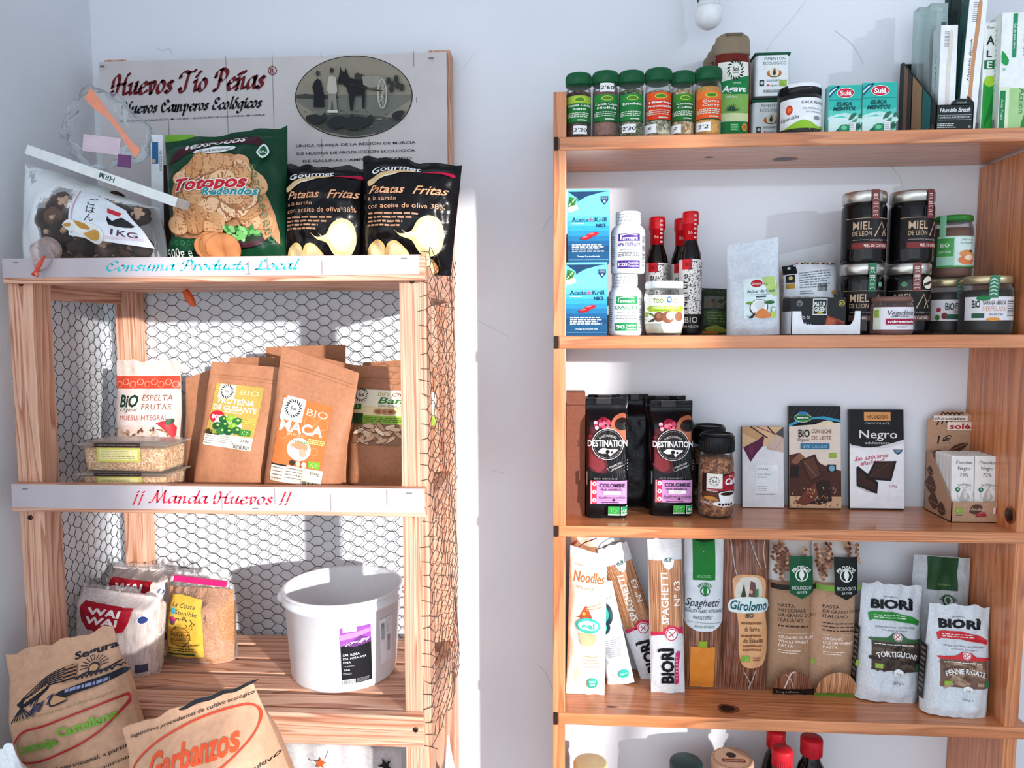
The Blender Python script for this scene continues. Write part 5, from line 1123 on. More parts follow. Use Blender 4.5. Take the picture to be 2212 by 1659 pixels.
def prC(P):
    P.r(0.05, 0.18, 0.98, 0.66, '#b9d7c6'); P.r(0.05, 0.18, 0.36, 0.63, '#4a9a4c'); P.t('BIO', 0.2, 0.52, 0.06, '#e8f2e4', w=0.16, b=0.02); P.t('sarchio', 0.2, 0.42, 0.05, '#d8ead6', w=0.22, sh=0.2); P.r(0.05, 0.2, 0.36, 0.34, '#9ccab0'); P.poly([(0.38, 0.2), (0.38, 0.64), (0.86, 0.64), (0.90, 0.58), (0.90, 0.2)], '#cfe3dd'); P.t('CREMA DE', 0.62, 0.60, 0.03, '#4a7a68', w=0.3); P.t('ALMENDRA', 0.62, 0.55, 0.03, '#4a7a68', w=0.3)
    for u, v, a, c in ((0.60, 0.38, 0.14, '#d98a52'), (0.72, 0.36, 0.12, '#e0a06a'), (0.62, 0.28, 0.18, '#d97a48'), (0.70, 0.42, 0.05, '#6a4030'), (0.66, 0.32, 0.1, '#f0d9c0')): P.e(u, v, a, a * 0.42, c)
    P.r(0.05, 0.165, 0.98, 0.19, '#3f8a48'); P.rows(0.92, 0.25, 0.98, 0.6, 7, '#3d4a42'); P.r(0.10, 0.66, 0.22, 0.985, '#8cc9a0')
smalljar('almond_cream_jar', 'jar of brown almond cream with green lid, stacked on the back jam jar', 2032, 2118, 463, -0.080, Z2 + ta[1] + 0.0005, '#2f7a2f', crumple('#6a4434', 0.4, 0.3), prC, lidv=0.90)

# ================================================================== third board
def base_y(px, py, Z): return atz(px, py, Z).y
# ---- brown carton at the left
cx, w, h = fit(1205, 1264, 848, -0.115, Z3, 1110)
t = thing('kraft_carton', 'plain brown kraft carton half hidden behind the left post and coffee', 'box', (cx + 0.002, -0.085, Z3), (0, 0, 0))
cx0 = HXI + 0.0015; w2 = at(1264, 980, -0.115).x - cx0; t.location.x = cx0 + w2 / 2
mb = MB(); mb.box((0, 0, h / 2), (w2, 0.06, h), crumple('#7c4a38', 0.6, 0.2)); mb.box((0, -0.0303, h * 0.9), (w2 * 0.98, 0.0006, 0.002), ink('#5c3427')); mb.build('carton', t, bevel=0.0012)
# ---- coffee packs
def coffee(cx, cy, w, h, lab, printed=True, yaw=0.0, d=0.052):
    t = thing('coffee_pack', lab, 'packet', (cx, cy, Z3), (0, 0, yaw), 'black ground coffee packs')
    bk = crumple('#121114', 0.28, 0.45, 34, coat=0.2)
    mb = MB(); M = bag(mb, w, h * 0.97, d, bk, 'brick', wt=0.97, wb=0.96, wr=0.0022, seed=cx * 50, taper=0.80, seal=0.07, fr=7, rag=0.004)
    if printed:
        P = Print(mb, M, w * 0.94, h, 0.005, off=0.0010, d=0.0002)
        P.poly([(0.0, 0.60), (0.0, 0.72), (0.2, 0.75), (0.4, 0.60), (0.52, 0.42), (0.4, 0.37), (0.1, 0.40), (0.0, 0.48)], '#4a1c20', 2); P.poly([(0.0, 0.46), (0.0, 0.66), (0.16, 0.68), (0.36, 0.52), (0.44, 0.42), (0.25, 0.385)], '#7a2a30', 2)
        P.poly([(0.55, 0.70), (0.6, 0.80), (0.78, 0.85), (1.0, 0.84), (1.0, 0.66), (0.8, 0.64)], '#b5674a', 2); P.e(0.86, 0.775, 0.19, 0.05, '#2a1512', rot=0.1); P.e(0.89, 0.77, 0.15, 0.035, '#0e0908', rot=0.1); P.poly([(0.62, 0.74), (0.56, 0.66), (0.62, 0.58), (0.60, 0.52), (0.66, 0.58), (0.62, 0.66), (0.68, 0.74)], '#c98a7a', 2)
        rd = random.Random(3)
        for k in range(18): P.e(0.10 + 0.46 * rd.random(), 0.745 + 0.075 * rd.random(), 0.05, None, rd.choice(['#c23a56', '#d9647c', '#e8a0ae', '#8f2038']), 10)
        P.e(0.5, 0.615, 0.385, None, '#d9d4d2', 40); P.e(0.5, 0.615, 0.37, None, '#1a1517', 40)
        P.ring(0.5, 0.615, 0.34, None, 0.006, '#aaa4a2'); P.t('LE GOÛT DU PARTAGE', 0.5, 0.685, 0.018, '#d9d4d2', w=0.44, arc=0.03)
        P.t('DESTINATION', 0.5, 0.625, 0.052, '#f1efee', w=0.96, b=0.022); P.poly([(0.26, 0.555), (0.38, 0.585), (0.55, 0.575), (0.75, 0.57), (0.62, 0.535), (0.56, 0.515), (0.5, 0.54), (0.36, 0.54)], '#e3dedb', 3); P.e(0.5, 0.555, 0.05, None, '#1a1517'); P.e(0.60, 0.55, 0.03, None, '#1a1517')
        P.line([(0.5, 0.42), (0.85, 0.475), (0.88, 0.445), (0.54, 0.39), (0.5, 0.42)], 0.008, '#b7b1af'); P.t('TORRÉFACTION', 0.69, 0.445, 0.015, '#cfc9c6', w=0.3, rot=0.42); P.t('ARTISANALE', 0.72, 0.425, 0.015, '#cfc9c6', w=0.26, rot=0.42)
        for k in range(6): P.line([(0.6 + 0.07 * k, 0.33), (0.63 + 0.05 * k, 0.40), (0.58 + 0.07 * k, 0.46), (0.66 + 0.05 * k, 0.54)], 0.006, '#4a484b', 4)
        P.t('ECO ORIGINES', 0.46, 0.335, 0.014, '#a9a3a1', w=0.55, sp=1.3)
        P.r(0.08, 0.13, 0.98, 0.32, '#cf8fc4'); P.r(0.08, 0.13, 0.24, 0.32, '#c2304a'); P.r(0.10, 0.13, 0.115, 0.32, '#f0dbe2')
        for k in range(3): P.e(0.185, 0.16 + 0.067 * k, 0.055, None, '#f3e3d8', 8); P.e(0.185, 0.16 + 0.067 * k, 0.022, None, '#c2304a', 6)
        P.t('COLOMBIE', 0.62, 0.283, 0.032, '#2f1a3a', w=0.62, b=0.022); P.t('PUR ARABICA', 0.60, 0.247, 0.018, '#4a2450', w=0.5, b=0.02); P.r(0.40, 0.208, 0.82, 0.235, '#f4f1f3'); P.t('MOULU', 0.6, 0.222, 0.014, '#7a757c', w=0.2); P.t('Equilibrée et acidulée', 0.62, 0.185, 0.022, '#33204a', w=0.66, sh=0.35); P.line([(0.28, 0.163), (0.95, 0.163)], 0.006, '#4a2f5a'); P.e(0.66, 0.163, 0.03, None, '#2a1a30'); P.rows(0.36, 0.135, 0.86, 0.15, 1, '#4a2f5a')
        leafmark(P, 0.66, 0.075, 0.28, 0.07, '#3fa04a', '#9fd68a'); P.r(0.52, 0.035, 0.80, 0.046, '#dfeee2'); P.r(0.83, 0.035, 1.0, 0.11, '#dfeee2'); P.r(0.84, 0.05, 0.99, 0.108, '#1f8a55'); P.t('AB', 0.915, 0.078, 0.03, '#e6f3ea', w=0.11, sh=0.2); P.r(0.0, 0.28, 0.015, 0.39, '#c9c4c2')
        P.rows(0.97, 0.40, 1.0, 0.5, 4, '#bdb7b5')
    mb.build('foil_pack', t)
    mb = MB()
    for k in range(3): mb.box((0, 0.001, h * (0.925 + 0.022 * k)), (w * 0.93, 0.009 + 0.002 * (k % 2), 0.0028), bk)
    mb.box((-w * 0.08, -0.007, h * 0.95), (w * 0.34, 0.010, h * 0.05), crumple('#2c2a2d', 0.25, 0.3)); mb.build('folded_top', t, (0, 0, 0), (0.0, 0, 0), 0.001)
    return t
Yf = base_y(1310, 1121, Z3); cx, w, h = fit(1264, 1359, 856, Yf, Z3, 1121)
coffee(cx, Yf + 0.028, w, h, 'front coffee pack of the left file, black with pink origin label, beside the kraft carton', yaw=0.02)
coffee(cx + 0.006, Yf + 0.092, w, h * 1.005, 'coffee pack hidden behind the left front one, only its top showing', False)
Yg = base_y(1455, 1117, Z3); cx2, w2, h2 = fit(1405, 1501, 862, Yg, Z3, 1117)
coffee(cx2, Yg + 0.028, w2, h2, 'front coffee pack of the right file, black with pink origin label, beside the coffee granules', yaw=0.0)
coffee(cx2 - 0.004, Yg + 0.085, w2, h2 * 1.02, 'coffee pack in the middle of the right file, its folded top peeping over', False)
coffee(cx2 - 0.062, Yg + 0.096, w2 * 0.60, h2 * 1.03, 'plain dark coffee pack in shadow between the two front ones', False, d=0.04)
# ---- coffee granule jars
def granule(x0, x1, yt, Y, lab):
    cx, w, h = fit(x0, x1, yt, Y - 0.028, Z3, 1110); r = w / 2
    t = thing('instant_coffee_jar', lab, 'jar', (cx, Y, Z3), group='instant coffee jars with black lids')
    mb = MB(); mb.lathe([(0.001, 0), (r * 0.86, 0), (r * 0.96, h * 0.02), (r, h * 0.06), (r, h * 0.62), (r * 0.98, h * 0.68), (r * 0.90, h * 0.75), (r * 0.88, h * 0.80)], GLASS(), 44); mb.build('glass_jar', t)
    mb = MB(); mb.lathe([(0.001, 0.004), (r * 0.85, 0.004), (r * 0.965, h * 0.06), (r * 0.965, h * 0.62), (r * 0.9, h * 0.72), (0.001, h * 0.725)], grains(['#8a5230', '#a86a40', '#6a3c22', '#c08a5c'], 210, 0.6, 0.9)); mb.build('coffee_granules', t)
    bl = ink('#131416', 0.3); mb = MB(); mb.lathe(lidshape(r * 1.0, h * 0.78, h * 0.985), bl, 44); mb.lathe([(r * 0.92, h * 0.98), (r * 0.90, h), (r * 0.82, h), (r * 0.80, h * 0.985)], bl, 44, cap=False)
    for k in range(44): a = 2 * pi * k / 44; mb.box((r * math.cos(a), r * math.sin(a), h * 0.86), (0.0011, 0.0011, h * 0.12), bl)
    mb.build('lid', t)
    mb = MB(); P = Print(mb, curved(r), 2.6 * r, h, 0.007, off=0.0007)
    P.r(0.1, 0.25, 0.98, 0.545, '#2a1210'); P.poly([(0.5, 0.38), (0.62, 0.52), (0.98, 0.545), (0.98, 0.36)], '#a3192c', 2); P.r(0.22, 0.37, 0.56, 0.545, '#ebe8e0'); sunburst(P, 0.39, 0.458, 0.115, '#1d1d1d', 14); P.t('Sol', 0.39, 0.458, 0.032, '#1d1d1d', b=0.02)
    P.t('BIO', 0.80, 0.515, 0.028, '#f2d9d4', w=0.16); P.t('Café', 0.80, 0.455, 0.075, '#ffffff', w=0.36, sh=0.25, b=0.03); P.r(0.22, 0.345, 0.9, 0.365, '#c21f33'); P.rows(0.22, 0.33, 0.5, 0.362, 2, '#e8ddd8'); P.r(0.12, 0.25, 0.56, 0.325, '#5a2f1c'); P.e(0.30, 0.255, 0.14, 0.02, '#c98a3a')
    P.e(0.66, 0.19, 0.30, 0.035, '#e9e7e6'); P.poly([(0.48, 0.31), (0.52, 0.22), (0.62, 0.185), (0.78, 0.185), (0.86, 0.22), (0.90, 0.31)], '#f3f1f0', 2); P.e(0.69, 0.31, 0.21, 0.03, '#ece8e6'); P.e(0.69, 0.308, 0.175, 0.022, '#2a150d'); P.ring(0.93, 0.25, 0.06, None, 0.02, '#efedec'); P.t('100g', 0.2, 0.2, 0.03, '#f0e6da', w=0.2)
    for k in range(5): P.e(0.5 + 0.07 * k, 0.185 - 0.004 * (k % 2), 0.03, None, '#3a2016', 8)
    mb.build('label', t)
Yj = base_y(1553, 1121, Z3); granule(1515, 1592, 940, Yj + 0.028, 'front instant coffee jar with black lid and red cup label'); granule(1500, 1572, 922, Yj + 0.095, 'rear instant coffee jar with only its black lid showing')
# ---- chocolate bars leaning on the wall
def choc(name, x0, x1, yt, yb, col, lab, prints, d=0.009, edge='#3a2a22', yaw=0.0):
    Y = base_y((x0 + x1) / 2, yb, Z3); cx, w, h = fit(x0, x1, yt, Y + 0.012, Z3, yb); lean = -0.10
    t = thing(name, lab, 'chocolate', (cx, Y + d / 2, Z3 + 0.0008), (lean, 0.0, yaw), 'chocolate bars leaning on the wall')
    h = h / math.cos(lean); mb = MB(); mb.box((0, 0, h / 2), (w, d, h), ink(edge, 0.4)); P = Print(mb, flat(-d / 2), w, h, off=0.0005); P.r(0, 0, 1, 1, col); prints(P); mb.build('wrapper', t, bevel=0.0007)
    if Y + d / 2 + h * 0.1 > -0.004: t.location.y = -0.006 - h * 0.1 - d / 2
def c1(P):
    P.poly([(0, 0.75), (0.0, 1), (1, 1), (1, 0.68), (0.7, 0.76)], '#dcb58c'); P.poly([(0.3, 1), (0.55, 0.86), (0.5, 0.8), (0.0, 0.92), (0, 1)], '#c79a6c'); P.line([(0.2, 1), (0.5, 0.9), (0.62, 0.86)], 0.03, '#2a1a1c'); P.line([(0.35, 1), (0.7, 0.93), (1, 0.88)], 0.02, '#8a2a44'); P.line([(0.62, 1), (0.8, 0.9)], 0.03, '#3a1a26')
    P.poly([(0.02, 0.74), (0.36, 0.83), (0.54, 0.90), (0.5, 0.76), (0.36, 0.68), (0.20, 0.56)], '#58143a'); P.poly([(0.1, 0.72), (0.3, 0.78), (0.24, 0.62)], '#6f2048'); P.poly([(0.58, 0.72), (0.72, 0.87), (1, 0.88), (1, 0.68)], '#cdb5a4'); P.line([(0.6, 0.74), (0.8, 0.72), (0.98, 0.86)], 0.01, '#a58a7c'); P.poly([(0.82, 0.92), (1, 1), (1, 0.86)], '#4a4a50')
    P.r(0.33, 0.18, 0.87, 0.53, '#e9eef0'); P.t('VIVANI', 0.49, 0.475, 0.03, '#4a4e55', w=0.26); P.t('Feine Bitter', 0.53, 0.41, 0.022, '#3a3d44', w=0.32); P.rows(0.36, 0.20, 0.62, 0.27, 3, '#9aa0a6'); P.rows(0.36, 0.36, 0.62, 0.39, 1, '#9aa0a6'); P.rows(0.32, 0.155, 0.88, 0.17, 1, '#7a7f86'); P.r(0.72, 0.46, 0.86, 0.53, '#f3f5f5')
choc('chocolate_bar', 1594, 1681, 919, 1089, '#e3e3e6', 'pale chocolate bar with a plum coloured leaf shape, shortest of the leaning bars', c1)
def c2(P):
    P.r(0, 0.84, 1, 1, '#17191c'); P.poly([(0, 0.80), (0.2, 0.86), (0.5, 0.90), (1, 0.885), (1, 0.84), (0, 0.84)], '#17191c')
    for k in range(9): P.line([(0.02 + 0.1 * k, 0.88), (0.16 + 0.1 * k, 0.99)], 0.006, '#4a4d52')
    P.poly([(0, 0.82), (0.3, 0.89), (0.7, 0.90), (1, 0.865), (1, 0.845), (0.6, 0.875), (0.3, 0.865), (0, 0.795)], '#3d9fc4'); P.e(0.27, 0.885, 0.17, 0.045, '#d9e3d2'); P.e(0.27, 0.885, 0.16, 0.04, '#3f8a4a'); P.poly([(0.08, 0.885), (0.2, 0.905), (0.35, 0.905), (0.46, 0.885), (0.35, 0.865), (0.2, 0.865)], '#1f5a34'); P.rows(0.15, 0.877, 0.40, 0.893, 1, '#e4edd8', 0.9); P.e(0.27, 0.93, 0.1, 0.015, '#3a7ab0')
    P.poly([(0.5, 0.82), (0.75, 0.86), (0.9, 0.82), (0.7, 0.80)], '#e5d3b4', 3)
    P.t('BiO', 0.29, 0.735, 0.075, '#1c1b1b', w=0.22, b=0.03); P.t('Organic', 0.28, 0.672, 0.03, '#3a3330', w=0.24, sh=0.3); P.t('CON LECHE', 0.63, 0.755, 0.04, '#8a5a44', w=0.38, b=0.006); P.t('DE LEITE', 0.63, 0.69, 0.04, '#8a5a44', w=0.38, b=0.006); P.r(0.22, 0.58, 0.78, 0.635, '#2f6f92'); P.t('37% CACAO', 0.5, 0.607, 0.03, '#9fc6d8', w=0.46, b=0.01)
    P.r(0, 0, 1, 0.14, '#cfa682'); P.poly([(0, 0.12), (0, 0.52), (0.18, 0.54), (0.3, 0.49), (0.46, 0.52), (0.6, 0.44), (0.78, 0.40), (1, 0.37), (1, 0.12)], '#4a241a'); P.poly([(0.02, 0.45), (0.2, 0.545), (0.3, 0.5), (0.14, 0.43)], '#8a5a40'); P.poly([(0.20, 0.47), (0.50, 0.53), (0.66, 0.32), (0.40, 0.25)], '#3a1c14'); P.poly([(0.25, 0.46), (0.47, 0.505), (0.60, 0.33), (0.42, 0.28)], '#5a3426'); P.line([(0.3, 0.45), (0.52, 0.31)], 0.012, '#8a6a58'); P.r(0.02, 0.30, 0.18, 0.42, '#1f0d09')
    P.poly([(0.22, 0.05), (0.4, 0.22), (0.62, 0.28), (0.78, 0.27), (0.82, 0.08), (0.6, 0.04)], '#2c140f'); P.poly([(0.12, 0.05), (0.3, 0.17), (0.5, 0.25), (0.56, 0.1), (0.3, 0.03)], '#6f3426')
    rd = random.Random(2)
    for k in range(60): P.line([(a := rd.uniform(0.02, 0.95), b := rd.uniform(0.01, 0.2)), (a + rd.uniform(-0.05, 0.05), b + rd.uniform(0.0, 0.03))], 0.014, rd.choice(['#7a4430', '#a8704c', '#3a1c14', '#d9b48c']))
    P.r(0.73, 0.36, 0.90, 0.43, '#151a1c'); P.e(0.82, 0.395, 0.06, None, '#6fa8b8'); leafmark(P, 0.84, 0.52, 0.13, 0.045, '#8fae2f'); P.r(0, 0, 1, 0.008, '#2a1a12')
choc('chocolate_bar', 1694, 1803, 876, 1092, '#e3d2c4', 'milk chocolate bar with dark top and pictured chocolate chunks', c2)
def c3(P):
    P.r(0, 0.62, 1, 1, '#15161a'); P.poly([(0, 0.62), (0, 0.66), (0.3, 0.615), (0.55, 0.63), (0.8, 0.665), (1, 0.70), (1, 0.62)], '#d9dadf'); P.poly([(0, 0.60), (0.3, 0.585), (0.6, 0.60), (1, 0.665), (1, 0.5), (0, 0.5)], '#f0eff1')
    P.poly([(0, 0.66), (0.05, 0.64), (0.35, 0.62), (0.55, 0.635), (0.8, 0.67), (1, 0.705), (1, 0.8), (0, 0.8)], '#15161a')
    P.r(0.27, 0.885, 0.76, 0.975, '#d9975c'); P.t('HACENDADO', 0.515, 0.93, 0.04, '#2a1710', w=0.38, b=0.01); P.t('CHOCOLATE', 0.51, 0.862, 0.022, '#c9c6c2', w=0.46); P.t('Negro', 0.53, 0.755, 0.085, '#e9e6e3', w=0.70, b=0.008); P.t('con', 0.5, 0.695, 0.014, '#c9c6c2'); P.t('edulcorante', 0.51, 0.668, 0.03, '#c9c6c2', w=0.45)
    P.t('Sin azúcares', 0.40, 0.525, 0.045, '#c0344a', w=0.64, sh=0.35, rot=0.14, b=0.006); P.t('añadidos*', 0.42, 0.475, 0.045, '#c0344a', w=0.46, sh=0.35, rot=0.14, b=0.006)
    P.poly([(0.80, 0.60), (0.98, 0.60), (0.95, 0.565), (0.89, 0.548), (0.83, 0.565)], '#2a5a7a'); P.t('FUERTE', 0.89, 0.585, 0.018, '#dbe8ee', w=0.12)
    P.poly([(0.12, 0.42), (0.16, 0.43), (0.52, 0.27), (0.50, 0.155), (0.44, 0.165), (0.12, 0.235)], '#1f1210'); P.poly([(0.15, 0.39), (0.47, 0.25), (0.46, 0.19), (0.15, 0.25)], '#3a2018'); P.poly([(0.46, 0.48), (0.86, 0.485), (0.76, 0.285), (0.28, 0.30)], '#1a0f0d'); P.poly([(0.48, 0.465), (0.81, 0.47), (0.73, 0.31), (0.34, 0.32)], '#3c221b'); P.line([(0.38, 0.33), (0.72, 0.46)], 0.01, '#5a382c'); P.line([(0.12, 0.235), (0.26, 0.19), (0.44, 0.165)], 0.01, '#9a9590')
    P.t('125g', 0.80, 0.235, 0.022, '#b06a5a', w=0.14); P.r(0, 0, 1, 0.012, '#26262a')
choc('chocolate_bar', 1824, 1939, 884, 1095, '#eeedf0', 'black topped dark chocolate bar with red slogan and two pictured squares', c3)
# ---- small chocolate display box
DYf = base_y(2105, 1129, Z3); dxa, dxb = at(2055, 1110, DYf).x, at(2161, 1110, DYf).x; W_ = dxb - dxa; DD = min(0.105, -DYf - 0.01)
t = thing('chocolate_display', 'brown cardboard counter display for slim chocolate bars, euro price on its raised back', 'display', ((dxa + dxb) / 2, DYf + DD / 2, Z3))
kb = crumple('#bb9579', 0.6, 0.12, 30); fh = at(2110, 1085, DYf).z - Z3; bh = at(2035, 906, DYf + DD).z - Z3
mb = MB(); mb.box((0, -DD / 2 + 0.0008, fh / 2), (W_, 0.0016, fh), kb); mb.box((0, DD / 2 - 0.0008, bh / 2), (W_, 0.0016, bh), kb); mb.box((0, 0, 0.0008), (W_, DD, 0.0016), kb)
mh = fh + (bh - fh) * 0.56
sd = [(-DD / 2, 0), (DD / 2, 0), (DD / 2, mh), (DD / 2 - 0.018, mh), (-DD / 2, fh)]; n = 5
for s in (-1, 1):
    xo = s * (W_ / 2 - 0.0008); vs = [(xo + e, y, z) for e in (-0.0008, 0.0008) for y, z in sd]
    mb.add(vs, [tuple(range(n)), tuple(range(2 * n - 1, n - 1, -1))] + [(i, i + n, (i + 1) % n + n, (i + 1) % n) for i in range(n)], kb)
P = Print(mb, lambda y, z, o: (-W_ / 2 - o, -y, z), DD, mh, off=0.0005)
dkp = '#5a3a2c'
for u, v, s in ((0.18, 0.68, 0.12), (0.22, 0.45, 0.22), (0.35, 0.2, 0.2), (0.65, 0.13, 0.16)): P.poly([(u - s, v), (u, v + s * 0.8), (u + s, v - s * 0.1), (u + 0.1 * s, v - s * 0.6)], dkp, 3); P.line([(u - s, v), (u + s, v - s * 0.1)], 0.012, '#a98468')
P = Print(mb, flat(-DD / 2), W_, fh, off=0.0005)
leafmark(P, 0.16, 0.58, 0.16, 0.3, '#8aa848'); P.rows(0.08, 0.32, 0.25, 0.4, 1, '#6a4a3a'); P.poly([(0.36, 0.5), (0.42, 0.85), (0.58, 0.88), (0.62, 0.6), (0.48, 0.42)], dkp, 3); P.t('solé', 0.60, 0.42, 0.26, '#a8283a', w=0.22, b=0.03); P.t('chocolates', 0.52, 0.68, 0.14, '#e6d4c2', w=0.26, sh=0.2); P.r(0.84, 0.45, 0.93, 0.75, '#e8dccd'); P.r(0.89, 0.45, 0.94, 0.75, '#a83a3a')
P = Print(mb, flat(DD / 2 - 0.0016), W_, bh, off=0.0005)
P.t('1€', 0.38, 0.78, 0.095, '#241a18', w=0.32, b=0.004, sh=0.1); P.poly([(0.45, 0.64), (0.62, 0.72), (0.9, 0.745), (0.75, 0.66)], dkp, 3); P.line([(0.48, 0.65), (0.88, 0.74)], 0.012, '#a98468'); P.e(0.25, 0.645, 0.1, 0.02, dkp)
# rounded crest with the maker's lettering standing above the back panel
cr = [(0.48 * W_ * math.cos(a) + 0.03 * W_, bh * 0.985 + 0.022 * math.sin(a)) for a in [2 * pi * i / 24 for i in range(24)]]
mb.prism(cr, DD / 2 - 0.0022, DD / 2 - 0.0012, kb)
P = Print(mb, flat(DD / 2 - 0.0022), W_, bh, off=0.0006)
for k in range(5): P.line([(0.2 + 0.1 * k, 0.94 + 0.012 * k), (0.3 + 0.1 * k, 1.075), (0.36 + 0.1 * k, 1.06)], 0.03, '#2f2018', 3)
P.k += 3; P.r(0.12, 0.985, 0.86, 1.045, '#efe6da'); P.t('chocolates', 0.47, 1.015, 0.035, '#35231b', w=0.68, sh=0.2, b=0.01); P.r(0.42, 0.885, 0.97, 0.975, '#efe6da'); P.t('solé', 0.70, 0.93, 0.06, '#b52a38', w=0.46, b=0.035)
mb.build('display_carton', t)
def slim(x, y, lab, front):
    w = W_ * 0.455; h = at(2100, 979, DYf + 0.016).z - Z3 - 0.003; h *= 0.97
    t = thing('slim_chocolate', lab, 'chocolate', (x, y, Z3 + 0.002), (-0.05, 0, 0), 'slim chocolates in the counter display')
    mb = MB(); mb.box((0, 0, h / 2), (w, 0.007, h), ink('#e9e6e2', 0.5)); P = Print(mb, flat(-0.0035), w, h, off=0.0004)
    P.t('Chocolate', 0.55, 0.90, 0.055, '#4a453f', w=0.72); P.t('Negro', 0.55, 0.815, 0.062, '#4a453f', w=0.54); P.t('73%', 0.55, 0.71, 0.055, '#6a645c', w=0.38); P.t('Ecológico', 0.6, 0.565, 0.04, '#55504a', w=0.6, arc=0.03); P.ring(0.62, 0.40, 0.36, None, 0.012, '#8d8880'); P.e(0.28, 0.48, 0.11, None, '#2f6a52'); P.e(0.28, 0.48, 0.05, None, '#a9c9b8'); P.poly([(0.35, 0.32), (0.45, 0.42), (0.6, 0.5), (0.72, 0.42), (0.85, 0.36), (0.6, 0.28)], '#b9b4ac', 3); P.e(0.62, 0.40, 0.08, 0.07, '#d8d3cb'); P.poly([(0.58, 0.12), (0.72, 0.22), (0.92, 0.16), (0.75, 0.08)], '#3a2a24', 3)
    mb.build('wrapper', t, bevel=0.0007)
for s in (-1, 1):
    for k in range(5):
        nm = ('slim white chocolate bar in the %s stack of the counter display, ' % ('left' if s < 0 else 'right')) + ('in front', 'second from front', 'in the middle', 'fourth from front', 'rearmost')[k]
        slim((dxa + dxb) / 2 + s * W_ * 0.238, DYf + 0.010 + 0.0135 * k, nm, k == 0)
# ================================================================== fourth board: pasta
def pack(name, lab, cx, cy, w, h, d, mat, kind='pillow', rot=(0, 0, 0), zb=None, grp=None, **kw):
    t = thing(name, lab, 'packet', (cx, cy, Z4 if zb is None else zb), rot, grp)
    mb = MB(); M = bag(mb, w, h, d, mat, kind, **kw)
    return t, mb, M, Print(mb, M, w, h, 0.005, off=0.0010, d=0.00022)
def pk(x0, x1, yt, yb, back=0.0):
    Y = base_y((x0 + x1) / 2, yb, Z4) + back; cx, w, h = fit(x0, x1, yt, Y, Z4, yb); return cx, Y, w, h
white = crumple('#e4e8ec', 0.45, 0.5, 30); cream = crumple('#efe3d6', 0.5, 0.35, 26)
def wrinkles(P, n, col, seed=1):
    rd = random.Random(seed)
# noodle bag at the left
cx, Y, w, h = pk(1228, 1308, 1196, 1510)
t, mb, M, P = pack('noodle_bag', 'cream paper noodle bag with brown script and turquoise oval, leftmost in front', cx - 0.002, Y + 0.02, w, h, 0.032, cream, 'pillow', (0, 0.018, 0), wr=0.004, seed=1, seal=0.05, wb=1.06, slant=-0.01)
P.t('Noodles', 0.52, 0.83, 0.075, '#b5682f', w=0.86, sh=0.35, rot=0.08, b=0.01); P.t('100% cereal', 0.40, 0.755, 0.022, '#b07a4c', w=0.5); P.t('biologique', 0.3, 0.90, 0.012, '#8a6a50', w=0.3)
P.poly([(0.28, 0.56), (0.45, 0.64), (0.55, 0.60), (0.62, 0.55), (0.4, 0.52)], '#b5482a', 2); P.line([(0.45, 0.62), (0.9, 0.67)], 0.02, '#c79a6a'); P.line([(0.45, 0.61), (0.92, 0.64)], 0.02, '#b5885a'); P.e(0.4, 0.585, 0.05, 0.012, '#d9a23a'); P.line([(0.2, 0.555), (0.6, 0.575)], 0.02, '#8a5a3a')
P.e(0.52, 0.505, 0.34, 0.052, '#3fb5a5'); P.e(0.52, 0.505, 0.27, 0.033, '#d8ece4'); P.t('eel', 0.52, 0.505, 0.04, '#3fb5a5', w=0.36, b=0.03); P.poly([(0.28, 0.45), (0.75, 0.45), (0.68, 0.37), (0.36, 0.37)], '#d9b28a', 2)
P.rows(0.42, 0.20, 0.92, 0.30, 4, '#d3a98a', 0.25); P.e(0.68, 0.095, 0.15, 0.042, '#2fb09c'); P.t('TERRA', 0.68, 0.108, 0.018, '#f2f8f5', w=0.2, b=0.01); P.t('SANA', 0.68, 0.082, 0.018, '#f2f8f5', w=0.16, b=0.01)
mb.build('paper_bag', t)
# illustrated white packet behind it
cx, w, h = fit(1223, 1345, 1163, -0.06, Z4, 1400)
t, mb, M, P = pack('noodle_packet', 'white noodle packet behind with a sketched hand picture on top', cx, -0.040, w * 0.92, h, 0.03, white, 'pillow', (-0.04, 0.02, 0), wr=0.004, seed=6, seal=0.03)
P.poly([(0.02, 0.80), (0.02, 0.99), (0.25, 0.985), (0.55, 0.90), (0.5, 0.82), (0.3, 0.78)], '#a87a5c', 2); P.poly([(0.1, 0.99), (0.3, 0.99), (0.5, 0.92), (0.2, 0.93)], '#e5cdb8', 2); P.line([(0.02, 0.88), (0.3, 0.95), (0.5, 0.975)], 0.02, '#6a2f2a'); P.line([(0.0, 0.92), (0.12, 0.955)], 0.05, '#7a3a34')
P.line([(0.55, 0.90), (0.78, 0.945), (0.95, 0.96), (0.95, 0.985), (0.75, 0.975), (0.56, 0.93), (0.55, 0.90)], 0.012, '#8a8f96', 3); P.line([(0.68, 0.84), (0.78, 0.86), (0.84, 0.90)], 0.012, '#8fb5a5', 3); P.rows(0.4, 0.5, 0.9, 0.7, 5, '#c7ccd2', 0.25)
mb.build('wrapper', t)
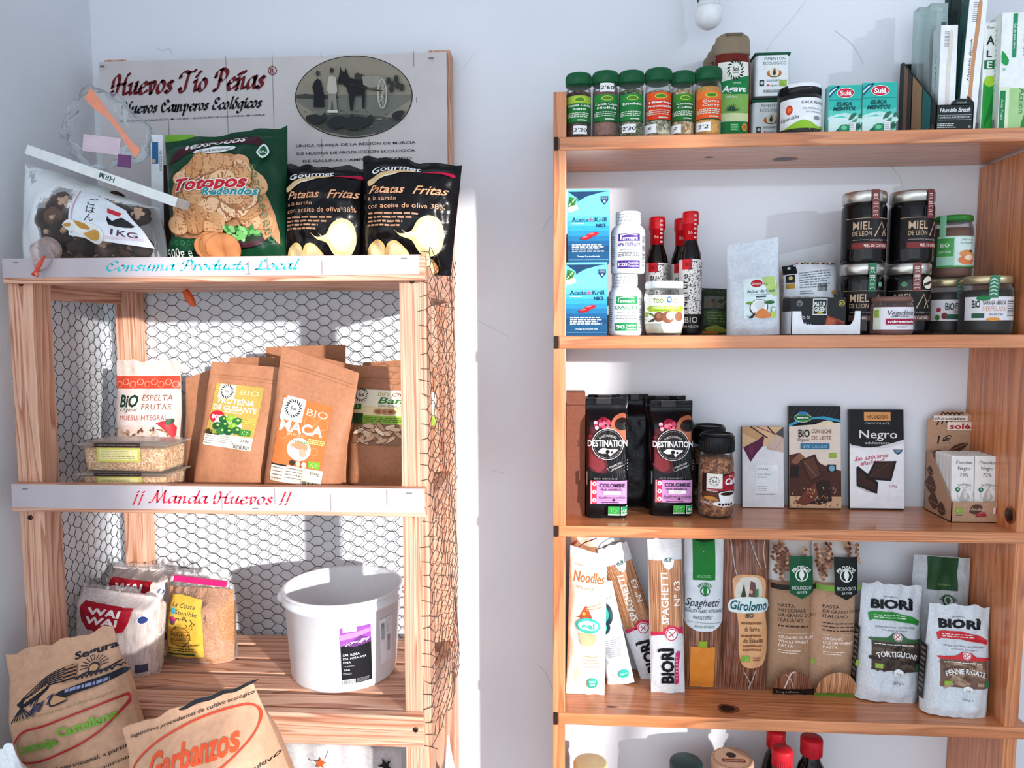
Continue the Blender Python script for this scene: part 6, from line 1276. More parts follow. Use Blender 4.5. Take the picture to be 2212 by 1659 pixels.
# white and turquoise packet
cx, Y, w, h = pk(1308, 1362, 1262, 1480)
t, mb, M, P = pack('noodle_packet', 'white packet with turquoise and black rings leaning toward the noodle bag', cx + 0.008, Y + 0.004, w * 1.08, h * 1.03, 0.03, white, 'pillow', (0, -0.22, 0), wr=0.004, seed=9, seal=0.05, rag=0.006)
P.e(0.35, 0.72, 0.42, 0.12, '#1f3a44'); P.e(0.28, 0.73, 0.34, 0.095, '#3fb5a8'); P.e(0.25, 0.60, 0.32, 0.07, '#1f3a44'); P.e(0.2, 0.60, 0.25, 0.05, '#49bfae'); P.rows(0.3, 0.30, 0.85, 0.48, 9, '#9a9fae', 0.3); P.e(0.68, 0.12, 0.2, 0.045, '#2fb09c'); P.t('TERRA SANA', 0.68, 0.12, 0.018, '#eef7f4', w=0.28); P.line([(0.1, 0.83), (0.9, 0.86)], 0.02, '#9fb0b8'); mb.build('wrapper', t)
# thin spaghetti packs
sp_l = strands(['#8a5638', '#b57c55', '#d8a880'], 520)
sp_d = strands(['#4a2c22', '#7a4c3a', '#a06e54'], 560)
def thin(lab, cx, cy, w, h, rot, seed):
    t, mb, M, P = pack('spaghetti_pack', lab, cx, cy, w, h, 0.028, crumple('#dfe3e7', 0.4, 0.55, 34), 'pillow', rot, grp='slim gluten free spaghetti packs', wr=0.003, seed=seed, seal=0.045, rag=0.004)
    P.r(0.02, 0.40, 0.98, 0.87, sp_l); P.poly([(0.02, 0.38), (0.30, 0.40), (0.42, 0.445), (0.62, 0.46), (0.80, 0.445), (0.9, 0.405), (0.98, 0.385), (0.98, 0.445), (0.02, 0.41)], '#cf2f55')
    P.e(0.62, 0.40, 0.20, None, '#f0eef0'); P.ring(0.62, 0.40, 0.185, None, 0.03, '#c23a52'); P.line([(0.52, 0.385), (0.72, 0.415)], 0.03, '#c23a52'); P.line([(0.55, 0.42), (0.68, 0.38)], 0.025, '#8a4a52')
    P.t('SPAGHETTI', 0.44, 0.63, 0.045, '#f4efe8', w=1.55, rot=pi / 2, b=0.02); P.t('Nº 63', 0.80, 0.66, 0.04, '#f4efe8', w=0.75, rot=pi / 2, b=0.01)
    P.poly([(0.40, 0.87), (0.45, 0.83), (0.58, 0.81), (0.72, 0.83), (0.76, 0.87)], '#eef0f2'); P.t('63', 0.58, 0.875, 0.025, '#2f6a5a', w=0.22, sh=0.3, b=0.02)
    P.t('BIORÌ', 0.48, 0.19, 0.075, '#141517', w=1.15, rot=pi / 2, b=0.045); P.poly([(0.70, 0.06), (0.82, 0.07), (0.80, 0.18), (0.88, 0.28), (0.74, 0.275), (0.70, 0.17)], '#c9306a', 2); P.rows(0.73, 0.09, 0.79, 0.26, 7, '#f2d3de', 0.3)
    mb.build('film_pack', t)
cx, Y, w, h = pk(1408, 1482, 1168, 1503)
thin('upright slim spaghetti pack with pink gluten free ring and bold black name', cx + 0.002, Y + 0.014, w, h, (0, -0.035, 0), 2)
p = atz(1424, 1478, Z4); thin('leaning slim spaghetti pack slanting left beside the upright one', p.x - 0.002, p.y + 0.022, w * 0.95, h * 0.95, (0, -0.325, 0), 5)
# spelt spaghetti with green flag
cx, Y, w, h = pk(1479, 1566, 1160, 1495)
t, mb, M, P = pack('spaghetti_pack', 'wide spelt spaghetti pack with green flag on white label and orange sticker', cx, Y + 0.02, w, h, 0.036, strands(['#5a3426', '#8a5a42', '#b5866a'], 480), 'pillow', (0.0, 0.0, 0), wr=0.0025, seed=3, seal=0.03)
P.poly([(0.0, 0.99), (0.0, 0.46), (0.1, 0.42), (0.3, 0.395), (0.5, 0.39), (0.7, 0.395), (0.88, 0.42), (0.98, 0.46), (0.98, 0.99)], '#dfe5ea'); P.r(0.20, 0.72, 0.76, 0.99, '#157a2c'); P.e(0.5, 0.985, 0.3, 0.03, '#16321c'); P.t('BIOLOGICO', 0.48, 0.745, 0.018, '#9fd69a', w=0.34)
P.e(0.50, 0.655, 0.125, None, '#1f7a36'); P.e(0.50, 0.655, 0.09, None, '#dfe5ea'); P.poly([(0.49, 0.62), (0.45, 0.66), (0.5, 0.69), (0.55, 0.66), (0.51, 0.62)], '#1f7a36', 3); P.t('PROBIOS', 0.5, 0.70, 0.02, '#1f7a36', w=0.38, b=0.02, arc=0.014)
P.t('Spaghetti', 0.46, 0.58, 0.052, '#1d2330', w=0.86, sh=0.4); P.t('EGALITÀ FARRO INTEGRALE', 0.5, 0.525, 0.022, '#2a303c', w=0.94, sh=0.2); P.t('WHOLE SPELT', 0.46, 0.485, 0.022, '#2a303c', w=0.5, sh=0.2); P.line([(0.06, 0.455), (0.92, 0.445)], 0.006, '#2a303c'); P.t('Ricco di Fibra', 0.5, 0.425, 0.02, '#3a8a6a', w=0.5, sh=0.35)
P.r(0.36, 0.285, 0.58, 0.33, '#8fae2f'); P.k += 2; P.r(0.17, 0.01, 0.78, 0.29, '#e08a35'); mb.build('film_pack', t)
# dark spaghetti with orange oval label
cx, Y, w, h = pk(1567, 1664, 1160, 1500)
t, mb, M, P = pack('spaghetti_pack', 'very dark spaghetti pack in clear film with tall orange rounded label', cx, Y + 0.02, w, h, 0.036, sp_d, 'pillow', (0, 0, 0), wr=0.0035, seed=4, seal=0.03)
P.poly([(0.16, 0.72), (0.26, 0.755), (0.55, 0.76), (0.82, 0.745), (0.92, 0.69), (0.90, 0.55), (0.96, 0.42), (0.98, 0.27), (0.88, 0.18), (0.66, 0.16), (0.42, 0.18), (0.32, 0.28), (0.30, 0.45), (0.22, 0.56)], '#e0a878', 3)
P.poly([(0.2, 0.64), (0.3, 0.73), (0.55, 0.745), (0.76, 0.73), (0.84, 0.64), (0.72, 0.60), (0.3, 0.60)], '#d9d3c6', 3); P.poly([(0.34, 0.62), (0.4, 0.71), (0.46, 0.62)], '#35463a'); P.poly([(0.5, 0.61), (0.56, 0.72), (0.66, 0.71), (0.7, 0.61)], '#6a4a44'); P.r(0.66, 0.62, 0.74, 0.67, '#3f8a5a'); P.e(0.56, 0.655, 0.04, None, '#c9a08a')
P.poly([(0.08, 0.54), (0.12, 0.60), (0.5, 0.625), (0.9, 0.61), (0.99, 0.58), (0.96, 0.53), (0.5, 0.52), (0.14, 0.52)], '#dcebe8', 2); P.t('Girolomo', 0.53, 0.57, 0.06, '#1f5a66', w=0.82, sh=0.25, b=0.025); P.t('BIO', 0.54, 0.505, 0.03, '#3a4a3a', w=0.18, b=0.02)
P.rows(0.36, 0.44, 0.86, 0.47, 1, '#8a5a3a'); P.t('di farro', 0.60, 0.42, 0.03, '#3a2c22', w=0.34); P.rows(0.36, 0.36, 0.9, 0.39, 1, '#8a5a3a'); P.t('de Espelta', 0.64, 0.345, 0.03, '#3a2c22', w=0.46); P.rows(0.4, 0.27, 0.9, 0.32, 2, '#8a5a3a'); leafmark(P, 0.48, 0.225, 0.18, 0.04, '#7fae3f'); P.rows(0.64, 0.21, 0.85, 0.24, 2, '#8a5a3a')
for a, b, c in (((0.12, 0.98), (0.2, 0.80), (0.3, 0.72)), ((0.55, 0.97), (0.7, 0.85), (0.8, 0.80)), ((0.45, 0.14), (0.62, 0.05), (0.6, 0.01)), ((0.72, 0.15), (0.66, 0.08), (0.58, 0.02)), ((0.88, 0.97), (0.84, 0.9), (0.9, 0.8))): P.line([a, b, c], 0.02, '#b9b4b2', 4)
mb.build('film_pack', t)
# two durum wheat packs
def durum(x0, x1, yt, yb, lab, whole):
    cx, Y, w, h = pk(x0, x1, yt, yb)
    t, mb, M, P = pack('pasta_pack', lab, cx, Y + 0.022, w, h, 0.04, crumple('#b08a6c' if whole else '#bd977a', 0.45, 0.2, 20), 'pillow', (0, -0.012, 0), grp='durum wheat pasta packs', wr=0.002, seed=x0, seal=0.02)
    P.r(0.0, 0.73, 1, 0.995, '#d9d6d2'); rd = random.Random(x0)
    for k in range(16):
        u = rd.choice([rd.uniform(0.03, 0.36), rd.uniform(0.62, 0.97)]); v = rd.uniform(0.74, 0.95); s = rd.uniform(-0.12, 0.12)
        for q in range(8):
            uu, vv = u + s * q / 8 + 0.02 * (-1) ** q, v + 0.014 * q
            if vv < 0.985: P.e(min(max(uu, 0.03), 0.97), vv, 0.034, 0.011, rd.choice(['#8a5a40', '#a9795a', '#6a3f2e', '#c79a78']), 8, rot=0.9 * (-1) ** q)
    P.r(0.0, 0.70, 1, 0.735, '#231a16' if whole else '#6f9a3a'); fg = '#10502f' if whole else '#0e1512'
    P.poly([(0.36, 0.91), (0.36, 0.685), (0.62, 0.645), (0.88, 0.685), (0.88, 0.91)], fg)
    P.e(0.62, 0.795, 0.14, None, '#e3e8e2'); P.e(0.62, 0.795, 0.115, None, fg); P.poly([(0.61, 0.765), (0.56, 0.80), (0.62, 0.83), (0.68, 0.80), (0.63, 0.765)], '#e3e8e2', 3); P.t('PROBIOS', 0.62, 0.845, 0.026, '#e3e8e2', w=0.44, b=0.02, arc=0.02); P.t('BIOLOGICO', 0.62, 0.718, 0.022, '#e3e8e2', w=0.42); P.t('dal 1978', 0.62, 0.69, 0.016, '#e3e8e2', w=0.22)
    tx = ['PASTA', 'INTEGRALE', 'DA GRANO DURO', 'ITALIANO'] if whole else ['PASTA', 'DA GRANO DURO', 'ITALIANO']
    for k, s in enumerate(tx): P.t(s, 0.12, 0.605 - 0.031 * k, 0.022, '#2a1a14', w=0.063 * len(s) + 0.02, al='l', b=0.01)
    P.rows(0.12, 0.455 if whole else 0.44, 0.9, 0.49 if whole else 0.51, 1 if whole else 3, '#3a261c', 0.3); P.line([(0.12, 0.425), (0.92, 0.425)], 0.006, '#e9d8c8')
    for k, s in enumerate(['ORGANIC DURUM', 'WHOLE WHEAT', 'PASTA'] if whole else ['ORGANIC', 'DURUM WHEAT', 'PASTA']): P.t(s, 0.14, 0.40 - 0.028 * k, 0.02, '#f0e2d5', w=0.056 * len(s) + 0.02, al='l', b=0.005)
    P.rows(0.14, 0.29, 0.6, 0.32, 2, '#efe0d2', 0.3)
    if whole:
        P.e(0.5, 0.04, 0.42, 0.135, sp_d, a0=0.0, a1=pi); P.r(0.06, 0.0, 0.98, 0.045, '#1d1612'); P.t('500 g e 17.63oz', 0.40, 0.02, 0.014, '#cfc5bd', w=0.5); P.line([(0.3, 0.05), (0.42, 0.155), (0.5, 0.17)], 0.03, '#d9c9ba', 4); P.line([(0.5, 0.05), (0.42, 0.12), (0.30, 0.15)], 0.02, '#c2ab98', 4)
    else: P.e(0.5, 0.02, 0.46, 0.16, sp_l, a0=0.0, a1=pi); P.r(0.02, 0.0, 0.98, 0.025, '#5a7a2a')
    leafmark(P, 0.92, 0.235, 0.1, 0.04, '#8fae3f'); mb.build('film_pack', t)
durum(1664, 1762, 1166, 1496, 'whole durum wheat pasta pack with dark green flag and black band', True); durum(1760, 1858, 1168, 1502, 'durum wheat pasta pack with black flag and light green band', False)
# short pasta bags
def shortbag(x0, x1, yt, yb, lab, rc, title, seed, back=0.0, front=True, ry=0.0, rz=0.0, rx=0.0, hmul=1.0):
    cx, Y, w, h = pk(x0, x1, yt, yb, back)
    t, mb, M, P = pack('pasta_bag', lab, cx, Y + 0.028, w, h * hmul, 0.058, crumple('#d3d9df', 0.42, 0.6, 26), 'stand', (rx, ry, rz), grp='white gluten free short pasta bags', wr=0.0045, seed=seed, seal=0.05, wt=0.93, wb=1.0, taper=0.35, rag=0.007)
    P.t('sans gluten', 0.48, 0.895, 0.012, '#33373c', w=0.22, arc=0.06); P.t('BIORÌ', 0.50, 0.83, 0.075, '#15171a', w=0.66, b=0.05)
    P.poly([(0.13, 0.745), (0.2, 0.765), (0.5, 0.765), (0.82, 0.735), (0.93, 0.70), (0.90, 0.665), (0.84, 0.675), (0.5, 0.70), (0.2, 0.70), (0.15, 0.685)], rc); P.rows(0.22, 0.71, 0.8, 0.745, 2, '#eef2ee', 0.35); P.t('SENZA GLUTINE - GLUTEN FREE', 0.53, 0.645, 0.014, '#4a5058', w=0.62); P.t('Prodotto biologico', 0.53, 0.62, 0.012, '#4a5058', w=0.4)
    P.r(0.16, 0.285, 0.92, 0.555, '#4a3c34' if title == 'TORTIGLIONI' else '#74584a'); P.poly([(0.16, 0.555), (0.4, 0.56), (0.5, 0.60), (0.62, 0.60), (0.72, 0.56), (0.92, 0.555), (0.92, 0.53), (0.16, 0.53)], rc if title != 'TORTIGLIONI' else '#3f6a44', 2)
    rd = random.Random(seed)
    for k in range(26):
        u, v, a = rd.uniform(0.2, 0.88), rd.uniform(0.30, 0.50), rd.uniform(-0.9, 0.9); c = rd.choice(['#2f2622', '#66564a', '#574438', '#3b302a'] if title == 'TORTIGLIONI' else ['#9a7a66', '#b0917c', '#5f4638', '#866654']); l = 0.09
        P.line([(u - l * math.cos(a), v - l * 0.4 * math.sin(a)), (u + l * math.cos(a), v + l * 0.4 * math.sin(a))], 0.055, c)
    P.k += 3; P.rows(0.2, 0.50, 0.9, 0.515, 1, '#e8e2da', 0.5); P.t(title, 0.54, 0.435, 0.045, '#f1eeea', w=0.62, b=0.022, arc=0.12); P.e(0.56, 0.57, 0.062, None, '#f1f1f1'); P.ring(0.56, 0.57, 0.055, None, 0.01, '#b03a48'); P.line([(0.53, 0.555), (0.59, 0.585)], 0.012, '#b03a48'); P.line([(0.535, 0.585), (0.585, 0.555)], 0.012, '#b03a48')
    leafmark(P, 0.27, 0.325, 0.12, 0.04, '#8fae3f'); P.r(0.84, 0.30, 0.91, 0.355, '#2f7a55'); P.e(0.57, 0.275, 0.07, 0.035, '#e3e6e8'); P.t('7/9', 0.57, 0.262, 0.025, '#2a3036', w=0.07); P.t('350 g e', 0.58, 0.185, 0.022, '#2a3036', w=0.16)
    P.rows(0.955, 0.25, 0.99, 0.60, 8, '#5a6068', 0.3)
    bf = mb.build('pasta_sack', t)
    mb = MB(); PS = Print(mb, lambda y, z, o: (-w * (0.5 - 0.035 * z / (h * hmul)) - o - 0.0012, -y, z), 0.030, h * hmul, off=0.0006); PS.r(0.1, 0.12, 0.9, 0.62, '#2a2624'); PS.rows(0.2, 0.16, 0.8, 0.6, 9, '#8a8580', 0.4); sub(bf, mb.build('side_print', t))
shortbag(1858, 2000, 1276, 1521, 'white tortiglioni bag with green ribbon, front left of the bag group', '#2f8f3a', 'TORTIGLIONI', 3, ry=0.05, rx=-0.05, hmul=1.0)
shortbag(2006, 2150, 1322, 1556, 'white penne bag with red ribbon standing at the very board edge', '#d0313a', 'PENNE RIGATE', 5, ry=0.055, rx=-0.05, back=0.004)
shortbag(1852, 1950, 1258, 1480, 'white pasta bag mostly hidden behind the tortiglioni bag', '#2f8f3a', 'TORTIGLIONI', 8, back=0.035, rx=-0.04)
cx, w, h = fit(1962, 2090, 1205, -0.065, Z4, 1490)
t, mb, M, P = pack('pasta_bag', 'grey white spelt pasta bag with dark green flag, behind the penne bag', cx, -0.060, w, h, 0.06, crumple('#b9c0c4', 0.4, 0.6, 24), 'stand', (-0.03, 0.03, -0.08), wr=0.005, seed=15, seal=0.05, wt=0.92, taper=0.30)
P.r(0.26, 0.76, 0.76, 0.995, '#1d4524'); P.t('Biologico', 0.54, 0.80, 0.016, '#7aa05a', w=0.2); P.e(0.60, 0.69, 0.095, None, '#24582f'); P.e(0.60, 0.69, 0.07, None, '#b9c0c4'); P.poly([(0.59, 0.67), (0.56, 0.695), (0.6, 0.715), (0.64, 0.695), (0.61, 0.67)], '#24582f', 3); P.t('PROBIOS', 0.60, 0.725, 0.016, '#24582f', w=0.3, b=0.02, arc=0.016); P.rows(0.58, 0.602, 0.90, 0.618, 1, '#4a4f52', 0.8); P.t('farro', 0.60, 0.56, 0.05, '#23282c', w=0.42, sh=0.35); mb.build('pasta_sack', t)

# ================================================================== lowest board: only tops show
def redcap(x0, x1, yt, Y, lab):
    cx, w, h = fit(x0, x1, yt, Y - 0.012, Z5, 1659); r = w / 2
    t = thing('red_cap_bottle', lab, 'bottle', (cx, Y, Z5), (0, 0, 0), 'red capped bottles on the lowest board')
    mb = MB(); mb.lathe([(0.001, 0), (r * 1.4, 0), (r * 1.45, h * 0.03), (r * 1.45, h * 0.6), (r * 1.1, h * 0.74), (r * 0.78, h * 0.80), (r * 0.78, h * 0.9)], ink('#17100e', 0.1, coat=0.5)); mb.build('bottle_body', t)
    m = ink('#c3202c', 0.4); mb = MB(); c0 = h - 0.036
    mb.lathe([(r * 0.80, c0), (r * 0.92, c0 + 0.002), (r * 0.96, h - 0.016), (r, h - 0.014), (r, h - 0.003), (r * 0.93, h), (0.001, h)], m, 36)
    for k in range(36): a = 2 * pi * k / 36; mb.box((r * 0.955 * math.cos(a), r * 0.955 * math.sin(a), c0 + 0.011), (0.001, 0.001, 0.018), m)
    mb.build('cap', t)
redcap(1659, 1700, 1584, -0.070, 'dark bottle with red cap, rearmost left of the three red caps'); redcap(1671, 1716, 1624, -0.150, 'dark bottle with red cap, lowest and nearest of the three red caps'); redcap(1733, 1781, 1600, -0.105, 'dark bottle with red cap standing alone at right of the three')
def topjar(x0, x1, yt, Y, col, lab, printer=None, metal=0.0, body=None):
    cx, w, h = fit(x0, x1, yt, Y + 0.0, Z5, 1659); r = w / 2
    t = thing('lidded_jar', lab, 'jar', (cx, Y, Z5))
    mb = MB(); mb.lathe(jar_profile(r, h, 0.82, 0.93, 0.88), body or ink('#3a2c26', 0.15, coat=0.4)); mb.build('jar_body', t)
    mb = MB(); mb.lathe(lidshape(r * 0.98, h * 0.88, h), ink(col, 0.4, metal), 44)
    if printer: printer(mb, r, h)
    mb.build('lid', t)
topjar(1238, 1313, 1646, -0.10, '#d8cfa0', 'jar with cream coloured lid at the bottom left of the wall shelf'); topjar(1446, 1518, 1643, -0.10, '#2f4a48', 'jar with dark green lid on the lowest board, left of the printed lid')
def woody(mb, r, h):
    P = Print(mb, lambda x, z, o: (x, z, h + o), 2 * r, 2 * r, x0=-r, z0=-r, off=0.0004); P.e(0.5, 0.5, 0.46, None, '#d8b598'); P.e(0.5, 0.62, 0.12, None, '#3a2a24', 8); P.r(0.25, 0.33, 0.78, 0.46, '#8a3a30'); P.t('CHAMPIÑON', 0.51, 0.395, 0.07, '#e8d3c0', w=0.46); P.ring(0.5, 0.5, 0.43, None, 0.012, '#8a5a44')
topjar(1535, 1628, 1638, -0.115, '#c9a384', 'jar with wooden looking printed lid beside the red caps', woody)
# ================================================================== goods on the slatted rack
S0, S1, S2 = SLT
kraft = crumple('#ad7656', 0.55, 0.35, 16)
# ---- top: tortilla chip bag
cx, w, h = fit(362, 618, 288, -0.235, S0, 548)
t = thing('tortilla_chip_bag', 'large green bag of round tortilla chips with red and teal lettering', 'bag', (cx - 0.002, -0.225, S0), (-0.05, -0.02, 0.03))
mb = MB(); M = bag(mb, w, h * 1.02, 0.095, crumple('#0f3d26', 0.25, 0.35, 24), 'pillow', wr=0.006, seed=21, seal=0.05, slant=0.012, wt=1.03, wb=0.96, nu=36, nv=44, rag=0.008)
P = Print(mb, M, w, h * 1.02, 0.005, off=0.0009, d=0.00022)
P.poly([(0.05, 0.80), (0.12, 0.91), (0.3, 0.955), (0.5, 0.965), (0.7, 0.955), (0.80, 0.93), (0.85, 0.86), (0.7, 0.89), (0.5, 0.905), (0.3, 0.89), (0.14, 0.83)], '#3d1420', 2); P.t('MEXIFOODS', 0.44, 0.925, 0.040, '#f2efec', w=0.50, b=0.03, rot=0.03)
P.poly([(0.27, 0.865), (0.33, 0.885), (0.55, 0.885), (0.62, 0.87), (0.55, 0.845), (0.35, 0.84)], '#e8e8ea', 3); P.t('Professional', 0.45, 0.865, 0.024, '#26282c', w=0.27, sh=0.35, rot=0.03)
# window of chips
P.poly([(0.10, 0.26), (0.08, 0.5), (0.12, 0.68), (0.2, 0.76), (0.32, 0.82), (0.5, 0.835), (0.66, 0.80), (0.78, 0.72), (0.86, 0.56), (0.93, 0.40), (0.95, 0.2), (0.85, 0.30), (0.7, 0.33), (0.5, 0.28), (0.3, 0.25)], '#c98c60', 2)
rd = random.Random(31); cc = ['#e3b183', '#dba674', '#edc197', '#cf9563', '#f0cba6', '#d9a377']
P.layer(0.00003)
for k in range(62):
    u, v = rd.uniform(0.15, 0.84), rd.uniform(0.30, 0.77)
    if u < 0.2 and v > 0.66 or u > 0.74 and v > 0.66 or u > 0.82 and v > 0.5: continue
    ru = rd.uniform(0.075, 0.125); ro = rd.uniform(-1.2, 1.2); q = rd.uniform(0.45, 0.95)
    P.e(u, v, ru * 1.05, ru * 1.05 * q * w / h, '#a56d42', 18, rot=ro)
    P.e(u + 0.004, v + 0.003, ru, ru * q * w / h, cc[k % 6], 18, rot=ro)
    for j in range(3): P.e(u + rd.uniform(-0.05, 0.05), v + rd.uniform(-0.03, 0.03), 0.006, None, '#b57a4c', 5)
P.layer(0.0002)
P.k += 2
P.poly([(0.0, 0.20), (0.1, 0.27), (0.3, 0.235), (0.5, 0.25), (0.62, 0.28), (0.62, 0.20), (0.3, 0.17), (0.05, 0.15)], '#12472c', 2)
for k in range(9): P.ring(0.08 + 0.055 * k, 0.222 + 0.004 * math.cos(k), 0.02, None, 0.006, '#2f7a50', 12)
for k in range(10): P.ring(0.80 + 0.012 * k, 0.70 - 0.052 * k, 0.022, None, 0.006, '#2c7a4e', 12)
for c, b in (('#f3ece6', 0.085), ('#c41f2c', 0.035)): P.t('Totopos', 0.46, 0.615, 0.085, c, w=0.60 + (0.018 if b > 0.05 else 0), b=b, sh=0.3, rot=-0.02); P.k += 2
for c, b in (('#f3ece6', 0.08), ('#1f8f95', 0.03)): P.t('Redondos', 0.62, 0.545, 0.05, c, w=0.44 + (0.012 if b > 0.05 else 0), b=b, sh=0.3, rot=-0.03); P.k += 2
P.e(0.70, 0.225, 0.16, 0.055, '#3a1420'); P.e(0.70, 0.25, 0.155, 0.045, '#1f2a1a')
P.layer(0.00004)
for k in range(34): P.e(rd.uniform(0.58, 0.82), rd.uniform(0.225, 0.30), 0.026, 0.014, rd.choice(['#4f9a4a', '#6fb562', '#3a7f3c', '#8cc77a']), 9, rot=rd.uniform(0, 3))
P.layer(0.0002)
P.k += 2
for u, v in ((0.44, 0.185), (0.48, 0.178), (0.54, 0.168)): P.e(u, v, 0.145, 0.098, '#9c5c34', 26); P.e(u, v, 0.14, 0.094, '#d08a58', 26)
P.t('500g e', 0.15, 0.155, 0.065, '#e9efe9', w=0.24); P.poly([(0.82, 0.80), (0.87, 0.86), (0.92, 0.80), (0.87, 0.755)], '#d6e4dc', 3); P.poly([(0.835, 0.80), (0.87, 0.845), (0.905, 0.80), (0.87, 0.77)], '#1c5a3c', 3); P.t('SIN', 0.87, 0.80, 0.018, '#e6f0ea', w=0.05)
mb.build('foil_bag', t)
# ---- two black crisp bags
def crisps(x0, x1, yt, Y, lab, ry, rz, seed, red):
    cx, w, h = fit(x0, x1, yt, Y - 0.02, S0, 548)
    t = thing('crisp_bag', lab, 'bag', (cx, Y, S0), (-0.04, ry, rz), 'black olive oil crisp bags')
    mb = MB(); M = bag(mb, w, h, 0.075, crumple('#0d0c0e', 0.25, 0.45, 24), 'pillow', wr=0.007, seed=seed, seal=0.055, wt=1.05 if seed == 41 else 1.12, wb=0.97, slant=0.0 if seed == 41 else -0.006, nu=34, nv=40, rag=0.012)
    P = Print(mb, M, w, h, 0.005, off=0.0009, d=0.0002)
    P.t('Gourmet', 0.34, 0.915, 0.055, '#f2f1f2', w=0.56, b=0.015, rot=0.12, arc=0.22); P.poly([(0.03, 0.78), (0.2, 0.86), (0.42, 0.895), (0.60, 0.89), (0.45, 0.875), (0.25, 0.83), (0.06, 0.74)], '#d8b98a', 3); P.poly([(0.05, 0.755), (0.25, 0.84), (0.4, 0.87), (0.22, 0.82)], '#efe6d6', 3)
    P.poly([(0.62, 0.885), (0.8, 0.905), (0.98, 0.90), (0.99, 0.865), (0.85, 0.885)], '#b5143c', 3)
    P.t('Patatas', 0.27, 0.715, 0.075, '#e2a57c', w=0.42, sh=0.4, b=0.012, rot=0.04); P.t('Fritas', 0.76, 0.725, 0.08, '#e2a57c', w=0.38, sh=0.4, b=0.012, rot=0.04)
    P.t('a la sartén', 0.06, 0.63, 0.04, '#dba37e', w=0.33, al='l', rot=0.03); P.t('con aceite de oliva 38%', 0.06, 0.565, 0.045, '#dba37e', w=0.86, al='l', rot=0.03)
    for k in range(4): P.rows(0.06, 0.49 - 0.034 * k, 0.74 - 0.08 * k, 0.515 - 0.034 * k, 1, '#b98a6c', 0.6)
    for pts, c, c2 in (([(0.38, 0.37), (0.46, 0.33), (0.58, 0.36), (0.64, 0.44), (0.76, 0.50), (0.88, 0.46), (0.92, 0.33), (0.88, 0.2), (0.78, 0.15), (0.66, 0.18), (0.58, 0.28), (0.46, 0.31)], '#e8cf98', '#f5e6bd'),
                       ([(0.05, 0.14), (0.10, 0.24), (0.2, 0.28), (0.28, 0.22), (0.26, 0.08), (0.16, 0.04), (0.07, 0.07)], '#dfb876', '#efd5a0'), ([(0.25, 0.05), (0.30, 0.24), (0.42, 0.27), (0.56, 0.15), (0.48, 0.09), (0.36, 0.04)], '#e0bb7c', '#f0d8a6'), ([(0.42, 0.02), (0.6, 0.10), (0.76, 0.14), (0.84, 0.08), (0.80, 0.01)], '#d99a5c', '#eab878'), ([(0.62, 0.15), (0.74, 0.17), (0.80, 0.09), (0.78, 0.02), (0.66, 0.06)], '#ecdcae', '#f6ecc8')):
        P.poly(pts, c, 3); n = len(pts); mx = sum(p[0] for p in pts) / n; mz = sum(p[1] for p in pts) / n
        P.poly([(mx + (a - mx) * 0.72 + 0.015, mz + (b - mz) * 0.72 + 0.01) for a, b in pts], c2, 3)
    mb.build('foil_bag', t)
crisps(604, 778, 352, -0.215, 'black crisp bag nearer the tortilla chips, its top bent over', 0.03, 0.03, 41, True)
crisps(776, 972, 340, -0.235, 'black crisp bag at the rack corner, slumping over the wire edge', 0.045, -0.04, 47, False)
# ---- clear bag of dried mushrooms
mx0, mx1 = at(45, 470, -0.27).x, at(356, 470, -0.27).x; mw = mx1 - mx0; mh = at(200, 395, -0.27).z - S0
mt = thing('mushroom_bag', 'bulging clear plastic bag of dried mushrooms at the left end of the rack top', 'bag', ((mx0 + mx1) / 2, -0.266, S0))
mh = at(210, 398, -0.27).z - S0
mb = MB(); MM = bag(mb, mw, mh, 0.125, film('#eef3f6', 0.025, 0.08, 0.28, 26), 'pillow', wr=0.010, seed=52, seal=0.015, wt=0.92, wb=1.0, nu=44, nv=40, fr=4, rag=0.006, slant=-0.042)
mb.build('clear_bag', mt)
mb = MB(); P = Print(mb, MM, mw * 0.86, mh, 0.005, off=0.004, d=0.0003, x0=-mw * 0.36)
P.poly([(0.40, 0.40), (0.42, 0.92), (0.62, 0.88), (0.80, 0.78), (0.90, 0.52), (0.95, 0.30), (0.7, 0.34)], '#dfe7ee'); P.poly([(0.42, 0.42), (0.435, 0.90), (0.45, 0.90), (0.435, 0.42)], '#c9a9b8')
for k, s in enumerate('ごはん'): P.t(s, 0.56, 0.80 - 0.095 * k, 0.075, '#1d1d22', lift=1)
P.poly([(0.66, 0.76), (0.78, 0.72), (0.76, 0.67), (0.67, 0.70)], '#c8303a'); P.poly([(0.68, 0.66), (0.72, 0.60), (0.78, 0.66), (0.86, 0.56), (0.80, 0.53), (0.70, 0.55)], '#16161a', 2); P.t('1KG', 0.79, 0.455, 0.075, '#5a2f55', w=0.16, b=0.015, rot=-0.12); P.r(0.6, 0.38, 0.9, 0.41, '#d9c9d6')
P.poly([(0.36, 0.50), (0.40, 0.56), (0.48, 0.555), (0.58, 0.54), (0.66, 0.48), (0.66, 0.36), (0.60, 0.31), (0.52, 0.38), (0.46, 0.44), (0.40, 0.45)], '#e3e6e4', 3); P.poly([(0.45, 0.56), (0.54, 0.53), (0.57, 0.47), (0.5, 0.48)], '#b98a3a', 3); P.e(0.40, 0.505, 0.03, 0.02, '#c2914a', rot=0.2); P.poly([(0.52, 0.42), (0.6, 0.47), (0.645, 0.44), (0.62, 0.36), (0.56, 0.36)], '#c99a4a', 3)
mb.build('paper_label', mt)
mb = MB()    # gathered tail hanging over the rail, with its red tie
a, b, c = at(92, 545, RF - 0.02), at(88, 572, RF - 0.030), at(76, 597, RF - 0.034); o = mt.location
q = [tuple(p - o) for p in (a + Vector((0.0, 0.02, 0.01)), a, b, c)]
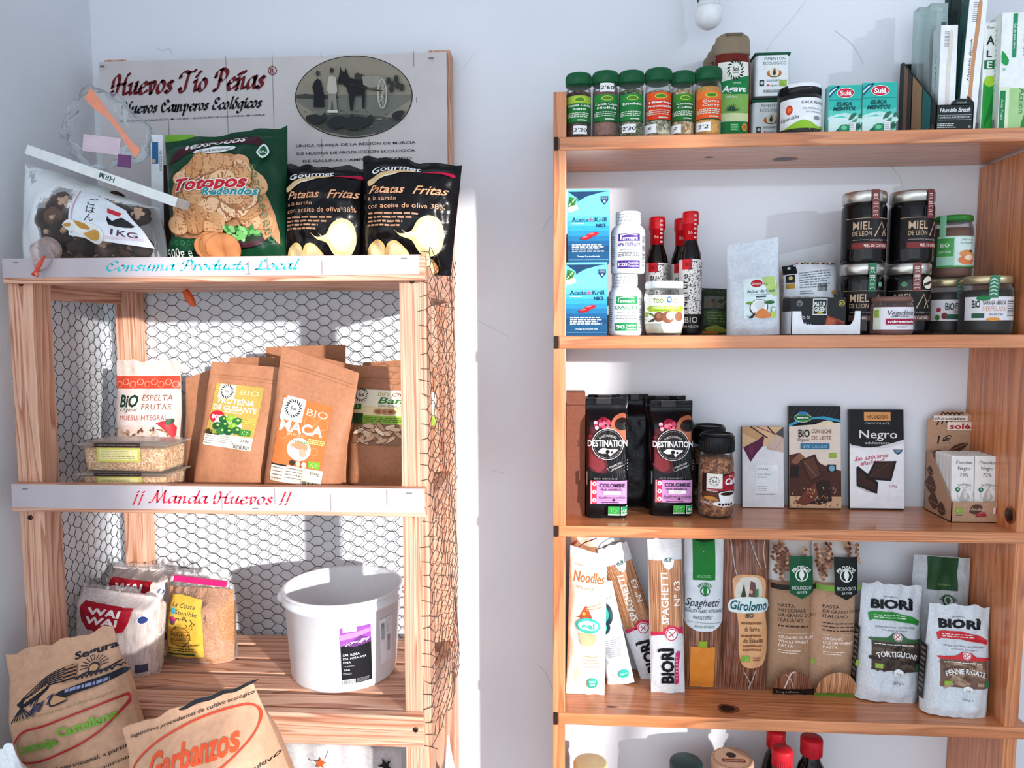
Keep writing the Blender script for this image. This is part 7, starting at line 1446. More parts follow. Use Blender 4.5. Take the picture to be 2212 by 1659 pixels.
mb.tube(q, [0.020, 0.020, 0.011, 0.004], film('#f2dcd8', 0.22, 0.15, 0.6, 40), 14); mb.build('bag_tail', mt)
mb = MB(); q = [tuple(at(x, y, RF - 0.040) - o) for x, y in ((96, 553), (86, 570), (78, 586), (69, 593))]; mb.tube(q, [0.002, 0.0035, 0.003, 0.002], ink('#d9543f', 0.5), 6)
q = [tuple(at(x, y, RF - 0.039) - o) for x, y in ((78, 586), (80, 597))]; mb.tube(q, [0.003, 0.004], ink('#e0806a', 0.5), 6); mb.build('red_tie', mt)
# the mushrooms themselves
rd = random.Random(77); placed = []
cells = []
for r_ in range(5):
    for c_ in range(9): cells.append((c_, r_))
mcol = [crumple('#4a3226', 0.7, 0.9, 60), crumple('#33241d', 0.7, 0.9, 60), crumple('#67483a', 0.7, 0.9, 60)]
tan = crumple('#cfaa8e', 0.75, 0.8, 70)
for (c_, r_) in cells:
    x = mx0 + 0.026 + 0.0310 * c_ + (0.0155 if r_ % 2 else 0); z = S0 + 0.024 + 0.0265 * r_; y = -0.270 + rd.uniform(-0.010, 0.010) - 0.010 * math.sin(pi * r_ / 4)
    uu = (x - (mx0 + mx1) / 2) / (mw / 2)
    if abs(uu) > 0.80 or z > S0 + mh - 0.019 - 0.042 * uu * ((z - S0) / mh) ** 2: continue
    s = rd.uniform(0.0165, 0.0195)
    m_ = tagged(bpy.data.objects.new('dried_mushroom', None), 'dried dark mushroom inside the clear bag on the rack top', 'mushroom', 'dried mushrooms in the clear bag'); COL.objects.link(m_)
    m_.location = (x, y, z); m_.rotation_euler = (rd.uniform(0.9, 1.8), rd.uniform(-0.5, 0.5), rd.uniform(0, 6))
    sd_ = rd.random() * 50; mb = MB(); n = 18
    prof = [(0.001, -0.2), (0.55, -0.32), (0.95, -0.28), (1.02, -0.08), (0.9, 0.2), (0.62, 0.42), (0.3, 0.52), (0.001, 0.54)]
    mb.lathe([(r * s, zz * s) for r, zz in prof], mcol[rd.randrange(3)], n)
    mb.v = [tuple(Vector(v) * (1 + 0.22 * noise.noise(Vector(v) * 90 + Vector((sd_, 0, 0))))) for v in mb.v]; mb.build('cap', m_)
    mb = MB()
    if rd.random() < 0.62:
        for k in range(5):
            a = 2 * pi * k / 5 + rd.uniform(-.3, .3); R = 0.42 * s
            mb.lathe([(0.001, 0.0), (R * 0.55, 0.0), (R * 0.5, s * 0.09), (0.001, s * 0.13)], tan, 7, c=(R * math.cos(a), R * math.sin(a), s * 0.46))
        mb.lathe([(0.001, 0.0), (s * 0.42, 0.0), (s * 0.36, s * 0.1), (0.001, s * 0.14)], tan, 9, c=(0, 0, s * 0.49)); mb.build('cracked_crown', m_)
    else:
        mb.lathe([(0.26 * s, -0.9 * s), (0.22 * s, -0.7 * s), (0.25 * s, -0.3 * s), (0.3 * s, -0.2 * s)], tan, 10); mb.build('stem', m_)
# ---- white foam tray lying tilted across the mushroom bag
pA, pB = at(56, 322, -0.318), at(381, 437, -0.318); L = (pB - pA).length; ang = math.atan2(pA.z - pB.z, pB.x - pA.x)
t = thing('foam_tray', 'shallow white foam tray lying tilted across the mushroom bag', 'tray', tuple((pA + pB) / 2 + Vector((0, 0.0385, 0))), (0.0, ang, 0))
mb = MB(); fw = ink('#e3e8e6', 0.55)
mb.box((0, 0, -0.006), (L * 0.985, 0.075, 0.004), fw)
for s in (-1, 1): mb.box((0, s * 0.0365, 0.0), (L, 0.004, 0.0165), fw); mb.box((s * (L / 2 - 0.002), 0, 0), (0.004, 0.073, 0.0165), fw)
P = Print(mb, lambda x, z, o: (x, -0.0385 - o, z), L, 0.0165, z0=-0.00825); P.t('HRM', 0.54, 0.5, 0.55, '#3f5a50', w=0.10, rot=pi, b=0.01); mb.build('foam_body', t, bevel=0.0015)
# ---- crumpled clear bag with orange strip on top of the tray
ca = at(224, 302, -0.215)
t = thing('clear_bag', 'crumpled clear plastic bag with an orange strip lying on the white tray', 'bag', tuple(ca + Vector((0, 0.01, 0.012))), (0, ang * 0.4, 0))
mb = MB(); R = 0.074
def blob(u, v):
    a, b = 2 * pi * u, pi * (v - 0.5); d = Vector((math.cos(b) * math.cos(a), math.cos(b) * math.sin(a), math.sin(b)))
    k = 1 + 0.30 * noise.noise(d * 1.7 + Vector((3, 1, 7))) + 0.14 * noise.noise(d * 5) + 0.07 * abs(noise.noise(d * 11))
    return (d.x * R * 1.05 * k, d.y * 0.040 * k, d.z * R * 0.80 * k + 0.035 * max(0, d.z) * max(0, -d.x + 0.4))
mb.grid(blob, 44, 26, film('#eef4f8', 0.05, 0.1, 0.9, 24)); mb.build('film', t)
mb = MB(); q = [at(x, y, -0.285) - ca for x, y in ((182, 212), (205, 240), (228, 262), (252, 292), (272, 322), (292, 345))]; w_ = [0.011, 0.009, 0.0045, 0.0042, 0.006, 0.009]
vs = []
for i, p in enumerate(q):
    n_ = Vector((0.6, 0, 0.8)); p = Matrix.Rotation(-ang * 0.4, 3, 'Y') @ p; n_ = Matrix.Rotation(-ang * 0.4, 3, 'Y') @ n_
    for sgn, dy in ((-1, 0), (1, 0), (1, 0.0012), (-1, 0.0012)): vs.append(p + n_ * sgn * w_[i] + Vector((0, dy, 0)))
fs = []
for i in range(5):
    for k in range(4): fs.append((4 * i + k, 4 * i + (k + 1) % 4, 4 * i + 4 + (k + 1) % 4, 4 * i + 4 + k))
fs += [(3, 2, 1, 0), (20, 21, 22, 23)]
mb.add(vs, fs, ink('#ee9a7c', 0.4)); mb.build('orange_strip', t)
mb = MB(); p = Matrix.Rotation(-ang * 0.4, 3, 'Y') @ (at(262, 360, -0.255) - ca); mb.box(tuple(p), (0.024, 0.002, 0.022), ink('#7a4a7c', 0.4)); mb.box(tuple(p + Vector((-0.045, 0.0, 0.024))), (0.07, 0.0015, 0.030), ink('#e3cdd8', 0.4)); mb.build('purple_label', t)
# ---- small cards and a dark packet between the bags
cx, w, h = fit(318, 344, 291, -0.20, S0, 400)
t = thing('price_card', 'small white and blue upright card behind the clear bag', 'card', (cx, -0.198, S0), (0, 0.03, 0)); mb = MB(); mb.box((0, 0, h / 2), (w, 0.0012, h), ink('#e6ecf2', 0.4)); P = Print(mb, flat(-0.0006), w, h); P.r(0.1, 0.80, 0.62, 0.95, '#2a6a9a'); P.t('MÁS ECOLÓGICO', 0.82, 0.82, 0.02, '#2a3f5a', w=1.6, rot=-pi / 2); P.e(0.25, 0.82, 0.16, None, '#d0a890'); mb.build('card', t)
cx, w, h = fit(358, 420, 291, -0.120, S0, 400)
t = thing('green_card', 'plain bright green card peeping out behind the tortilla bag', 'card', (cx, -0.118, S0)); mb = MB(); mb.box((0, 0, h / 2), (w, 0.0012, h), ink('#7fbf3f', 0.5)); mb.build('card', t)
cx, w, h = fit(338, 398, 352, -0.165, S0, 470)
t = thing('brown_packet', 'dark brown packet in the shadow between tray and tortilla bag', 'packet', (cx, -0.150, S0)); mb = MB(); bag(mb, w, h, 0.03, crumple('#3a2620', 0.5, 0.4), 'stand', seed=61); mb.build('paper_bag', t)
p = at(404, 634, -0.16)
t = thing('orange_tag', 'orange plastic tip hanging down under the top slats', 'tag', tuple(p)); mb = MB(); vs = []
q = [at(x, y, -0.16) - p for x, y in ((400, 628), (408, 642), (416, 655), (421, 662))]
mb.tube([tuple(v) for v in q], [0.006, 0.0085, 0.007, 0.002], ink('#e0673f', 0.4), 10); mb.build('plastic_tip', t)

# ---- middle: muesli, tubs, pouches
cx, w, h = fit(245, 381, 780, -0.165, S1, 1040)
t = thing('muesli_bag', 'cream and red muesli bag with clear window, behind the seed tubs', 'bag', (cx, -0.150, S1), (-0.03, 0.0, 0.04))
mb = MB(); M = bag(mb, w, h, 0.06, crumple('#dfc8bd', 0.3, 0.5, 26), 'stand', wr=0.004, seed=71, seal=0.10, taper=0.5, rag=0.008); P = Print(mb, M, w, h, 0.005, off=0.0009, d=0.0002)
mix = grains(['#b5876a', '#8f6248', '#d9b79a', '#6f4634', '#c79c80'], 120)
P.r(0.0, 0.76, 1, 0.87, '#c8452f')
for k in range(9): P.ring(0.06 + 0.11 * k, 0.80 + 0.02 * (k % 2), 0.05, None, 0.01, '#e9a58c', 12)
P.r(0.03, 0.44, 0.96, 0.765, '#dccac4'); P.r(0.0, 0.0, 0.96, 0.43, mix)
P.t('BiO', 0.27, 0.665, 0.10, '#173a28', w=0.28, b=0.035); P.t('Organic', 0.29, 0.595, 0.035, '#173a28', w=0.28, sh=0.35); P.t('ESPELTA', 0.70, 0.69, 0.05, '#8a5038', w=0.46); P.t('FRUTAS', 0.70, 0.615, 0.05, '#8a5038', w=0.44, sp=1.1); P.t('MUESLI INTEGRAL', 0.52, 0.525, 0.042, '#a5402f', w=0.72)
P.poly([(0.08, 0.36), (0.16, 0.46), (0.5, 0.455), (0.7, 0.44), (0.78, 0.36), (0.6, 0.32), (0.2, 0.32)], '#d6bfb2', 2)
P.layer(0.00005)
for k in range(30): P.e(rd.uniform(0.2, 0.72), rd.uniform(0.33, 0.43), 0.04, 0.011, rd.choice(['#a98068', '#e3cbb8', '#6f4a3a', '#c4a08a']), 8, rot=rd.uniform(0, 3))
P.layer(0.0002); P.poly([(0.72, 0.48), (0.86, 0.42), (0.95, 0.34), (0.98, 0.44), (0.9, 0.5)], '#b8323a', 2); P.e(0.91, 0.49, 0.06, 0.025, '#2a4a2a', rot=0.6); P.poly([(0.75, 0.42), (0.84, 0.40), (0.9, 0.33), (0.8, 0.33)], '#efe6e2', 2)
for v, c in ((0.24, '#3a1f2a'), (0.2, '#26161e'), (0.15, '#c8452f'), (0.06, '#b53a2c')): P.e(0.85, v, 0.11, 0.028, c)
mb.build('film_bag', t)
seed_ = grains(['#d3ad86', '#b98e66', '#e2c5a2', '#c9a078'], 300, bump=0.9)
def tub(x0, x1, zb, h, yaw, lab):
    Y = -0.262; a, b = at(x0, 985, Y - 0.04).x, at(x1, 985, Y - 0.04).x; w = b - a; d = 0.085
    t = thing('seed_tub', lab, 'tub', ((a + b) / 2, Y, zb), (0, 0, yaw), 'clear tubs of seeds')
    cl = film('#f6efe6', 0.05, 0.06, 0.15)
    mb = MB(); mb.box((0, 0, h * 0.46), (w * 0.86, d * 0.86, h * 0.92), cl, 1.06); mb.build('tub_body', t, bevel=0.006, seg=3)
    mb = MB(); mb.box((0, 0, h * 0.42), (w * 0.845, d * 0.845, h * 0.78), seed_, 1.05); mb.build('seeds', t, bevel=0.006, seg=3)
    mb = MB(); mb.box((0, 0, h * 0.94), (w, d, h * 0.05), cl); mb.box((0, 0, h * 0.99), (w * 0.86, d * 0.84, h * 0.10), cl, 0.95); mb.build('lid', t, bevel=0.003)
    mb = MB(); P = Print(mb, lambda x, z, o: (x, -d * 0.452 - o - 0.0012, z), w, h)
    P.r(0.19, 0.87, 0.70, 1.0, '#2c1714'); P.t('quinoa semillas', 0.45, 0.935, 0.05, '#b59c8c', w=0.42); P.r(0.22, 0.36, 0.70, 0.84, '#c8c65a'); P.r(0.25, 0.42, 0.67, 0.78, '#e3d79a'); P.rows(0.27, 0.46, 0.64, 0.76, 5, '#7a7030', 0.3)
    mb.build('label', t)
ht = at(268, 958, -0.30).z - at(268, 1022, -0.30).z
zt_ = at(268, 1022, -0.30).z
tub(163, 362, S1, zt_ - S1, 0.03, 'lower clear seed tub, mostly hidden by the red lettered rail'); tub(166, 366, zt_ + 0.0008, ht, -0.03, 'upper clear seed tub with yellow green label, stacked on another')
# green bag behind
cx, w, h = fit(360, 408, 862, -0.11, S1, 1040)
t = thing('green_bag', 'narrow bag with pale top and green foot in the gap beside the muesli', 'bag', (cx + 0.004, -0.10, S1), (0, 0.05, 0)); mb = MB(); M = bag(mb, w, h, 0.05, crumple('#b9c2c6', 0.35, 0.4), 'stand', wr=0.004, seed=75); P = Print(mb, M, w, h, 0.005); P.r(0, 0.0, 1, 0.42, '#8c9a5a'); P.r(0, 0.42, 1, 0.48, '#2a3a2c'); mb.build('film_bag', t)
def pouch(x0, x1, xb0, xb1, yt, Y, lab, seed, slant=0.0, rx=-0.10, rz=0.0, d=0.05, pr=None, yb=1045):
    cxb, wb, h = fit(xb0, xb1, yt, Y, S1, yb); cxt, wt, _ = fit(x0, x1, yt, Y, S1, yb)
    ry = math.atan2(cxt - cxb, h) * 0.9
    t = thing('kraft_pouch', lab, 'pouch', (cxb, Y + d / 2, S1), (rx, ry, rz), 'brown kraft food pouches')
    mb = MB(); hh = h / math.cos(rx) / math.cos(ry); M = bag(mb, wb, hh, d, kraft, 'stand', wt=wt / wb, wr=0.0035, seed=seed, seal=0.10, taper=0.30, slant=slant, nu=30, nv=40, fr=5)
    P = Print(mb, M, wb, hh, 0.005, off=0.0008, d=0.00018)
    P.line([(0.02, 0.895), (0.5, 0.90), (0.98, 0.892)], 0.008, '#9c6844'); P.line([(0.02, 0.87), (0.5, 0.875), (0.98, 0.868)], 0.006, '#a06c48')
    if pr: mb.build('pouch_body', t); mb = MB(); P = Print(mb, M, wb, hh, 0.005, off=0.0012, d=0.00018); pr(P); mb.build('label', t)
    else: mb.build('pouch_body', t)
    return t
def foot(P, v0, v1, col='#e6ddcc'):
    P.r(0.13, v0, 0.80, v1, col); P.rows(0.15, v0 + 0.01, 0.3, v1 - 0.015, 4, '#6f675c', 0.3); P.rows(0.33, v0 + 0.03, 0.58, v1 - 0.01, 4, '#6f675c', 0.3); P.r(0.13, v1 - 0.012, 0.33, v1, '#2a241e'); P.t('250g', 0.70, v1 - 0.028, 0.02, '#2f2a24', w=0.12, b=0.01); P.bars(0.54, v0 + 0.005, 0.78, v0 + 0.035, n=14)
def prot(P):
    P.r(0.13, 0.335, 0.80, 0.83, '#b59a4c'); foot(P, 0.33, 0.43)
    P.r(0.19, 0.715, 0.42, 0.825, '#efece2'); sunburst(P, 0.305, 0.77, 0.10, '#23221e', 18); P.t('Sol', 0.305, 0.77, 0.022, '#23221e', b=0.02); P.t('BIO', 0.62, 0.775, 0.04, '#e0d39a', w=0.26)
    P.t('PROTEÍNA', 0.46, 0.695, 0.04, '#f3efe2', w=0.50, b=0.03); P.t('DE GUISANTE', 0.46, 0.64, 0.04, '#f3efe2', w=0.60, b=0.03); P.rows(0.32, 0.598, 0.58, 0.615, 1, '#e3d9b0', 0.5)
    P.e(0.245, 0.56, 0.105, 0.05, '#c41f30'); P.t('80%', 0.245, 0.56, 0.032, '#f6e9e6', w=0.16, b=0.03); P.e(0.42, 0.505, 0.20, 0.075, '#d9dcc0')
    for k, (u, v) in enumerate(((0.34, 0.545), (0.44, 0.56), (0.54, 0.545), (0.28, 0.49), (0.38, 0.505), (0.5, 0.50), (0.36, 0.455), (0.46, 0.46), (0.57, 0.475))): P.e(u, v, 0.062, 0.03, ['#1f5a2a', '#7fae2f', '#2a6a30', '#17502a'][k % 4]); P.e(u + 0.01, v + 0.008, 0.02, 0.008, '#a9cf6a')
    P.rows(0.60, 0.53, 0.80, 0.58, 3, '#e0c25a', 0.5); leafmark(P, 0.69, 0.465, 0.15, 0.045, '#2f7a2f'); P.e(0.19, 0.445, 0.03, None, '#3a2f1c'); P.e(0.27, 0.445, 0.03, None, '#7f8f3a')
def maca(P):
    P.r(0.13, 0.115, 0.78, 0.68, '#e8703a'); rdd = random.Random(5)
    for k in range(10): P.ring(rdd.uniform(0.2, 0.72), rdd.uniform(0.24, 0.63), rdd.uniform(0.04, 0.08), None, 0.006, '#f29a68', 16)
    foot(P, 0.06, 0.19, '#ead9c6'); P.r(0.13, 0.51, 0.42, 0.68, '#f0ece6') ; P.r(0.13, 0.66, 0.17, 0.68, '#e8703a'); sunburst(P, 0.28, 0.60, 0.115, '#23221e', 18); P.t('Sol', 0.28, 0.60, 0.026, '#23221e', b=0.02); P.t('BIO', 0.60, 0.60, 0.052, '#f7cdb0', w=0.28)
    P.t('MACA', 0.44, 0.475, 0.075, '#fbf3ec', w=0.56, b=0.028); P.t('EN POLVO', 0.40, 0.42, 0.02, '#f7c9a6', w=0.24); P.e(0.46, 0.32, 0.155, 0.085, '#e6ebe2'); P.poly([(0.33, 0.34), (0.44, 0.38), (0.56, 0.36), (0.56, 0.32), (0.44, 0.32)], '#c9906c', 3); P.e(0.42, 0.285, 0.08, 0.03, '#cfc4d9'); P.e(0.52, 0.30, 0.05, 0.03, '#d9a88c')
    for k in range(8): P.line([(0.36 + 0.03 * k, 0.385), (0.38 + 0.03 * k, 0.37)], 0.012, '#6f9a5a')
    P.rows(0.56, 0.375, 0.78, 0.415, 3, '#f0d27a', 0.7); leafmark(P, 0.68, 0.225, 0.15, 0.05, '#6faa2f'); P.e(0.40, 0.215, 0.035, None, '#3a2f24'); P.e(0.48, 0.215, 0.035, None, '#d9dcae'); P.e(0.56, 0.215, 0.035, None, '#f3e3c8')
def banana(P):
    P.r(0.0, 0.56, 1.0, 0.80, '#efdca6'); P.r(0.0, 0.66, 1.0, 0.80, '#f1e8d0'); P.r(0.0, 0.515, 1.0, 0.585, '#8fb53a'); sunburst(P, 0.14, 0.755, 0.085, '#23221e', 16); P.t('Sol', 0.14, 0.755, 0.03, '#23221e', b=0.02); P.t('BIO', 0.40, 0.765, 0.032, '#b5a55a', w=0.12); P.t('Chips de', 0.66, 0.765, 0.034, '#7a4a2a', w=0.32, sh=0.25, b=0.01)
    P.t('Banana', 0.62, 0.715, 0.055, '#2f7a2f', w=0.56, sh=0.25, b=0.02); P.t('DESHIDRATADA', 0.52, 0.668, 0.018, '#6f5a3a', w=0.34); leafmark(P, 0.08, 0.655, 0.14, 0.045, '#1f6a34'); P.r(0.0, 0.515, 0.18, 0.60, '#2f4a26')
    for u in (0.36, 0.44, 0.50): P.e(u, 0.62, 0.06, 0.024, '#b5825a'); P.e(u, 0.62, 0.03, 0.01, '#8a5a3a')
    P.poly([(0.62, 0.62), (0.74, 0.645), (0.95, 0.64), (0.95, 0.60), (0.74, 0.60)], '#e3c06a', 3); P.rows(0.2, 0.53, 0.9, 0.575, 3, '#4a5f1f', 0.3)
    P.layer(0.00005)
    P.poly([(0.06, 0.36), (0.10, 0.515), (0.95, 0.515), (0.98, 0.40), (0.8, 0.35), (0.4, 0.34)], '#8a6248', 1); rdd = random.Random(8)
    for k in range(34): a, b = rdd.uniform(0.12, 0.92), rdd.uniform(0.36, 0.50); ro = rdd.uniform(-0.8, 0.8); P.e(a, b, 0.075, 0.020, '#6f4a34', 12, rot=ro); P.e(a, b + 0.003, 0.07, 0.016, rdd.choice(['#d9b694', '#c79f7c', '#e6cbab', '#b88d6a']), 12, rot=ro)
def protleft(P): P.r(0.70, 0.42, 1.0, 0.83, '#b59a4c'); P.r(0.80, 0.70, 1.0, 0.82, '#efece2'); sunburst(P, 0.93, 0.76, 0.09, '#23221e', 14)
pouch(444, 598, 399, 556, 790, -0.255, 'kraft pouch of pea protein with olive label, leaning left in front', 81, 0.004, rx=-0.07, pr=prot)
pouch(596, 774, 552, 722, 778, -0.275, 'kraft pouch of maca powder with orange label, foremost in the middle', 84, -0.014, rx=-0.06, pr=maca, rz=-0.03)
pouch(750, 935, 742, 930, 795, -0.215, 'kraft pouch of banana chips with window, partly behind the right post', 87, -0.002, rx=-0.07, pr=banana, rz=0.02)
pouch(386, 470, 384, 470, 806, -0.195, 'kraft pouch squeezed between muesli bag and pea protein, edge of olive label showing', 90, 0.012, rx=-0.06, pr=protleft, d=0.045)
pouch(562, 737, 566, 735, 748, -0.135, 'plain tall kraft pouch standing highest at the back', 93, 0.002, rx=-0.05)
pouch(486, 606, 470, 600, 773, -0.170, 'kraft pouch whose top edge peeps over the pea protein pouch', 95, 0.003, rx=-0.05, d=0.04)
pouch(598, 765, 600, 750, 772, -0.200, 'kraft pouch directly behind the maca pouch, its rim sloping down', 97, -0.016, rx=-0.05, d=0.04)
pouch(778, 930, 770, 925, 780, -0.150, 'kraft pouch behind the banana chips, against the right rear', 99, 0.006, rx=-0.05, d=0.04)

# ---- bottom: noodles, sugar, bucket
verm = strands(['#cdb6b0', '#e6d6d0', '#f1e8e4'], 900, wob=0.05)
def vermicelli(x0, x1, yt, Y, lab, ry, rz, seed, hs=1.0):
    cx, w, h = fit(x0, x1, yt, Y, S2, 1480); h *= hs
    t = thing('vermicelli_pack', lab, 'packet', (cx, Y + 0.045, S2), (-0.06, ry, rz), 'rice vermicelli packs')
    mb = MB(); M = bag(mb, w * 0.93, h * 0.94, 0.07, verm, 'brick', wr=0.004, seed=seed, seal=0.03, taper=0.86); mb.build('noodle_block', t)
    mb = MB(); M = bag(mb, w, h, 0.082, film('#f6f2f2', 0.10, 0.1, 0.8, 34), 'stand', wr=0.006, seed=seed + 1, seal=0.05, taper=0.8, rag=0.012)
    P = Print(mb, M, w, h, 0.005, off=0.0016, d=0.0003); P.e(0.90, 0.72, 0.05, None, '#e6e6ec'); P.e(0.90, 0.72, 0.04, None, '#2a3f7a'); P.r(0.86, 0.08, 0.96, 0.18, '#4a4660'); mb.build('clear_wrap', t)
    mb = MB(); P = Print(mb, M, w, h, 0.005, off=0.0016, d=0.0003)
    P.poly([(0.16, 0.70), (0.17, 0.86), (0.78, 0.84), (0.76, 0.68), (0.70, 0.56), (0.5, 0.52), (0.26, 0.54), (0.17, 0.62)], '#a8162a'); P.t('WAI', 0.47, 0.77, 0.085, '#f3ecec', w=0.40, b=0.04, sh=0.1); P.t('WAI', 0.44, 0.66, 0.085, '#f3ecec', w=0.40, b=0.04, sh=0.1)
    mb.build('red_label', t)
vermicelli(203, 358, 1236, -0.125, 'rear rice vermicelli pack with red label, against the wire', 0.02, -0.08, 101)
vermicelli(128, 318, 1290, -0.255, 'front rice vermicelli pack with red label, behind the lentil sack', 0.06, -0.10, 105)
# brown sugar with pink clip
Y = -0.185; cx, w, h = fit(341, 494, 1246, Y, S2, 1460)
t = thing('panela_bag', 'clear bag of brown cane sugar with yellow drawn label and pink clip', 'bag', (cx, Y + 0.032, S2), (-0.05, 0, -0.10))
mb = MB(); bag(mb, w * 0.97, h * 0.80, 0.068, grains(['#b98258', '#c9956a', '#a8714a'], 700, bump=0.25), 'stand', wr=0.004, seed=112, seal=0.02, taper=0.70, nu=24); mb.build('cane_sugar', t)
mb = MB(); M = bag(mb, w, h, 0.075, film('#f4f2ee', 0.08, 0.08, 0.7, 30), 'stand', wr=0.004, seed=111, seal=0.06, taper=0.55, wt=0.80); mb.build('clear_bag', t)
mb = MB(); P = Print(mb, M, w, h, 0.005, off=0.0014, d=0.0003)
P.poly([(0.03, 0.10), (0.02, 0.45), (0.07, 0.62), (0.10, 0.74), (0.30, 0.745), (0.62, 0.71), (0.66, 0.55), (0.68, 0.30), (0.69, 0.09), (0.4, 0.055)], '#dfb548')
P.t('La Costa', 0.37, 0.645, 0.045, '#26303a', w=0.36, sh=0.2, rot=-0.06); P.t('SOStenible', 0.36, 0.575, 0.05, '#26303a', w=0.48, rot=-0.08); P.e(0.225, 0.582, 0.045, None, '#5ab5cf')
P.poly([(0.2, 0.20), (0.17, 0.40), (0.5, 0.42), (0.47, 0.20)], '#c9963c', 0); P.ring(0.335, 0.30, 0.16, 0.11, 0.008, '#3a2c1c'); rdd = random.Random(3)
for k in range(22): a, b = rdd.uniform(0.16, 0.54), rdd.uniform(0.38, 0.50); P.line([(a, b), (a + rdd.uniform(-.05, .05), b + rdd.uniform(0.0, .05))], 0.012, rdd.choice(['#3a3f2a', '#5a4a2a', '#8a6a2a', '#33262a']))
P.e(0.22, 0.49, 0.07, 0.028, '#b5306a'); P.e(0.22, 0.46, 0.05, 0.03, '#5a3f4a')
for k in range(5): P.line([(0.2, 0.23 + 0.03 * k), (0.48, 0.235 + 0.03 * k)], 0.005, '#6a4c22')
P.t('PANELA', 0.35, 0.325, 0.035, '#2f2418', w=0.28); P.t('azúcar integral de caña', 0.35, 0.275, 0.02, '#2f2418', w=0.34); P.t('sin gluten', 0.50, 0.215, 0.03, '#2f2418', w=0.28, rot=0.15, sh=0.3); P.rows(0.15, 0.13, 0.6, 0.18, 2, '#4a3a20', 0.4); P.r(0.14, 0.095, 0.56, 0.115, '#2a4a2c'); mb.build('yellow_label', t)
pl, pr_ = at(358, 1272, Y + 0.02), at(476, 1283, Y + 0.02); mb = MB(); mb.box((0, 0, 0), ((pr_ - pl).length, 0.008, 0.0115), ink('#d8246e', 0.35)); mb.box((0, 0.006, 0), ((pr_ - pl).length, 0.003, 0.010), ink('#c31f62', 0.35)); c_ = (pl + pr_) / 2
mb.build('pink_clip', t, (0.0, -0.006, h * 0.885), (0, 0.06, 0), 0.002)
# white bucket
By = base_y(752, 1521, S2) ; cxm = at(741, 1300, -0.19).x
rT = (at(868, 1290, -0.19).x - at(617, 1290, -0.19).x) / 2; hB = at(741, 1262, -0.19).z - S2
t = thing('salt_bucket', 'open white plastic bucket with black and purple salt label on the lowest slats', 'bucket', (cxm, -0.188, S2))
wp_ = ink('#eceef2', 0.35, var=0.02); rB = rT * 0.87
mb = MB(); mb.lathe([(0.001, 0.0), (rB * 0.97, 0.0), (rB, 0.006), (rT * 0.955, hB * 0.86), (rT * 0.99, hB * 0.865), (rT * 0.99, hB * 0.91), (rT * 0.965, hB * 0.915), (rT * 0.97, hB * 0.97), (rT, hB * 0.975), (rT, hB * 0.995), (rT * 0.985, hB), (rT * 0.95, hB), (rT * 0.94, hB * 0.97), (rB * 0.965, 0.006), (0.001, 0.005)], wp_, 64, cap=False); mb.build('bucket_body', t)
def br(z): return rB + (rT * 0.955 - rB) * z / (hB * 0.86)
mb = MB(); P = Print(mb, curved(br), 2 * rB * 1.2, hB, 0.008, off=0.0008)
def B(u, v, u1, v1): return 0
c0 = 0.605; P.r(c0, 0.10, c0 + 0.235, 0.735, '#17181d'); P.poly([(c0, 0.53), (c0, 0.735), (c0 + 0.235, 0.735), (c0 + 0.235, 0.58), (c0 + 0.16, 0.55), (c0 + 0.08, 0.535)], '#9a4fb0', 0); P.poly([(c0, 0.60), (c0, 0.66), (c0 + 0.12, 0.68), (c0 + 0.235, 0.70), (c0 + 0.235, 0.66), (c0 + 0.1, 0.62)], '#e08ac0', 2); P.poly([(c0, 0.54), (c0 + 0.06, 0.57), (c0 + 0.11, 0.60), (c0 + 0.15, 0.64), (c0 + 0.19, 0.61), (c0 + 0.235, 0.585), (c0 + 0.235, 0.54), (c0 + 0.1, 0.515)], '#6a3a7c', 0)
for k in range(20): a = rdd.uniform(0.0, 0.2); P.line([(c0 + a, 0.54 + 0.2 * a + rdd.uniform(-0.02, 0.02)), (c0 + a + 0.03, 0.555 + 0.2 * a)], 0.008, rdd.choice(['#e9b8dc', '#c98ac8', '#f3d9ec', '#3a2448']))
P.r(c0 + 0.02, 0.69, c0 + 0.125, 0.76, '#e6e3ea')
for k, (s, ww, b_) in enumerate((('SAL ROSA', 0.125, 0.02), ('DEL HIMALAYA', 0.175, 0.0), ('FINA', 0.055, 0.0))): P.t(s, c0 + 0.015, 0.435 - 0.042 * k, 0.026, '#e9e9ec', w=ww, al='l', b=b_)
P.t('100% NATURAL', c0 + 0.015, 0.305, 0.012, '#cfcfd4', w=0.08, al='l'); P.t('5 KG', c0 + 0.015, 0.265, 0.02, '#e9e9ec', w=0.045, al='l', b=0.01); P.rows(c0 + 0.01, 0.21, c0 + 0.08, 0.235, 2, '#b9b9c0', 0.4); P.r(c0 + 0.003, 0.105, c0 + 0.10, 0.155, '#e6e6ea'); P.bars(c0 + 0.01, 0.108, c0 + 0.095, 0.15, n=14); P.rows(c0 + 0.11, 0.11, c0 + 0.22, 0.155, 4, '#9a9aa2', 0.4); mb.build('front_label', t)
mb = MB(); P = Print(mb, curved(br), 2 * rB * 1.2, hB, 0.008, off=0.0006); P.r(0.92, 0.22, 1.06, 0.74, '#eeeff3'); P.bars(0.935, 0.5, 0.97, 0.70, n=18, vert=False); P.bars(1.0, 0.34, 1.04, 0.54, n=18, vert=False); P.rows(0.98, 0.56, 1.05, 0.73, 7, '#a5a5ad', 0.3); mb.build('side_label', t)
mb = MB(); mb.lathe([(0.001, 0), (0.012, 0), (0.0125, 0.006), (0.011, 0.012), (0.007, 0.016), (0.001, 0.017)], wp_, 20); mb.box((0, 0.006, 0.003), (0.012, 0.016, 0.006), wp_); mb.build('handle_lug', t, (-rT * 0.985, 0, hB * 0.84), (0, -pi / 2, 0))
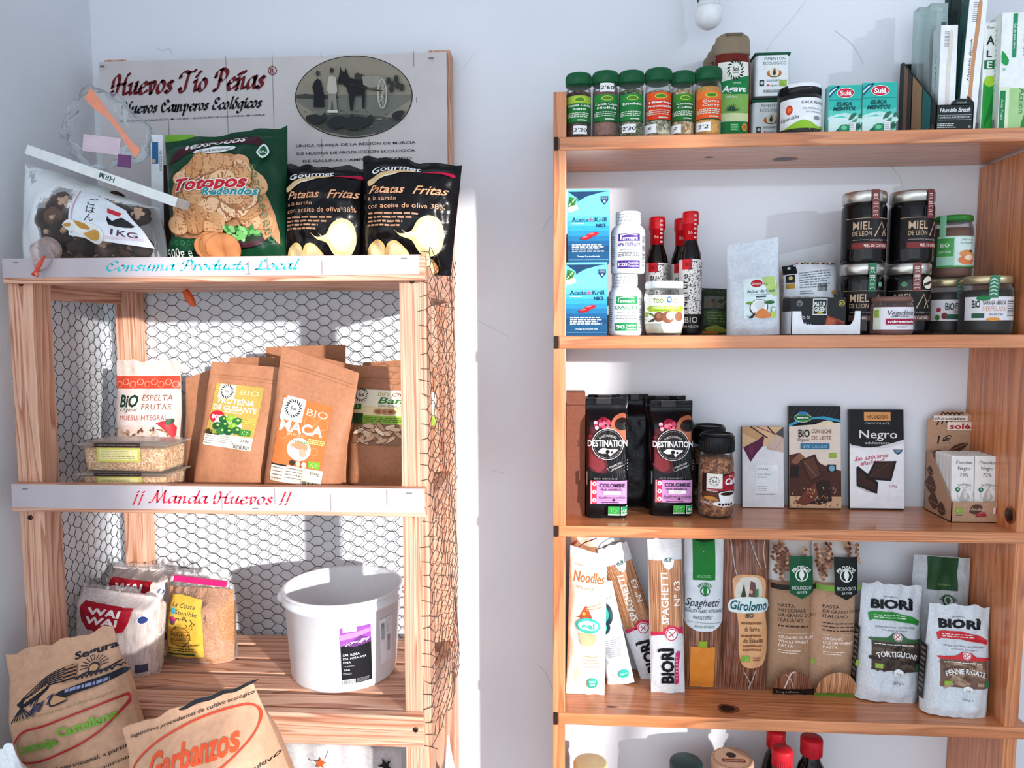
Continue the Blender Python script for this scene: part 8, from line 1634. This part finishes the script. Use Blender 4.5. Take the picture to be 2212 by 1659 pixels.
mb = MB(); mb.tube([(-rT * 1.04 * math.cos(a), rT * 1.04 * math.sin(a), hB * 0.84 - 0.012 * math.sin(a)) for a in [pi * i / 24 for i in range(25)]], 0.0024, wp_, 8); mb.build('handle', t)

# ---- platform under the paper sacks and the sacks
PZ = at(200, 1659, -0.45).z - 0.045
mb = MB(); pxe = at(590, 1640, -0.5).x; mb.box(((XW + 0.005 + pxe) / 2, -0.50, PZ / 2), (pxe - XW - 0.005, 0.28, PZ), ink('#8a6a50', 0.6, var=0.1, scale=10)); o = mb.build('trim_1'); struct(o)
sackm = crumple('#c49a7d', 0.6, 0.7, 11)
def sack(name, lab, cxp, cyp, Y, w, h, ry, rz, seed, printer, lean=-0.12):
    c = at(cxp, cyp, Y); R = Matrix.Rotation(ry, 3, 'Y')
    t = thing(name, lab, 'sack', (c.x, c.y, PZ + 0.002), (lean, ry, rz))
    mb = MB(); M = bag(mb, w, h, 0.105, sackm, 'stand', wr=0.010, seed=seed, seal=0.03, taper=0.55, nu=44, nv=54, fr=3.2, rag=0.012, wt=0.90)
    P = Print(mb, M, w, h, 0.005, off=0.0012, d=0.0003); printer(P); mb.build('paper_sack', t)
    return t
def pline(P, pts, t_, col): P.line(pts, t_, col, 5)
def lent(P):
    rdd = random.Random(4); k0 = '#1b1c26'
    P.t('Segura', 0.80, 0.885, 0.045, k0, w=0.34, b=0.03, rot=0.05)
    for k in range(7): pline(P, [(0.24 + 0.02 * k, 0.70 - 0.012 * k), (0.42, 0.80 - 0.010 * k), (0.62, 0.83 - 0.014 * k)], 0.008, k0)
    P.poly([(0.20, 0.68), (0.30, 0.72), (0.46, 0.74), (0.36, 0.68), (0.26, 0.655)], k0, 3)
    for k in range(7): P.e(0.28 + 0.025 * k, 0.69 + 0.009 * k, 0.02, 0.007, '#b98c66', 8, rot=0.8)
    for k in range(20): a = rdd.uniform(0.30, 0.52); P.line([(a, 0.60 + 0.35 * (a - 0.3) + rdd.uniform(-.03, .03)), (a + 0.03, 0.63 + 0.35 * (a - 0.3))], 0.012, rdd.choice(['#1b1c26', '#3a3f66']))
    for k in range(7): P.line([(0.26, 0.66), (0.16 + 0.03 * k, 0.575 + 0.004 * k)], 0.009, k0)
    P.r(0.56, 0.74, 0.66, 0.83, '#a57854'); 
    for k in range(4): P.line([(0.56, 0.75 + 0.02 * k), (0.66, 0.755 + 0.02 * k)], 0.012, k0)
    for k in range(11): a = pi * k / 10; P.line([(0.80 + 0.05 * math.cos(a), 0.79 + 0.035 * math.sin(a)), (0.80 + 0.11 * math.cos(a), 0.79 + 0.07 * math.sin(a))], 0.006, k0)
    P.e(0.80, 0.785, 0.045, 0.03, k0); P.e(0.80, 0.783, 0.035, 0.022, '#b98c66'); pline(P, [(0.66, 0.745), (0.75, 0.765), (0.86, 0.755), (0.98, 0.775)], 0.012, k0)
    for k in range(9): pline(P, [(0.68 + 0.035 * k, 0.735), (0.70 + 0.035 * k, 0.755), (0.72 + 0.035 * k, 0.74)], 0.01, k0)
    P.poly([(0.52, 0.665), (0.56, 0.70), (0.98, 0.725), (0.99, 0.685), (0.7, 0.665), (0.56, 0.655)], k0, 2); P.rows(0.60, 0.68, 0.94, 0.706, 1, '#8a8fb5', 0.7); P.poly([(0.52, 0.69), (0.5, 0.66), (0.52, 0.63), (0.62, 0.64), (0.6, 0.66)], '#b98c66', 2); P.line([(0.52, 0.69), (0.50, 0.66), (0.52, 0.63), (0.62, 0.64)], 0.012, k0, 3)
    P.t('legumbres procedentes de cultivo ecológico', 0.58, 0.60, 0.020, '#7f7448', w=0.72, sh=0.2, rot=0.03)
    P.line([(0.13, 0.43), (0.24, 0.505), (0.40, 0.52), (0.70, 0.545), (0.92, 0.56), (0.98, 0.53), (0.94, 0.46), (0.78, 0.38), (0.5, 0.32), (0.26, 0.31), (0.15, 0.35), (0.13, 0.43)], 0.016, '#a5282c', 5)
    P.t('Lenteja', 0.345, 0.41, 0.058, '#5f9a2f', w=0.33, b=0.03, rot=0.03); P.t('Castellana', 0.735, 0.465, 0.062, '#6aa534', w=0.42, b=0.03, rot=0.05)
    P.t('Elaborado de forma artesanal, a partir', 0.56, 0.235, 0.026, '#2a221c', w=0.80, b=0.015, sh=0.1, rot=0.04); P.t('contiene todos los nutrientes', 0.7, 0.165, 0.024, '#2a221c', w=0.55, b=0.01, sh=0.1, rot=0.04)
def garb(P):
    P.z0 += 0.155 * P.h
    P.t('legumbres procedentes de cultivo ecológico', 0.52, 0.775, 0.024, '#3a2f28', w=0.86, sh=0.2, b=0.01); P.poly([(0.45, 0.825), (0.5, 0.845), (0.95, 0.85), (0.95, 0.825), (0.55, 0.815)], '#1b1c22', 2)
    P.line([(0.10, 0.50), (0.14, 0.62), (0.32, 0.70), (0.6, 0.735), (0.88, 0.715), (0.95, 0.64), (0.90, 0.52), (0.7, 0.42), (0.4, 0.38), (0.18, 0.41), (0.10, 0.50)], 0.012, '#c8452f', 6)
    P.t('Garbanzos', 0.54, 0.565, 0.15, '#d9542f', w=0.60, b=0.03); P.t('forma artesanal, a partir de garbanzos de cultivo', 0.56, 0.335, 0.028, '#2a221c', w=0.84, b=0.015, sh=0.1); P.t('Castilla-La Mancha.', 0.42, 0.275, 0.028, '#2a221c', w=0.4, b=0.01, sh=0.1); P.t('contienen todos los nutrientes', 0.62, 0.205, 0.026, '#2a221c', w=0.56, b=0.01, sh=0.1); P.poly([(0.80, 0.1), (0.86, 0.17), (0.93, 0.15), (0.9, 0.1)], '#2f6a34')
s1 = sack('lentil_sack', 'crumpled brown paper lentil sack with green words in a red loop, bottom left', 194, 1620, -0.43, 0.212, 0.245, -0.25, 0.06, 121, lent)
s2 = sack('chickpea_sack', 'brown paper chickpea sack with orange lettering, tilted in front of the lowest rail', 500, 1640, -0.55, 0.245, 0.213, -0.38, 0.0, 125, garb)
# white paper packet at the very corner
c = at(0, 1650, -0.56); t = thing('white_packet', 'white folded paper packet cut by the lower left corner of the photo', 'packet', (c.x + 0.018, -0.555, PZ + 0.001), (-0.1, -0.42, 0)); mb = MB(); M = bag(mb, 0.10, 0.13, 0.05, crumple('#dfe5ea', 0.5, 0.5), 'stand', wr=0.006, seed=131, wt=0.9, rag=0.01); P = Print(mb, M, 0.10, 0.13, 0.005); P.r(0.1, 0.2, 0.72, 0.62, '#b59a84'); P.rows(0.15, 0.25, 0.65, 0.6, 5, '#4a4038', 0.4); mb.build('paper_bag', t)
# ---- cloth covered box under the rack with stars, and crumpled plastic by its foot
ty = -0.235; zt = at(720, 1612, ty).z; x0, x1 = at(470, 1640, ty).x, at(868, 1640, ty).x - 0.001
t = thing('cloth_cover', 'pale grey cloth with orange and black stars draped over a box beneath the rack', 'cloth', ((x0 + x1) / 2, ty + 0.10, 0))
mb = MB(); cm_ = crumple('#d6d3d4', 0.7, 0.6, 18); Wc = x1 - x0
def drape(u, v):
    x = -Wc / 2 + Wc * u
    wv = 0.004 * math.sin(17 * u + 2) + 0.003 * math.sin(41 * u + 9 * v)
    if v < 0.75: return (x, -0.10 + wv - 0.006 * (0.75 - v), zt * v / 0.75 + 0.0)
    q = (v - 0.75) / 0.25; return (x, -0.10 + 0.20 * q + wv * (1 - q), zt + 0.012 * math.sin(pi * min(q * 1.4, 1)) * (1 + 0.4 * math.sin(7 * u)))
mb.grid(drape, 40, 60, cm_)
P = Print(mb, lambda x, z, o: (x, -0.108 - o, z), Wc, zt, off=0.002)
def star(px, py, r, col, rot, sharp=0.42):
    p = at(px, py, ty - 0.008); u = (p.x - (x0 + x1) / 2 + Wc / 2) / Wc; pts = []
    for k in range(10):
        rr = r if k % 2 == 0 else r * sharp; a = rot + pi * k / 5; pts.append((u + rr * math.cos(a) / Wc, (p.z + rr * math.sin(a)) / zt))
    P.poly(pts, col)
star(693, 1648, 0.0125, '#c9602f', 1.5); star(833, 1652, 0.0155, '#1c1a1c', 0.75, 0.36)
for a, b in (((601, 1612), (588, 1636)), ((716, 1624), (706, 1642)), ((672, 1642), (680, 1646))):
    p, q = at(*a, ty - 0.008), at(*b, ty - 0.008); P.line([((p.x - (x0 + x1) / 2) / Wc + 0.5, p.z / zt), ((q.x - (x0 + x1) / 2) / Wc + 0.5, q.z / zt)], 0.006, '#efeeee')
mb.build('draped_cloth', t)
pc = at(958, 1640, -0.12); t = thing('plastic_sheet', 'crumpled white plastic sheet standing beside the right foot of the rack', 'bag', (pc.x + 0.01, -0.12, 0))
mb = MB(); hh = at(958, 1592, -0.12).z
def crum(u, v):
    a = 2 * pi * u; r = (0.036 + 0.012 * noise.noise(Vector((math.cos(a) * 2, math.sin(a) * 2, v * 9)))) * (1 - 0.93 * sstep(0.72, 1.0, v)); return (r * math.cos(a), r * 1.3 * math.sin(a), hh * v * (1 + 0.03 * noise.noise(Vector((math.cos(a) * 2, math.sin(a) * 2, 3)))))
mb.grid(crum, 30, 60, crumple('#dfe6ec', 0.3, 0.8, 30)); mb.build('plastic', t)
